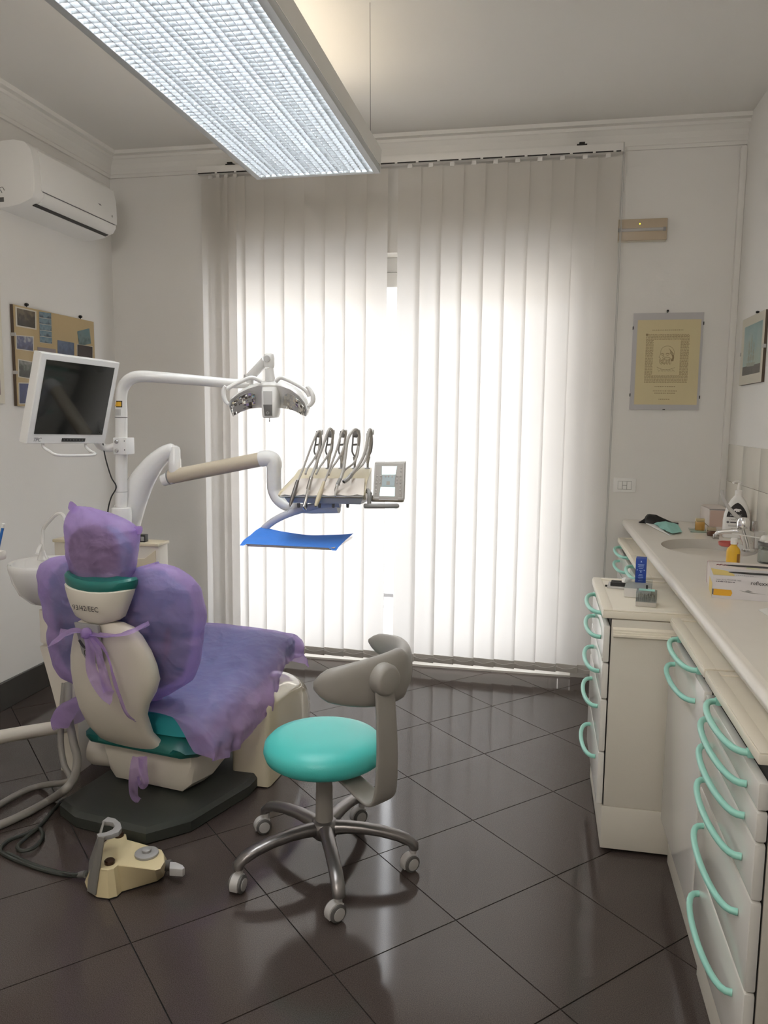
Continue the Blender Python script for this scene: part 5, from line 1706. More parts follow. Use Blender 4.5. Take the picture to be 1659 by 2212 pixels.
# welded corner tabs of the bag
for c0, ang in (((-0.098, 1.108), 1.9), ((0.160, 1.045), 0.5)):
    bm = NB()
    pts = []
    for k in range(15):
        a = 2 * PI * k / 15
        rr = 0.021 * (1 + 0.25 * math.cos(a * 2))
        pts.append(ch(c0[0] + rr * math.cos(a + ang), -0.205 + 0.004 * math.sin(3 * a), c0[1] + rr * 0.8 * math.sin(a + ang)))
    prism(bm, pts, AX * 0.002)
    obj('bag_corner', bm, M['film'], bag)


def ribbon(path, w, name, twist=0.0):
    """A flat film band swept along a path with its width across the path."""
    bm = NB()
    pts = smooth_path(path, 6)
    n = len(pts)
    prev = None
    fr = frames(pts)
    for i, p in enumerate(pts):
        t, nn, bb = fr[i]
        ww = w[0] + (w[1] - w[0]) * i / (n - 1) if isinstance(w, tuple) else w
        dirn = (bb * math.cos(twist * i / n) + nn * math.sin(twist * i / n))
        row = []
        for q in range(5):
            f = -1 + q / 2
            o_ = dirn * f * ww / 2 + t.cross(dirn) * (0.006 * math.sin(f * 3 + i * 0.4))
            row.append(bm.verts.new(p + o_))
        if prev:
            for q in range(4):
                bm.faces.new((prev[q], prev[q + 1], row[q + 1], row[q]))
        prev = row
    return obj(name, bm, M['film'], dc, angle=75)


D0 = -0.285
ribbon([ch(0.03, D0 - 0.010, 0.716), ch(0.11, D0 - 0.004, 0.714), ch(0.17, -0.262, 0.730), ch(0.215, -0.225, 0.752)], (0.02, 0.06), 'tie_band')
ribbon([ch(0.025, D0 - 0.014, 0.720), ch(-0.02, D0 - 0.020, 0.720), ch(-0.065, D0 - 0.020, 0.704), ch(-0.108, D0 - 0.010, 0.682)], (0.030, 0.085), 'tie_end', 0.6)
ribbon([ch(0.025, D0 - 0.012, 0.720), ch(0.048, D0 - 0.026, 0.675), ch(0.062, D0 - 0.030, 0.600), ch(0.090, D0 - 0.016, 0.530), ch(0.105, D0 + 0.006, 0.505)], (0.022, 0.050), 'tie_end', 0.4)
ribbon([ch(0.030, D0 - 0.012, 0.718), ch(0.072, D0 - 0.020, 0.675), ch(0.090, D0 - 0.016, 0.610), ch(0.098, D0 - 0.006, 0.530)], (0.018, 0.030), 'tie_end', -0.5)
ribbon([ch(0.035, D0 - 0.008, 0.716), ch(0.10, D0 - 0.010, 0.66), ch(0.118, D0 + 0.010, 0.55), ch(0.122, D0 + 0.05, 0.44), ch(0.125, D0 + 0.09, 0.40)], (0.008, 0.006), 'tie_cord')
bm = NB(); vs = bmesh.ops.create_icosphere(bm, subdivisions=2, radius=0.018, matrix=Matrix.Translation(ch(0.028, D0 - 0.014, 0.718)))['verts']
for v in vs:
    v.co += v.normal * 0.006 * noise.noise(v.co * 60)
obj('tie_knot', bm, M['film'], dc)
ribbon([ch(0.06, -0.10, 0.225), ch(0.065, -0.125, 0.19), ch(0.055, -0.13, 0.14), ch(0.050, -0.12, 0.09), ch(0.062, -0.11, 0.066)], (0.05, 0.02), 'tie_end', 0.7)
ribbon([ch(0.075, -0.10, 0.225), ch(0.10, -0.13, 0.195), ch(0.108, -0.135, 0.150), ch(0.088, -0.13, 0.135), ch(0.072, -0.125, 0.165)], (0.03, 0.022), 'tie_end', -0.4)

# ------------------------------------------------------------------ treatment unit left of the chair
du = thing('dental_unit', 'cream dental treatment unit with spittoon bowl, column and curved white crane arm', 'dental unit', (-1.85, 2.85, 0))
UY = 2.90
bm = NB()
a = at(342, 1176, y=2.98)
bbox(bm, (-2.05, 2.98, 0.05), (a.x, 3.07, a.z), 0.012)
obj('cabinet', bm, M['cream'], du)
bm = NB(); prism(bm, [(-1.95, 2.974, a.z - 0.20), (a.x - 0.012, 2.974, a.z - 0.20), (a.x - 0.012, 2.974, a.z - 0.026), (-1.62, 2.974, a.z - 0.062), (-1.95, 2.974, a.z - 0.10)], (0, 0.008, 0), 0.001); obj('front_panel', bm, M['cream_dark'], du)
bm = NB(); bbox(bm, (-2.05, 2.970, a.z - 0.010), (a.x + 0.004, 3.075, a.z + 0.004), 0.005); obj('top_cover', bm, M['cream_dark'], du)
c = at(309, 1163, y=3.0)
bm = NB(); bbox(bm, (c.x - 0.022, 2.99, a.z + 0.004), (c.x + 0.014, 3.02, a.z + 0.036), 0.003); blk = obj('socket_block', bm, M['black'], du)
bm = NB(); bbox(bm, (c.x - 0.004, 2.987, a.z + 0.010), (c.x + 0.010, 2.991, a.z + 0.028), 0.001); obj('socket', bm, M['grey_mid'], blk)
# column
bm = NB()
secs = []
for p0, p1, yy, dep in (((80, 1312), (128, 1312), 2.64, 0.22), ((84, 1395), (128, 1395), 2.64, 0.22)):
    l, r = at(*p0, y=yy), at(*p1, y=yy)
    secs.append([V((l.x, yy, l.z)), V((r.x, yy, l.z)), V((r.x, yy + dep, l.z)), V((l.x, yy + dep, l.z))])
loft(bm, secs)
bmesh.ops.bevel(bm, geom=bm.edges[:], offset=0.012, segments=2, affect='EDGES')
obj('bowl_support', bm, M['cream'], du)
bm = NB()
secs = []
for p0, p1 in (((86, 1396), (140, 1396)), ((98, 1440), (142, 1440)), ((112, 1490), (150, 1490)), ((128, 1550), (168, 1550)), ((132, 1640), (172, 1640)), ((132, 1668), (174, 1668))):
    l, r = at(*p0, y=2.66), at(*p1, y=2.66)
    secs.append([V((l.x, 2.66, l.z)), V((r.x, 2.66, l.z)), V((r.x, 2.88, l.z)), V((l.x + 0.02, 2.88, l.z))])
loft(bm, secs)
obj('column', bm, M['cream'], du)
# bowl
bl_ = at(33, 1217, y=2.72)
bc = V((bl_.x + 0.150, 2.72, bl_.z))
bm = NB(); lathe(bm, [(0.035, -0.158), (0.075, -0.145), (0.112, -0.110), (0.136, -0.060), (0.148, -0.015), (0.150, 0.006), (0.146, 0.014), (0.138, 0.010), (0.128, -0.03), (0.09, -0.075), (0.03, -0.095)], bc, 40)
obj('spittoon_bowl', bm, M['white_gloss'], du)
bm = NB(); tube(bm, [bc + V((0.02, 0, -0.14)), bc + V((0.05, 0.02, -0.21)), bc + V((0.08, 0.03, -0.26))], 0.035, 14); obj('bowl_neck', bm, M['cream'], du)
rear = V((0.02, 0.115, 0.012))
sp_ = [at(92, 1202, y=2.82), at(93, 1150, y=2.82), at(97, 1138, y=2.81), at(112, 1120, y=2.78), at(122, 1111, y=2.76), at(132, 1109, y=2.75), at(139, 1116, y=2.74), at(140, 1124, y=2.74)]
bm = NB(); tube(bm, smooth_path(sp_, 5), 0.0068, 10); lathe(bm, [(0.024, -0.006), (0.022, 0.0), (0.014, 0.012), (0.009, 0.03)], sp_[0] + V((0, 0, -0.006)), 16); obj('bowl_rinse_pipe', bm, M['white_gloss'], du)
sp_ = [at(90, 1190, y=2.80), at(88, 1178, y=2.79), at(84, 1184, y=2.76), at(80, 1196, y=2.74)]
bm = NB(); tube(bm, smooth_path(sp_, 4), 0.0075, 10); obj('cup_filler_pipe', bm, M['white_gloss'], du)
# crane arm sweeping up from the unit
P_ = [(258, 1175), (268, 1135), (285, 1085), (305, 1042), (330, 1005), (355, 980), (377, 968)]
pp = [at(*p, y=UY + 0.09) for p in P_]
bm = NB(); tube(bm, smooth_path(pp, 5), [0.072, 0.072, 0.071, 0.070, 0.069, 0.067, 0.066, 0.065, 0.064, 0.063, 0.061, 0.060, 0.058, 0.057, 0.055, 0.053, 0.051, 0.049, 0.047, 0.045, 0.043, 0.041, 0.039, 0.037, 0.035, 0.033, 0.031, 0.029, 0.027, 0.025, 0.018], 18)
obj('crane_arm', bm, M['white_gloss'], du)
pb0 = at(262, 1097, y=UY)
bm = NB(); lathe(bm, [(0.040, -0.07), (0.042, -0.02), (0.040, 0.0), (0.030, 0.004)], pb0, 24); obj('pole_collar', bm, M['white_gloss'], du)
j0 = at(377, 972, y=UY + 0.09)
bm = NB(); lathe(bm, [(0.022, -0.115), (0.026, -0.105), (0.026, -0.04), (0.024, -0.035), (0.024, 0.0), (0.020, 0.012), (0.008, 0.018)], j0, 20); obj('arm_pivot', bm, M['white_gloss'], du)
cb_ = [at(221, 950, y=2.88), at(228, 990, y=2.89), at(240, 1030, y=2.88), at(251, 1052, y=2.87), at(240, 1075, y=2.87), at(233, 1105, y=2.87), at(232, 1150, y=2.9)]
bm = NB(); tube(bm, smooth_path(cb_, 6), 0.003, 6); obj('monitor_cable', bm, M['black_cable'], du)
# grey ribbed hoses hanging from the unit
hz = [at(140, 1475, y=2.62), at(134, 1540, y=2.58), at(131, 1600, y=2.50), at(138, 1650, y=2.44), at(152, 1680, y=2.42), at(140, 1690, y=2.42), at(90, 1697, z=0.014), at(45, 1712, z=0.014), at(-30, 1755, z=0.014), at(-90, 1790, z=0.014)]
bm = NB(); tube(bm, smooth_path(hz, 8), 0.0115, 10); tag(obj('suction_hose', bm, M['suction_grey'], None), 'thinner grey ribbed hose looping from the unit onto the floor', 'hose')
hz = [at(148, 1475, y=2.60), at(148, 1540, y=2.54), at(158, 1600, y=2.46), at(167, 1640, y=2.40), at(160, 1680, y=2.33), at(140, 1706, y=2.27), at(110, 1727, z=0.02), at(60, 1755, z=0.016), at(0, 1782, z=0.016), at(-80, 1812, z=0.016)]
bm = NB(); tube(bm, smooth_path(hz, 8), 0.015, 10); tag(obj('suction_hose', bm, M['suction_grey'], None), 'thicker grey hose running forward on the floor to the left edge', 'hose')
aa = [at(185, 1562, y=2.75), at(150, 1567, y=2.68), at(80, 1578, y=2.56), at(0, 1592, y=2.42), at(-90, 1610, y=2.28)]
bm = NB(); tube(bm, smooth_path(aa, 4), 0.0255, 16); t_ = thing('assistant_arm', 'cream tubular swing arm reaching left out of the frame near the floor', 'arm', aa[1])
obj('arm_tube', bm, M['cream'], t_)
e0 = aa[-1]
bm = NB(); tube(bm, [e0, e0 + V((-0.03, 0, 0.05)), e0 + V((-0.05, 0.02, 0.5)), V((at(-40, 1200, y=2.2).x, 2.2, at(-40, 1200, y=2.2).z))], 0.018, 12); obj('arm_post', bm, M['cream'], t_)
hb_ = at(-25, 1200, y=2.2)
bm = NB(); box(bm, hb_, (0.09, 0.06, 0.03), None, 0.006); obj('holder', bm, M['cream'], t_)
q0, q1 = at(-6, 1195, y=2.18), at(6, 1140, y=2.18)
bm = NB(); tube(bm, [q0, q1], 0.0045, 8); st = thing('suction_tip', 'blue tipped suction tube just entering at the left frame edge', 'tool', q0)
obj('tube', bm, mat('blue_tube', (0.03, 0.16, 0.50), 0.4), st)
bm = NB(); tube(bm, [q1, q1 + (q1 - q0).normalized() * 0.014], 0.005, 8); obj('tip', bm, M['white_plastic'], st)

# ------------------------------------------------------------------ light pole, lamp arm and operating lamp
ol = thing('operating_lamp', 'white dental operating lamp with two mirrored wings on a bent pole arm', 'lamp', pb0)
path = [at(262, 1094, y=UY), at(262, 1000, y=UY), at(262, 900, y=UY), at(261, 862, y=UY), at(266, 836, y=UY), at(283, 818, y=UY), at(310, 813, y=UY + 0.01), at(370, 817, y=UY + 0.05), at(440, 823, y=UY + 0.12), at(500, 828, y=UY + 0.18), at(540, 829, y=UY + 0.20)]
sp_ = smooth_path(path, 6)
bm = NB(); tube(bm, sp_, [0.0245 - 0.006 * max(0, (i - 30) / (len(sp_) - 30)) for i in range(len(sp_))], 16)
pole = obj('pole_arm', bm, M['white_gloss'], ol)
bm = NB(); lathe(bm, [(0.0252, -0.001), (0.0252, 0.002)], at(262, 902, y=UY), 20); obj('pole_joint', bm, M['grey_dark'], pole)
bm = NB(); lathe(bm, [(0.0250, -0.001), (0.0250, 0.001)], at(262, 1062, y=UY), 20); obj('pole_joint', bm, M['grey_mid'], pole)


def wrap_label(px, py, h_px, half_deg, m, lift, x_off=0.0):
    c0 = at(262, py, y=UY); c1 = at(262, py + h_px, y=UY)
    bm = NB()
    A0 = math.radians(250)
    for k in range(6):
        a0, a1 = A0 - math.radians(half_deg) + k * math.radians(half_deg * 2) / 6, A0 - math.radians(half_deg) + (k + 1) * math.radians(half_deg * 2) / 6
        rr = 0.0246 + lift
        flat(bm, [c1 + V((rr * math.cos(a0), rr * math.sin(a0), 0)), c1 + V((rr * math.cos(a1), rr * math.sin(a1), 0)), c0 + V((rr * math.cos(a1), rr * math.sin(a1), 0)), c0 + V((rr * math.cos(a0), rr * math.sin(a0), 0))])
    return bm


obj('warning_label', wrap_label(262, 866, 14, 58, M['ink'], 0.0004), M['ink'], pole)
obj('warning_label_field', wrap_label(262, 868, 10, 50, M['sticker_yellow'], 0.0008), M['sticker_yellow'], pole)
obj('grey_label', wrap_label(262, 884, 14, 45, M['grey_light'], 0.0004), M['grey_light'], pole)
LYD = UY + 0.16
a0, a1 = at(540, 815, y=UY + 0.20), at(574, 778, y=LYD)
bm = NB(); tube(bm, [a0 + (a0 - a1) * 0.18, a0, a1], [0.012, 0.0195, 0.0185], 14); obj('lamp_arm', bm, M['white_gloss'], ol)
bm = NB(); lathe(bm, [(0.0195, -0.02), (0.021, 0), (0.0195, 0.02)], a0 + V((-0.006, 0, -0.01)), 16); obj('arm_joint', bm, M['lamp_grey'], ol)
kn = at(581, 778, y=LYD - 0.01)
bm = NB(); lathe(bm, [(0.020, -0.030), (0.022, -0.02), (0.022, 0.010), (0.018, 0.024), (0.008, 0.028)], kn, 18); kn_o = obj('lamp_knuckle', bm, M['white_gloss'], ol)
bm = NB(); lathe(bm, [(0.0145, 0), (0.013, 0.003)], kn + V((0.0, -0.021, 0.004)), 16, Matrix.Rotation(PI / 2, 3, 'X')); obj('knuckle_cap', bm, M['lamp_grey'], kn_o)
nk = at(582, 800, y=LYD - 0.01)
bm = NB(); tube(bm, [kn + V((0, 0, -0.032)), nk, at(584, 822, y=LYD)], [0.018, 0.017, 0.021], 14); obj('lamp_neck', bm, M['white_plastic'], ol)
bm = NB(); lathe(bm, [(0.0195, -0.0015), (0.0195, 0.0015)], at(582, 790, y=LYD - 0.01), 18); obj('neck_ring', bm, M['grey_dark'], ol)

# lamp head: a downward-curving crescent with a visible underside
top_arc = [(493, 872), (500, 862), (515, 850), (535, 840), (558, 833), (582, 831), (606, 834), (628, 842), (646, 855), (658, 870), (665, 890)]
bot_arc = [(503, 900), (508, 897), (520, 890), (540, 883), (560, 881), (582, 882), (604, 881), (625, 884), (643, 890), (654, 897), (661, 900)]
LH = LYD - 0.03
bm = NB()
secs = []
n_ = len(top_arc)
for i, (t_, b_) in enumerate(zip(top_arc, bot_arc)):
    f = abs(i - (n_ - 1) / 2) / ((n_ - 1) / 2)
    yf = LH - 0.055 * f                      # wings come forward
    T = at(*t_, y=yf); B = at(*b_, y=yf + 0.075)
    th = 0.022 * (1 - 0.35 * f)
    up = V((0, 0.35, 0.94)) * th
    back = V((0, 0.028, 0))
    secs.append([T, T + up * 0.55 + V((0, 0.006, 0)), T + up + back, (T + B) / 2 + up * 1.5 + back, B + up * 0.7 + back, B + V((0, 0.010, 0.004)), B, (T + B) / 2 + V((0, 0.0, 0.006 * (1 - f)))])
loft(bm, secs)
head = obj('lamp_head', bm, M['white_gloss'], ol, angle=50)


def lamp_face(cols, m, name, lift, parent):
    """Panel lying on the underside between the two arcs; cols: (index, from, to)."""
    out = []
    for i, f0, f1 in cols:
        k = int(i); t = i - k
        k2 = min(k + 1, n_ - 1)
        T = at(*top_arc[k], y=LH - 0.055 * abs(k - 5) / 5) * (1 - t) + at(*top_arc[k2], y=LH - 0.055 * abs(k2 - 5) / 5) * t
        B = at(*bot_arc[k], y=LH - 0.055 * abs(k - 5) / 5 + 0.075) * (1 - t) + at(*bot_arc[k2], y=LH - 0.055 * abs(k2 - 5) / 5 + 0.075) * t
        nrm = V((0, -0.62, -0.78)) * lift
        out.append((T + (B - T) * f0 + nrm, T + (B - T) * f1 + nrm))
    return out


def grid_at(i, f, lift):
    return lamp_face([(i, f, f)], None, None, lift, None)[0][0]


rr = random.Random(11)
for (i0, i1, nm, m, lab) in ((0.7, 3.7, 'reflector', M['mirror'], None), (6.4, 9.3, 'reflector', M['lamp_grey'], None)):
    par = None
    NI, NJ = 9, 5
    bm = NB()
    ring = []
    for k in range(28):
        c_, s_ = sup(2 * PI * k / 28, 2.6)
        ring.append((i0 + i1) / 2 + (i1 - i0) / 2 * 1.04 * c_)
        ring[-1] = grid_at(ring[-1], 0.50 + 0.40 * s_, 0.0085)
    prism(bm, ring, V((0, 0.62, 0.78)) * 0.002)
    par = obj(nm, bm, M['lamp_grey'], head)
    if True:
        for jx in range(NI):
            for jy in range(NJ):
                u, v = (jx + 0.5) / NI * 2 - 1, (jy + 0.5) / NJ * 2 - 1
                if (abs(u) ** 2.6 + abs(v) ** 2.6) > 1.0:
                    continue
                du_, dv_ = 0.94 / NI, 0.90 / NJ
                q = []
                for su, sv in ((-1, -1), (1, -1), (1, 1), (-1, 1)):
                    q.append(grid_at((i0 + i1) / 2 + (i1 - i0) / 2 * (u + su * du_), 0.50 + 0.38 * (v + sv * dv_), 0.0112 + 0.0030 * rr.uniform(-1, 1)))
                bm = NB(); prism(bm, q, V((0, 0.62, 0.78)) * 0.0012)
                o = obj('facet', bm, M['mirror'], head, smooth=False)
# centre block with sensor window
bm = NB()
secs = []
for y_px, w, yy, dep in ((836, 16, LH - 0.012, 0.05), (846, 17, LH - 0.02, 0.06), (872, 17, LH - 0.028, 0.07), (893, 16, LH - 0.028, 0.07), (901, 14, LH - 0.024, 0.06), (903, 11, LH - 0.018, 0.05)):
    l, r = at(579 - w, y_px, y=yy), at(580 + w, y_px, y=yy)
    cx_, hw_ = (l.x + r.x) / 2, (r.x - l.x) / 2
    secs.append([V((cx_ + hw_ * c_, yy + dep / 2 + dep / 2 * s_, l.z)) for c_, s_ in (sup(2 * PI * k / 28, 4) for k in range(28))])
loft(bm, secs)
cbk = obj('sensor_block', bm, M['white_gloss'], ol)
bm = NB(); q = [at(a, b, y=LH - 0.0305) for a, b in ((568, 845), (587, 845), (588, 899), (571, 899))]; prism(bm, q, (0, 0.004, 0), 0.001); swn = obj('sensor_panel', bm, M['lamp_grey'], cbk)
bm = NB(); q = [at(a, b, y=LH - 0.0312) for a, b in ((568.5, 874), (587.5, 874), (587.5, 898), (571.5, 898))]; prism(bm, q, (0, 0.003, 0), 0.0006); obj('sensor_window', bm, M['grey_dark'], swn)
bm = NB(); c_ = at(578, 892, y=LH - 0.0318)
ring = [c_ + V((0.0065 * math.cos(2 * PI * k / 20), 0, 0.0045 * math.sin(2 * PI * k / 20))) for k in range(21)]
tube(bm, ring, 0.0008, 5); tube(bm, [c_ + V((-0.003, 0, 0.001)), c_ + V((0.0, 0, -0.001)), c_ + V((0.003, 0, 0.001))], 0.0007, 5); obj('round_emblem', bm, M['grey_light'], swn)
p_ = at(582, 902, y=LH)
bm = NB(); tube(bm, [p_, p_ + V((0, 0, -0.014))], 0.0012, 6); lathe(bm, [(0.001, 0), (0.0024, 0.001), (0.0024, 0.004), (0.001, 0.005)], p_ + V((0, 0, -0.017)), 8); obj('switch_stalk', bm, M['black'], cbk)
for s, root, pts, tip in ((-1, (560, 820), [(565, 824), (545, 816), (530, 820), (510, 829), (494, 838), (490, 842)], [(487, 834), (483, 842), (483, 855), (487, 866), (493, 873)]), (1, (595, 820), [(596, 824), (606, 816), (622, 821), (640, 830), (655, 839), (664, 848), (668, 856)], [(662, 835), (668, 840), (675, 853), (676, 866), (670, 875), (664, 877)])):
    yy = LH - 0.02
    bm = NB(); pth = [at(a, b, y=LH - 0.055 * min(1, abs(a - 580) / 90)) for a, b in pts]; tube(bm, smooth_path(pth, 5), 0.0085, 12, flat=0.8)
    hnd = obj('handle_bow', bm, M['white_gloss'], ol)
    bm = NB(); pth = smooth_path([at(a, b, y=LH - 0.062) for a, b in tip], 5); tube(bm, pth, [0.006 + 0.0035 * math.sin(PI * i / (len(pth) - 1)) for i in range(len(pth))], 12); obj('handle_grip', bm, M['white_plastic'], hnd)

# ------------------------------------------------------------------ monitor on the pole
mo = thing('monitor', 'white framed square monitor with dark screen clamped to the lamp pole', 'monitor', (-1.713, 2.657, 1.25))
yaw, pit, rol = 1.362, -0.253, -0.025
mn = V((math.sin(yaw) * math.cos(pit), -math.cos(yaw) * math.cos(pit), math.sin(pit)))
mr = V((math.cos(yaw), math.sin(yaw), 0))
mu = mn.cross(mr)
mr, mu = mr * math.cos(rol) + mu * math.sin(rol), mu * math.cos(rol) - mr * math.sin(rol)
MC = V((-1.713, 2.657, 1.472))
mp = lambda u, v, w=0.0: MC + mr * u + mu * v + mn * w
bm = NB()
W2, T2, B2 = 0.195, 0.157, -0.172
secs = [[mp(a * s, (b - (T2 + B2) / 2) * s + (T2 + B2) / 2, w) for a, b in ((-W2, B2), (W2, B2), (W2, T2), (-W2, T2))] for s, w in ((0.985, 0.004), (1.0, 0.0), (1.0, -0.028), (0.985, -0.034), (0.72, -0.055), (0.6, -0.060))]
loft(bm, secs)
obj('casing', bm, M['white_plastic'], mo, angle=30)
bm = NB(); prism(bm, [mp(-0.169, -0.135, 0.0045), mp(0.169, -0.135, 0.0045), mp(0.169, 0.135, 0.0045), mp(-0.169, 0.135, 0.0045)], mn * 0.001); obj('screen', bm, M['screen'], mo, smooth=False)
bm = NB(); prism(bm, [mp(-0.035, -0.163, 0.0045), mp(0.082, -0.163, 0.0045), mp(0.082, -0.150, 0.0045), mp(-0.035, -0.150, 0.0045)], mn * 0.0015); kp = obj('button_strip', bm, M['black'], mo, smooth=False)
bm = NB()
for k in range(7):
    lathe(bm, [(0.0017, 0), (0.0012, 0.0008)], mp(-0.024 + k * 0.0155, -0.1565, 0.006), 8, mn.to_track_quat('Z', 'Y').to_matrix())
o = obj('button', bm, M['grey_mid'], kp); o['kind'] = 'stuff'
lettering('TPC', 0.020, M['ink_grey'], mp(-0.170, -0.163, 0.0045), mr, mu, mo, shear=0.3)
bm = NB(); tube(bm, smooth_path([mp(-0.105, -0.170, -0.012), mp(-0.105, -0.186, -0.006), mp(-0.100, -0.195, 0.02), mp(-0.085, -0.200, 0.06), mp(0.085, -0.200, 0.06), mp(0.100, -0.195, 0.02), mp(0.105, -0.186, -0.006), mp(0.105, -0.170, -0.012)], 4), 0.0055, 10); obj('grab_handle', bm, M['white_gloss'], mo)
cl0, cl1 = at(262, 945, y=UY), at(262, 981, y=UY)
bm = NB(); bbox(bm, (cl0.x - 0.018, UY - 0.033, cl1.z), (cl0.x + 0.040, UY + 0.032, cl0.z), 0.003); clp = obj('pole_clamp', bm, M['white_plastic'], mo)
for zf in (0.22, 0.75):
    z = cl1.z + (cl0.z - cl1.z) * zf
    bm = NB(); lathe(bm, [(0.008, 0), (0.008, 0.004), (0.006, 0.007), (0.003, 0.007)], (cl0.x - 0.002, UY - 0.033, z), 12, Matrix.Rotation(PI / 2, 3, 'X')); obj('clamp_bolt', bm, M['steel'], clp)
    bm = NB(); lathe(bm, [(0.0022, 0), (0.0022, 0.001)], (cl0.x + 0.032, UY - 0.033, z + 0.004), 8, Matrix.Rotation(PI / 2, 3, 'X')); obj('clamp_screw', bm, M['black'], clp)
bk0 = mp(0.05, 0.0, -0.058)
bm = NB(); tube(bm, smooth_path([V((cl0.x - 0.018, UY, (cl0.z + cl1.z) / 2)), V((cl0.x - 0.09, UY - 0.01, (cl0.z + cl1.z) / 2)), bk0 + V((-0.03, 0.05, -0.03)), bk0], 4), 0.016, 12, flat=1.3); obj('bracket_arm', bm, M['white_plastic'], mo)
bm = NB(); prism(bm, [mp(-0.05, -0.06, -0.058), mp(0.06, -0.06, -0.058), mp(0.06, 0.06, -0.058), mp(-0.05, 0.06, -0.058)], mn * -0.01, 0.002); obj('mount_plate', bm, M['white_plastic'], mo)

# ------------------------------------------------------------------ instrument console on its beige arm
ic = thing('instrument_console', 'cream instrument console with five hose whips on beige swing arm over the chair', 'dental console', at(700, 1060, y=2.9))
A0, A1 = at(364, 1031, y=2.99), at(575, 990, y=2.99)
bm = NB(); tube(bm, [A0, A0 + (A1 - A0) * 0.02, A1], [0.026, 0.0305, 0.029], 18); obj('arm_sleeve', bm, M['arm_beige'], ic)
bm = NB(); lathe(bm, [(0.031, -0.002), (0.0315, 0.0), (0.031, 0.004)], A0 + (A1 - A0) * 0.01, 20, (A1 - A0).to_track_quat('Z', 'Y').to_matrix()); obj('arm_ring', bm, M['grey_mid'], ic)
bm = NB(); tube(bm, [at(352, 1038, y=2.99), at(374, 1030, y=2.99)], [0.024, 0.029], 18); obj('arm_socket', bm, M['white_gloss'], ic)
el_ = [at(562, 992, y=2.99), at(580, 990, y=2.99), at(591, 996, y=2.99), at(592, 1010, y=2.99)]
bm = NB(); tube(bm, smooth_path(el_, 4), [0.031, 0.032, 0.032, 0.0325, 0.033, 0.033, 0.0325, 0.032, 0.031, 0.031, 0.031, 0.031, 0.031], 18); obj('arm_elbow', bm, M['white_plastic'], ic)
dn = [at(592, 1009, y=2.99), at(592, 1040, y=2.99), at(594, 1062, y=2.99), at(603, 1080, y=2.98), at(622, 1093, y=2.97), at(660, 1099, y=2.96), at(700, 1099, y=2.95), at(732, 1098, y=2.94)]
sp_ = smooth_path(dn, 5)
bm = NB(); tube(bm, sp_, [0.029 - 0.010 * min(1, max(0, (i - 8) / 16)) for i in range(len(sp_))], 18); obj('lower_arm', bm, M['white_plastic'], ic)
# console body: profile pushed along its length
def con(px, py, y):
    return at(px, py, y=y)


bm = NB()
secs = []
YFr, YMd, YBk = 2.80, 2.875, 3.00
for l, r_, in ((0, 0),):
    pass
rows_c = [(1074, YFr, 601, 788), (1070, YFr - 0.006, 599, 789), (1062, YFr + 0.0, 603, 789), (1038, YMd, 628, 793), (1030, YMd + 0.035, 634, 797), (1014, YBk - 0.02, 645, 803), (1010, YBk + 0.02, 652, 804), (1012, YBk + 0.06, 655, 803)]
for f in (0.0, 0.015, 0.06, 0.35, 0.65, 0.94, 0.985, 1.0):
    e = 0.006 if f in (0.0, 1.0) else 0
    ring = [at(x0 + (x1 - x0) * f, py, y=yy) for py, yy, x0, x1 in rows_c]
    base_z = at(690, 1080, y=YFr).z
    ring += [V((ring[-1].x, YBk + 0.06, base_z + 0.02)), V((ring[0].x, YFr + 0.03, base_z))]
    if e:
        ce = sum(ring, V()) / len(ring)
        ring = [ce + (p - ce) * 0.955 for p in ring]
    secs.append(ring)
loft(bm, secs)
obj('console_body', bm, M['cream_dark'], ic, angle=35)
# scalloped front pad
bm = NB()
n = 40
bot = []
top = []
for k in range(n + 1):
    f = k / n
    sc_ = 6 * abs(math.sin(PI * (f * 4.6 + 0.25))) ** 3
    bot.append(at(606 + 179 * f, 1071 - 0.4 * sc_, y=YFr - 0.024))
    top.append(at(640 + 147 * f, 1038, y=YMd - 0.022))
ring = bot + list(reversed(top))
prism(bm, ring, (0, 0.010, 0.008), 0.001)
obj('front_pad', bm, mat('pinkish_cream_pad', (0.68, 0.61, 0.55), 0.45), ic, angle=30)
bm = NB(); prism(bm, [at(602, 1074, y=YFr - 0.012), at(784, 1074, y=YFr - 0.012), at(784, 1069, y=YFr - 0.012), at(606, 1069, y=YFr - 0.012)], (0, 0.03, 0), 0.002); obj('front_lip', bm, M['white_plastic'], ic)
bm = NB(); q = [at(614, 1075, y=YFr), at(784, 1076, y=YFr), at(778, 1090, y=YFr + 0.01), at(622, 1086, y=YFr + 0.01)]; prism(bm, q, (0, 0.16, 0), 0.004); obj('under_tray', bm, M['blue_grey'], ic)
for px_ in (645, 661, 690, 720, 751):
    p_ = at(px_, 1089, y=YFr + 0.03)
    bm = NB(); lathe(bm, [(0.004, -0.014), (0.0055, -0.012), (0.0065, 0.004)], p_, 12); obj('hose_port', bm, M['grey_dark'], ic)
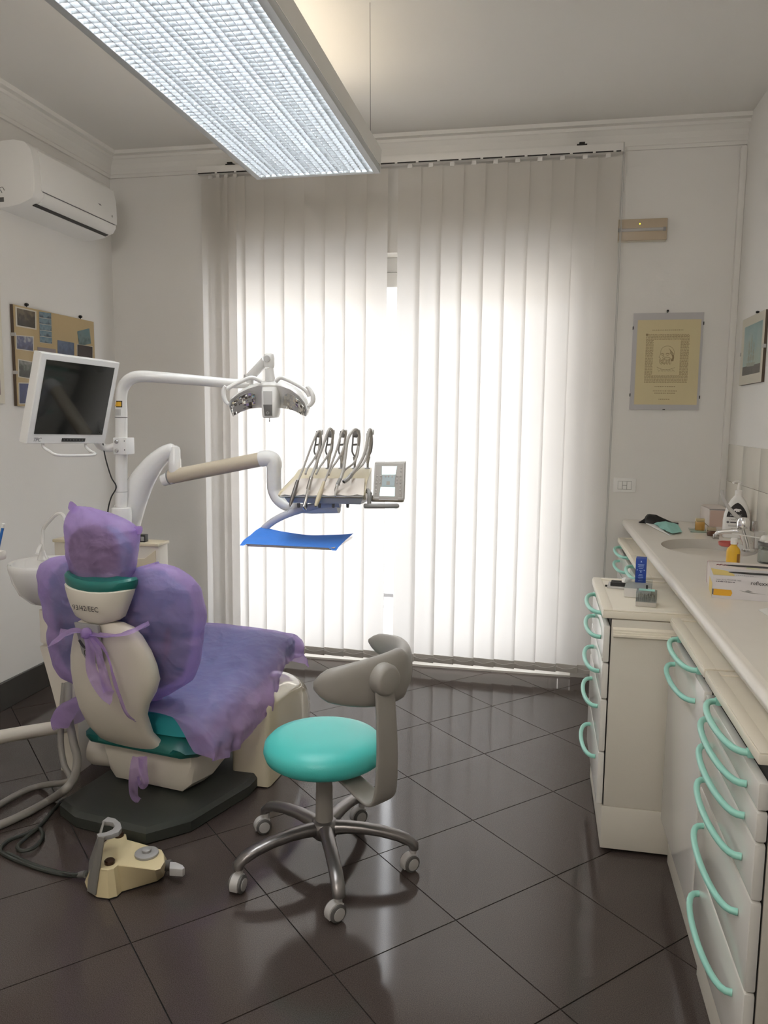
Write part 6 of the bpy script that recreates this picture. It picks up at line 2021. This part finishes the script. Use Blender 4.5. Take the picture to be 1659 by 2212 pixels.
# whips: forked spring arms
whip_x = (684, 709, 737, 766, 794)
tops = (689, 714, 741, 769, 799)
for i, (xb, xt) in enumerate(zip(whip_x, tops)):
    yb_, yt = YBk + 0.0, YBk + 0.01
    B0, B1 = at(xb, 1013, y=yb_), at(xb + 1, 987, y=yb_)
    bm = NB(); tube(bm, [B0, B0 + (B1 - B0) * 0.6, B1], [0.0045, 0.005, 0.010], 8, flat=0.6); lathe(bm, [(0.013, -0.003), (0.012, 0.002), (0.006, 0.006)], B0, 12)
    wp = obj('whip_arm', bm, M['grey_mid'], ic)
    bm = NB()
    for s in (-1, 1):
        tube(bm, smooth_path([B1, at(xb + 1 + 6.5 * s, 975, y=yb_), at(xt - 1 + 6 * s, 955, y=yt), at(xt - 1 + 5 * s, 936, y=yt)], 3), 0.0035, 6)
    tube(bm, [at(xt - 7, 961, y=yt), at(xt + 5, 960, y=yt)], 0.004, 6)
    obj('whip_fork', bm, M['grey_dark'], wp)
    c_ = at(xt - 1, 938, y=yt)
    bm = NB(); box(bm, c_, (0.019, 0.018, 0.026), Matrix.Rotation(0.12, 3, 'Y'), 0.003); obj('roller', bm, M['grey_dark'], wp)
    bm = NB(); lathe(bm, [(0.010, -0.005), (0.011, 0), (0.010, 0.005)], c_ + V((0.012, 0, 0.008)), 14, Matrix.Rotation(PI / 2, 3, 'Y')); obj('roller_cap', bm, M['grey_light'], wp)
# keypad
kq = [(809.5, 1000), (875, 999), (872.5, 1081), (805, 1079)]
bm = NB(); prism(bm, [at(a, b, y=2.86 if k < 2 else 2.835) for k, (a, b) in enumerate(kq)], (0, 0.022, 0.004), 0.003); kp = obj('keypad_panel', bm, M['keypad'], ic)
def kpt(u, v, l=0.0):
    tl, tr, br_, bl2 = [at(a, b, y=2.86 if k < 2 else 2.835) for k, (a, b) in enumerate(kq)]
    p = (tl * (1 - u) + tr * u) * (1 - v) + (bl2 * (1 - u) + br_ * u) * v
    return p + V((0, -0.97, 0.2)) * l
bm = NB()
for (u0, v0), (u1, v1) in (((0.03, 0.03), (0.97, 0.045)), ((0.03, 0.93), (0.2, 0.945)), ((0.8, 0.93), (0.97, 0.945)), ((0.03, 0.03), (0.045, 0.94)), ((0.955, 0.03), (0.97, 0.94)), ((0.2, 0.985), (0.8, 1.0))):
    flat(bm, [kpt(u0, v1, 0.0012), kpt(u1, v1, 0.0012), kpt(u1, v0, 0.0012), kpt(u0, v0, 0.0012)])
obj('border_line', bm, M['ink_white'], kp, smooth=False)
bm = NB(); prism(bm, [kpt(u, v, 0.0008) for u, v in ((0.28, 0.34), (0.70, 0.34), (0.68, 0.64), (0.27, 0.64))], V((0, -0.97, 0.2)) * 0.0008); obj('display_surround', bm, M['lcd_dim'], kp, smooth=False)
for q in (((0.25, 0.10), (0.74, 0.10), (0.70, 0.32), (0.26, 0.32)), ((0.24, 0.66), (0.70, 0.66), (0.70, 0.90), (0.22, 0.90))):
    bm = NB(); prism(bm, [kpt(u, v, 0.0008) for u, v in q], V((0, -0.97, 0.2)) * 0.001); obj('lit_display', bm, M['lcd'], kp, smooth=False)
kr = V((0, -0.97, 0.2)).to_track_quat('Z', 'Y').to_matrix()
for u, v in [(0.10, 0.36), (0.10, 0.45), (0.10, 0.54), (0.09, 0.63), (0.09, 0.74), (0.09, 0.82), (0.22, 0.36), (0.22, 0.45), (0.21, 0.54), (0.38, 0.37), (0.48, 0.37), (0.60, 0.37), (0.76, 0.36), (0.76, 0.45), (0.75, 0.54), (0.88, 0.15), (0.88, 0.24), (0.88, 0.36), (0.88, 0.45), (0.87, 0.54), (0.87, 0.63), (0.87, 0.73), (0.87, 0.82)]:
    bm = NB(); lathe(bm, [(0.0036, 0), (0.0036, 0.001), (0.0026, 0.0016)], kpt(u, v, 0.0012), 12, kr); obj('key', bm, M['lamp_grey'], kp)
bm = NB(); prism(bm, [kpt(u, v, 0.0018) for u, v in ((0.42, 0.50), (0.53, 0.50), (0.53, 0.60), (0.42, 0.60))], V((0, -0.97, 0.2)) * 0.0006); obj('square_key', bm, M['keypad'], kp, smooth=False)
bm = NB(); tube(bm, [at(801, 1077, y=2.85), at(804, 1077, y=2.85), at(869, 1078, y=2.85), at(872, 1078, y=2.85)], [0.008, 0.0125, 0.0125, 0.010], 16); obj('keypad_hinge', bm, M['taupe'], ic)
bm = NB(); tube(bm, [at(794, 1060, y=2.85), at(799, 1066, y=2.83), at(797, 1093, y=2.82)], [0.010, 0.009, 0.0075], 12); tube(bm, [at(786, 1093, y=2.82), at(788, 1093, y=2.82), at(858, 1093, y=2.82), at(862, 1093, y=2.82)], [0.006, 0.0095, 0.009, 0.005], 14); obj('console_handle', bm, M['grey_mid'], ic)
# tray arm and tray
ta = [at(735, 1089, y=2.93), at(690, 1092, y=2.94), at(650, 1101, y=2.94), at(615, 1113, y=2.94), at(590, 1126, y=2.94), at(570, 1142, y=2.95)]
bm = NB(); tube(bm, smooth_path(ta, 4), 0.0145, 12, flat=0.8); obj('tray_arm', bm, mat('pale_blue_grey_plastic', (0.62, 0.62, 0.66), 0.35), ic)
tq = [at(534, 1186, y=2.72), at(721, 1192, y=2.72), at(760, 1160, y=3.0), at(577, 1152, y=3.0)]
tz = sum(p.z for p in tq) / 4
tq = [V((p.x, p.y, tz)) for p in tq]
bm = NB(); prism(bm, tq, (0, 0, 0.006), 0.002)
trc = sum(tq, V()) / 4
prism(bm, [trc + (p - trc) * 1.02 + V((0, 0, 0.006)) for p in tq], (0, 0, 0.003), 0.001)
tr_o = thing('instrument_tray', 'steel instrument tray below the console, mostly under blue paper', 'tray', trc)
obj('tray_plate', bm, M['steel'], tr_o)
bm = NB(); lathe(bm, [(0.02, -0.03), (0.024, 0.0)], at(575, 1150, y=2.97), 14); obj('tray_pivot', bm, M['grey_light'], tr_o)
bm = NB()
NG = 26
# corners of the paper, its far left corner stands up against the arm
pc = [V((at(521, 1184, y=2.73).x, 2.715, tz + 0.004)), V((at(730, 1190, y=2.73).x, 2.705, tz + 0.004)), V((at(767, 1158, y=2.98).x, 2.955, tz + 0.016)), V((at(568, 1139, y=2.97).x, 2.955, tz + 0.030))]
rows = []
for i in range(NG + 1):
    row = []
    for j in range(NG + 1):
        u, v = i / NG, j / NG
        p = (pc[0] * (1 - u) + pc[1] * u) * (1 - v) + (pc[3] * (1 - u) + pc[2] * u) * v
        sag = 4 * u * (1 - u) * v
        p.z += 0.012 - 0.012 * sag + 0.004 * noise.noise(p * 12) - 0.007 * (1 - v) ** 2
        p.y -= 0.030 * sag * v
        if v < 0.15:
            p.z -= 0.006 * (0.15 - v) / 0.15
        p.z = max(p.z, tz + 0.0102) if 0.06 < u < 0.94 else p.z
        row.append(bm.verts.new(p))
    rows.append(row)
for a, b in zip(rows[:-1], rows[1:]):
    for j in range(NG):
        bm.faces.new((a[j], b[j], b[j + 1], a[j + 1]))
tag(obj('tray_paper', bm, M['blue_paper'], None), 'bright blue paper sheet lying over the instrument tray', 'paper')

# handpieces hanging on their hoses
def handpiece(label, hose, grip, parts, hose_r=0.0042):
    t = thing('handpiece', label, 'handpiece', hose[-1], 'handpieces on the instrument console')
    bm = NB(); tube(bm, smooth_path(hose, 6), hose_r, 8); obj('hose', bm, M['grey_hose'], t)
    for nm, pts, rad, m in parts:
        bm = NB(); tube(bm, pts, rad, 12); obj(nm, bm, m, t)
    return t


Y_ = lambda f: YBk - (YBk - 2.765) * f
def hose_pts(l, f0=0.0, f1=1.0):
    n = len(l) - 1
    return [at(a, b, y=Y_(f0 + (f1 - f0) * k / n)) for k, (a, b) in enumerate(l)]


H1 = hose_pts([(686, 1000), (690, 960), (693, 938), (690, 931), (684, 937), (672, 965), (655, 1012), (643, 1040)], 0.0, 0.85)
g1, g2, g3 = at(643, 1038, y=Y_(.85)), at(637, 1058, y=Y_(.93)), at(626, 1094, y=Y_(1.05))
handpiece('leftmost handpiece, a slim bronze grey scaler with fine tip', H1, None, [('grip', [g1, g2, g2 + (g3 - g2) * 0.7, g3], [0.0065, 0.008, 0.0075, 0.003], M['stool_metal']), ('tip', [g3, at(622, 1103, y=Y_(1.05)), at(621, 1107, y=Y_(1.04))], [0.0022, 0.0013, 0.0008], M['white_gloss'])])
H2 = hose_pts([(710, 1000), (716, 965), (719, 938), (715, 927), (709, 931), (697, 965), (682, 1005), (672, 1032)], 0.0, 0.85)
g1, g2, g3, g4 = at(673, 1030, y=Y_(.85)), at(667, 1052, y=Y_(.92)), at(661, 1078, y=Y_(1.0)), at(656, 1094, y=Y_(1.04))
handpiece('second handpiece from left, silver contra angle with bent head', H2, None, [('grip', [g1, g2, g2 + (g3 - g2) * 0.2], [0.0075, 0.0085, 0.008], M['steel']), ('contra_angle', [g2 + (g3 - g2) * 0.2, g3, g4], [0.006, 0.0062, 0.005], M['chrome']), ('head', [g4, at(659, 1099, y=Y_(1.03)), at(660, 1101, y=Y_(1.0))], [0.006, 0.006, 0.004], M['chrome'])], 0.0055)
H3 = hose_pts([(738, 1000), (743, 965), (747, 938), (743, 930), (738, 935), (726, 975), (710, 1018), (700, 1042)], 0.0, 0.85)
g1, g2, g3, g4 = at(700, 1040, y=Y_(.85)), at(695, 1056, y=Y_(.90)), at(688, 1076, y=Y_(1.0)), at(682, 1093, y=Y_(1.05))
handpiece('middle handpiece, a plain cream syringe body', H3, None, [('grip', [g1, g2, g3, g4], [0.0055, 0.0075, 0.0095, 0.0065], M['cream_dark']), ('nozzle', [g4, g4 + (g4 - g3) * 0.12], [0.004, 0.003], M['grey_dark'])])
H4 = hose_pts([(766, 1000), (774, 965), (776, 940), (771, 929), (762, 931), (751, 950), (746, 985), (742, 1014), (735, 1036)], 0.0, 0.85)
g1, g2, g3, g4 = at(735, 1034, y=Y_(.85)), at(729, 1048, y=Y_(.9)), at(725.5, 1060, y=Y_(.95)), at(724, 1072, y=Y_(1.0))
handpiece('fourth handpiece from left, bare hose with chrome motor coupling', H4, None, [('sleeve', [g1, g2], [0.0065, 0.008], M['grey_mid']), ('coupling', [g2, g3, g3 + (g4 - g3) * 0.3, g4], [0.0075, 0.0065, 0.004, 0.003], M['chrome'])], 0.006)
H5 = hose_pts([(794, 1000), (799, 965), (802, 938), (799, 928), (795, 940), (789, 975), (776, 1003), (757, 1026)], 0.0, 0.8)
g1, g2, g3 = at(760, 1023, y=Y_(.8)), at(752, 1034, y=Y_(.85)), at(742.5, 1041, y=Y_(.92))
handpiece('rightmost handpiece hose ending in an open grey connector', H5, None, [('connector', [g1, g2, g3], [0.006, 0.008, 0.0075], M['grey_mid']), ('socket', [g3, g3 + (g3 - g2) * 0.06], [0.0062, 0.0060], M['black'])], 0.006)
# return loops of the hoses into the console
for i, l in enumerate((((692, 945), (690, 968), (678, 992), (664, 1012), (660, 1024)), ((718, 945), (716, 966), (704, 990), (690, 1010), (683, 1024)), ((746, 945), (742, 968), (730, 992), (716, 1012), (710, 1026)), ((773, 945), (774, 975), (764, 1000), (746, 1014), (738, 1026)), ((800, 945), (795, 975), (786, 1000), (766, 1020), (758, 1032)))):
    bm = NB(); tube(bm, smooth_path([at(a, b, y=Y_(0.02 + 0.17 * k)) for k, (a, b) in enumerate(l)], 5), 0.0042, 8); obj('hose_return', bm, M['grey_hose'], ic)

# ------------------------------------------------------------------ operator stool
sx, sy = -0.632, 2.255
ST = V((sx, sy, 0))
so = thing('operator_stool', 'turquoise round stool with curved grey backrest on five castors', 'stool', ST)
bm = NB(); lathe(bm, [(0.12, 0.348), (0.165, 0.350), (0.183, 0.362), (0.190, 0.382), (0.186, 0.404), (0.170, 0.420), (0.14, 0.429), (0.08, 0.433), (0.02, 0.434)], ST, 56); obj('seat', bm, M['teal_vinyl'], so, angle=60)
bm = NB(); lathe(bm, [(0.11, 0.338), (0.13, 0.349)], ST, 32); obj('seat_plate', bm, M['grey_dark'], so)
bm = NB(); lathe(bm, [(0.027, 0.13), (0.028, 0.14), (0.0245, 0.335), (0.026, 0.338)], ST, 24); obj('column', bm, M['stool_grey'], so)
bm = NB(); lathe(bm, [(0.030, 0.088), (0.042, 0.10), (0.046, 0.125), (0.040, 0.142), (0.030, 0.148)], ST, 24); obj('hub', bm, M['stool_metal'], so)
for k in range(5):
    a = math.radians(6 + 72 * k)
    d = V((math.cos(a), math.sin(a), 0))
    n = V((-d.y, d.x, 0))
    bm = NB()
    rings = []
    for f, z, hw, hh in ((0.03, 0.122, 0.024, 0.022), (0.07, 0.126, 0.0225, 0.019), (0.12, 0.126, 0.0215, 0.017), (0.18, 0.120, 0.021, 0.016), (0.235, 0.108, 0.0205, 0.016), (0.266, 0.096, 0.020, 0.0165), (0.282, 0.084, 0.0195, 0.018), (0.287, 0.068, 0.0175, 0.014)):
        t = V((d.x, d.y, -0.25 if f > 0.15 else 0)).normalized()
        up = n.cross(t) * -1
        up = up if up.z > 0 else -up
        if f > 0.275:
            up = d
        rings.append([ST + d * f + V((0, 0, z)) + n * hw * c_ + up * hh * s_ for c_, s_ in (sup(2 * PI * q / 16, 2.4) for q in range(16))])
    loft(bm, rings)
    obj('leg', bm, M['stool_metal'], so, angle=60)
    sw_ = math.radians((225, 222, 214, 263, 230)[k])
    e = V((math.cos(sw_ + PI / 2), math.sin(sw_ + PI / 2), 0))
    f_ = V((math.cos(sw_), math.sin(sw_), 0))
    c0 = ST + d * 0.283
    wc_ = c0 + f_ * 0.012 + V((0, 0, 0.026))
    bm = NB()
    # hood: a band over the wheels
    rings = []
    for q in range(11):
        b_ = math.radians(-25 + 165 * q / 10)
        rad = f_ * math.cos(b_) + V((0, 0, math.sin(b_)))
        rings.append([wc_ + rad * 0.0235 + e * 0.014, wc_ + rad * 0.030 + e * 0.012, wc_ + rad * 0.030 - e * 0.012, wc_ + rad * 0.0235 - e * 0.014])
    loft(bm, rings)
    tube(bm, [c0 + V((0, 0, 0.045)), c0 + V((0, 0, 0.072))], 0.011, 12)
    cs_ = obj('castor', bm, M['castor_grey'], so)
    for s in (-1, 1):
        bm = NB(); lathe(bm, [(0.024, 0.003), (0.0262, 0.005), (0.0262, 0.018), (0.022, 0.021)], wc_, 24, (e * s).to_track_quat('Z', 'Y').to_matrix())
        wh = obj('wheel', bm, M['castor_dark'], cs_)
        bm = NB(); lathe(bm, [(0.019, 0.0205), (0.0185, 0.0225), (0.004, 0.0235)], wc_, 20, (e * s).to_track_quat('Z', 'Y').to_matrix())
        obj('wheel_cap', bm, M['castor_grey'], cs_)
# bent flat bar carrying the backrest
fi = math.radians(-36)
bd_ = V((math.cos(fi), math.sin(fi), 0)); bn_ = V((-bd_.y, bd_.x, 0))
bp_ = [(0.06, 0.338), (0.13, 0.326), (0.20, 0.308), (0.240, 0.302), (0.268, 0.315), (0.282, 0.345), (0.287, 0.40), (0.288, 0.47), (0.284, 0.55), (0.278, 0.62), (0.274, 0.66)]
pts = smooth_path([ST + bd_ * a + V((0, 0, b)) for a, b in bp_], 4)
bm = NB(); rings = []
fr = frames(pts)
for i, (p, (t, n, b)) in enumerate(zip(pts, fr)):
    nn = bn_.cross(t).normalized()
    hw = 0.036 + 0.008 * min(1, max(0, 1 - abs(i - 18) / 16))
    rings.append([p + bn_ * hw * c_ + nn * 0.007 * s_ for c_, s_ in (sup(2 * PI * q / 20, 4) for q in range(20))])
loft(bm, rings)
obj('back_bar', bm, M['stool_grey'], so, angle=60)
kc = ST + bd_ * 0.268 + V((0, 0, 0.678))
bm = NB(); lathe(bm, [(0.046, -0.03), (0.047, 0.0), (0.046, 0.016), (0.040, 0.028), (0.034, 0.031), (0.010, 0.033)], kc, 32, bd_.to_track_quat('Z', 'Y').to_matrix()); obj('knuckle', bm, M['stool_grey'], so)
bm = NB(); rings = []
NB_ = 30
for k in range(NB_ + 1):
    f = k / NB_
    a = math.radians(-82 + 146 * f)
    u = abs(f - 0.47) / 0.53
    rho = 0.232 + 0.020 * (1 - u) - 0.008 * u
    hz_ = (0.078 * (1 - u ** 2.2) + 0.030) if f < 0.47 else (0.060 * (1 - u ** 2) + 0.030)
    hz_ *= 0.72
    tt = 0.020 + 0.010 * (1 - u)
    endf = max(0.12, min(1, min(f, 1 - f) / 0.05)) ** 0.5
    zc = 0.664 + 0.004 * u * (1 if f < 0.47 else 4.0)
    rd = V((math.cos(a), math.sin(a), 0))
    rings.append([ST + rd * (rho + tt * endf * c_) + V((0, 0, zc + hz_ * endf * s_)) for c_, s_ in (sup(2 * PI * q / 24, 2.5) for q in range(24))])
loft(bm, rings)
obj('backrest', bm, M['stool_grey'], so, angle=60)

# ------------------------------------------------------------------ foot control
fcn = thing('foot_control', 'cream foot pedal control with grey loop handle on the floor by the chair', 'foot control', (-1.2, 2.03, 0))
zt = 0.088
bot = [at(*p, z=0.006) for p in ((183, 1905), (190, 1925), (210, 1938), (235, 1941), (253, 1936), (263, 1926), (300, 1915), (340, 1903), (353, 1893), (360, 1876), (360, 1855), (352, 1843), (300, 1826), (276, 1818), (268, 1805), (240, 1806), (205, 1840))]
topp = [at(*p, z=zt) for p in ((200, 1868), (206, 1873), (216, 1878), (232, 1880), (246, 1877), (255, 1870), (290, 1874), (335, 1880), (346, 1877), (355, 1862), (354, 1845), (349, 1836), (300, 1821), (274, 1814), (272, 1802), (252, 1800), (216, 1832))]
bm = NB()
sec = [bot, [b * 0.35 + t * 0.65 for b, t in zip(bot, topp)], [b * 0.06 + t * 0.94 for b, t in zip(bot, topp)]]
ce = sum(topp, V()) / len(topp)
sec += [topp, [ce + (p - ce) * 0.97 + V((0, 0, 0.002)) for p in topp]]
loft(bm, sec)
obj('body', bm, M['foot_cream'], fcn, angle=28)
bm = NB(); c2 = sum(bot, V()) / len(bot)
prism(bm, [V((c2.x + (p.x - c2.x) * 0.97, c2.y + (p.y - c2.y) * 0.97, 0.0)) for p in bot], (0, 0, 0.007)); obj('foot_rim', bm, M['black'], fcn)
for px_, py_ in ((237, 1866), (257, 1807)):
    p_ = at(px_, py_, z=zt)
    bm = NB(); lathe(bm, [(0.0150, 0), (0.0155, 0.004), (0.0155, 0.011), (0.0125, 0.014)], p_, 20); obj('knob', bm, M['brass_knob'], fcn)
p_ = at(317, 1847, z=zt)
bm = NB(); lathe(bm, [(0.034, 0), (0.036, 0.004), (0.035, 0.009), (0.028, 0.012), (0.0135, 0.011), (0.0135, 0.019), (0.010, 0.021)], p_, 32); obj('rocker_disc', bm, M['grey_mid'], fcn)
# loop handle
L0, L1 = at(194, 1925, z=0.03), at(207, 1862, z=0.05)
zh = 0.185
hp = [(233, 1764), (249, 1768), (260, 1777), (263, 1788), (256, 1797), (240, 1803), (213, 1808), (209, 1801), (230, 1797), (243, 1791), (248, 1784), (244, 1777), (235, 1775), (220, 1774)]
hq = [at(a, b, z=zh) for a, b in hp]
bm = NB(); prism(bm, [p - V((0, 0, 0.014)) for p in hq], (0, 0, 0.014), 0.0015); obj('loop_handle', bm, M['grey_mid'], fcn)
bm = NB()
ul, ur = at(213, 1808, z=zh), at(222, 1774, z=zh)
bl1, br1 = at(188, 1925, z=0.012), at(183, 1895, z=0.012)
w = (ur - ul)
prism(bm, [ul, ul + V((0.018, 0, 0)), at(206, 1935, z=0.012), bl1], V((0, 0.006, 0)), 0.001)
prism(bm, [ul, ur, at(192, 1860, z=0.05), bl1], V((0.006, 0.002, 0)), 0.001)
obj('handle_stem', bm, mat('taupe_grey_stem', (0.20, 0.19, 0.175), 0.4), fcn, smooth=False)
pq = [at(a, b, z=0.05) for a, b in ((367, 1861), (380, 1862), (394, 1868), (399, 1874), (394, 1878), (366, 1876))]
bm = NB(); prism(bm, [p - V((0, 0, 0.024)) for p in pq], (0, 0, 0.024), 0.002); obj('pedal', bm, M['grey_light'], fcn)
bm = NB(); a_, b_ = at(358, 1870, z=0.035), at(370, 1869, z=0.038); tube(bm, [a_, b_], 0.016, 12); obj('pedal_joint', bm, M['grey_dark'], fcn)
cb1 = [at(190, 1888, z=0.03), at(165, 1892, z=0.012), at(110, 1884, z=0.007), at(50, 1864, z=0.007), at(8, 1845, z=0.007), at(2, 1832, z=0.007), at(20, 1815, z=0.007), at(60, 1800, z=0.007), at(85, 1790, z=0.007), at(92, 1808, z=0.008), at(75, 1830, z=0.012), at(48, 1838, z=0.010), at(38, 1828, z=0.008), at(60, 1806, z=0.014), at(90, 1780, z=0.007), at(130, 1735, z=0.007), at(190, 1705, z=0.008), at(230, 1690, z=0.01)]
bm = NB(); tube(bm, smooth_path(cb1, 7), 0.0062, 8); obj('cable', bm, M['base_dark'], fcn)
bm = NB(); cb2 = [at(192, 1884, z=0.03), at(160, 1889, z=0.018), at(105, 1878, z=0.007), at(60, 1862, z=0.007), at(15, 1842, z=0.006)]; tube(bm, smooth_path(cb2, 6), 0.005, 8); obj('cable', bm, M['base_dark'], fcn)
bm = NB(); tube(bm, [at(186, 1888, z=0.028), at(170, 1890, z=0.016)], [0.012, 0.009], 10); obj('cable_gland', bm, M['grey_dark'], fcn)
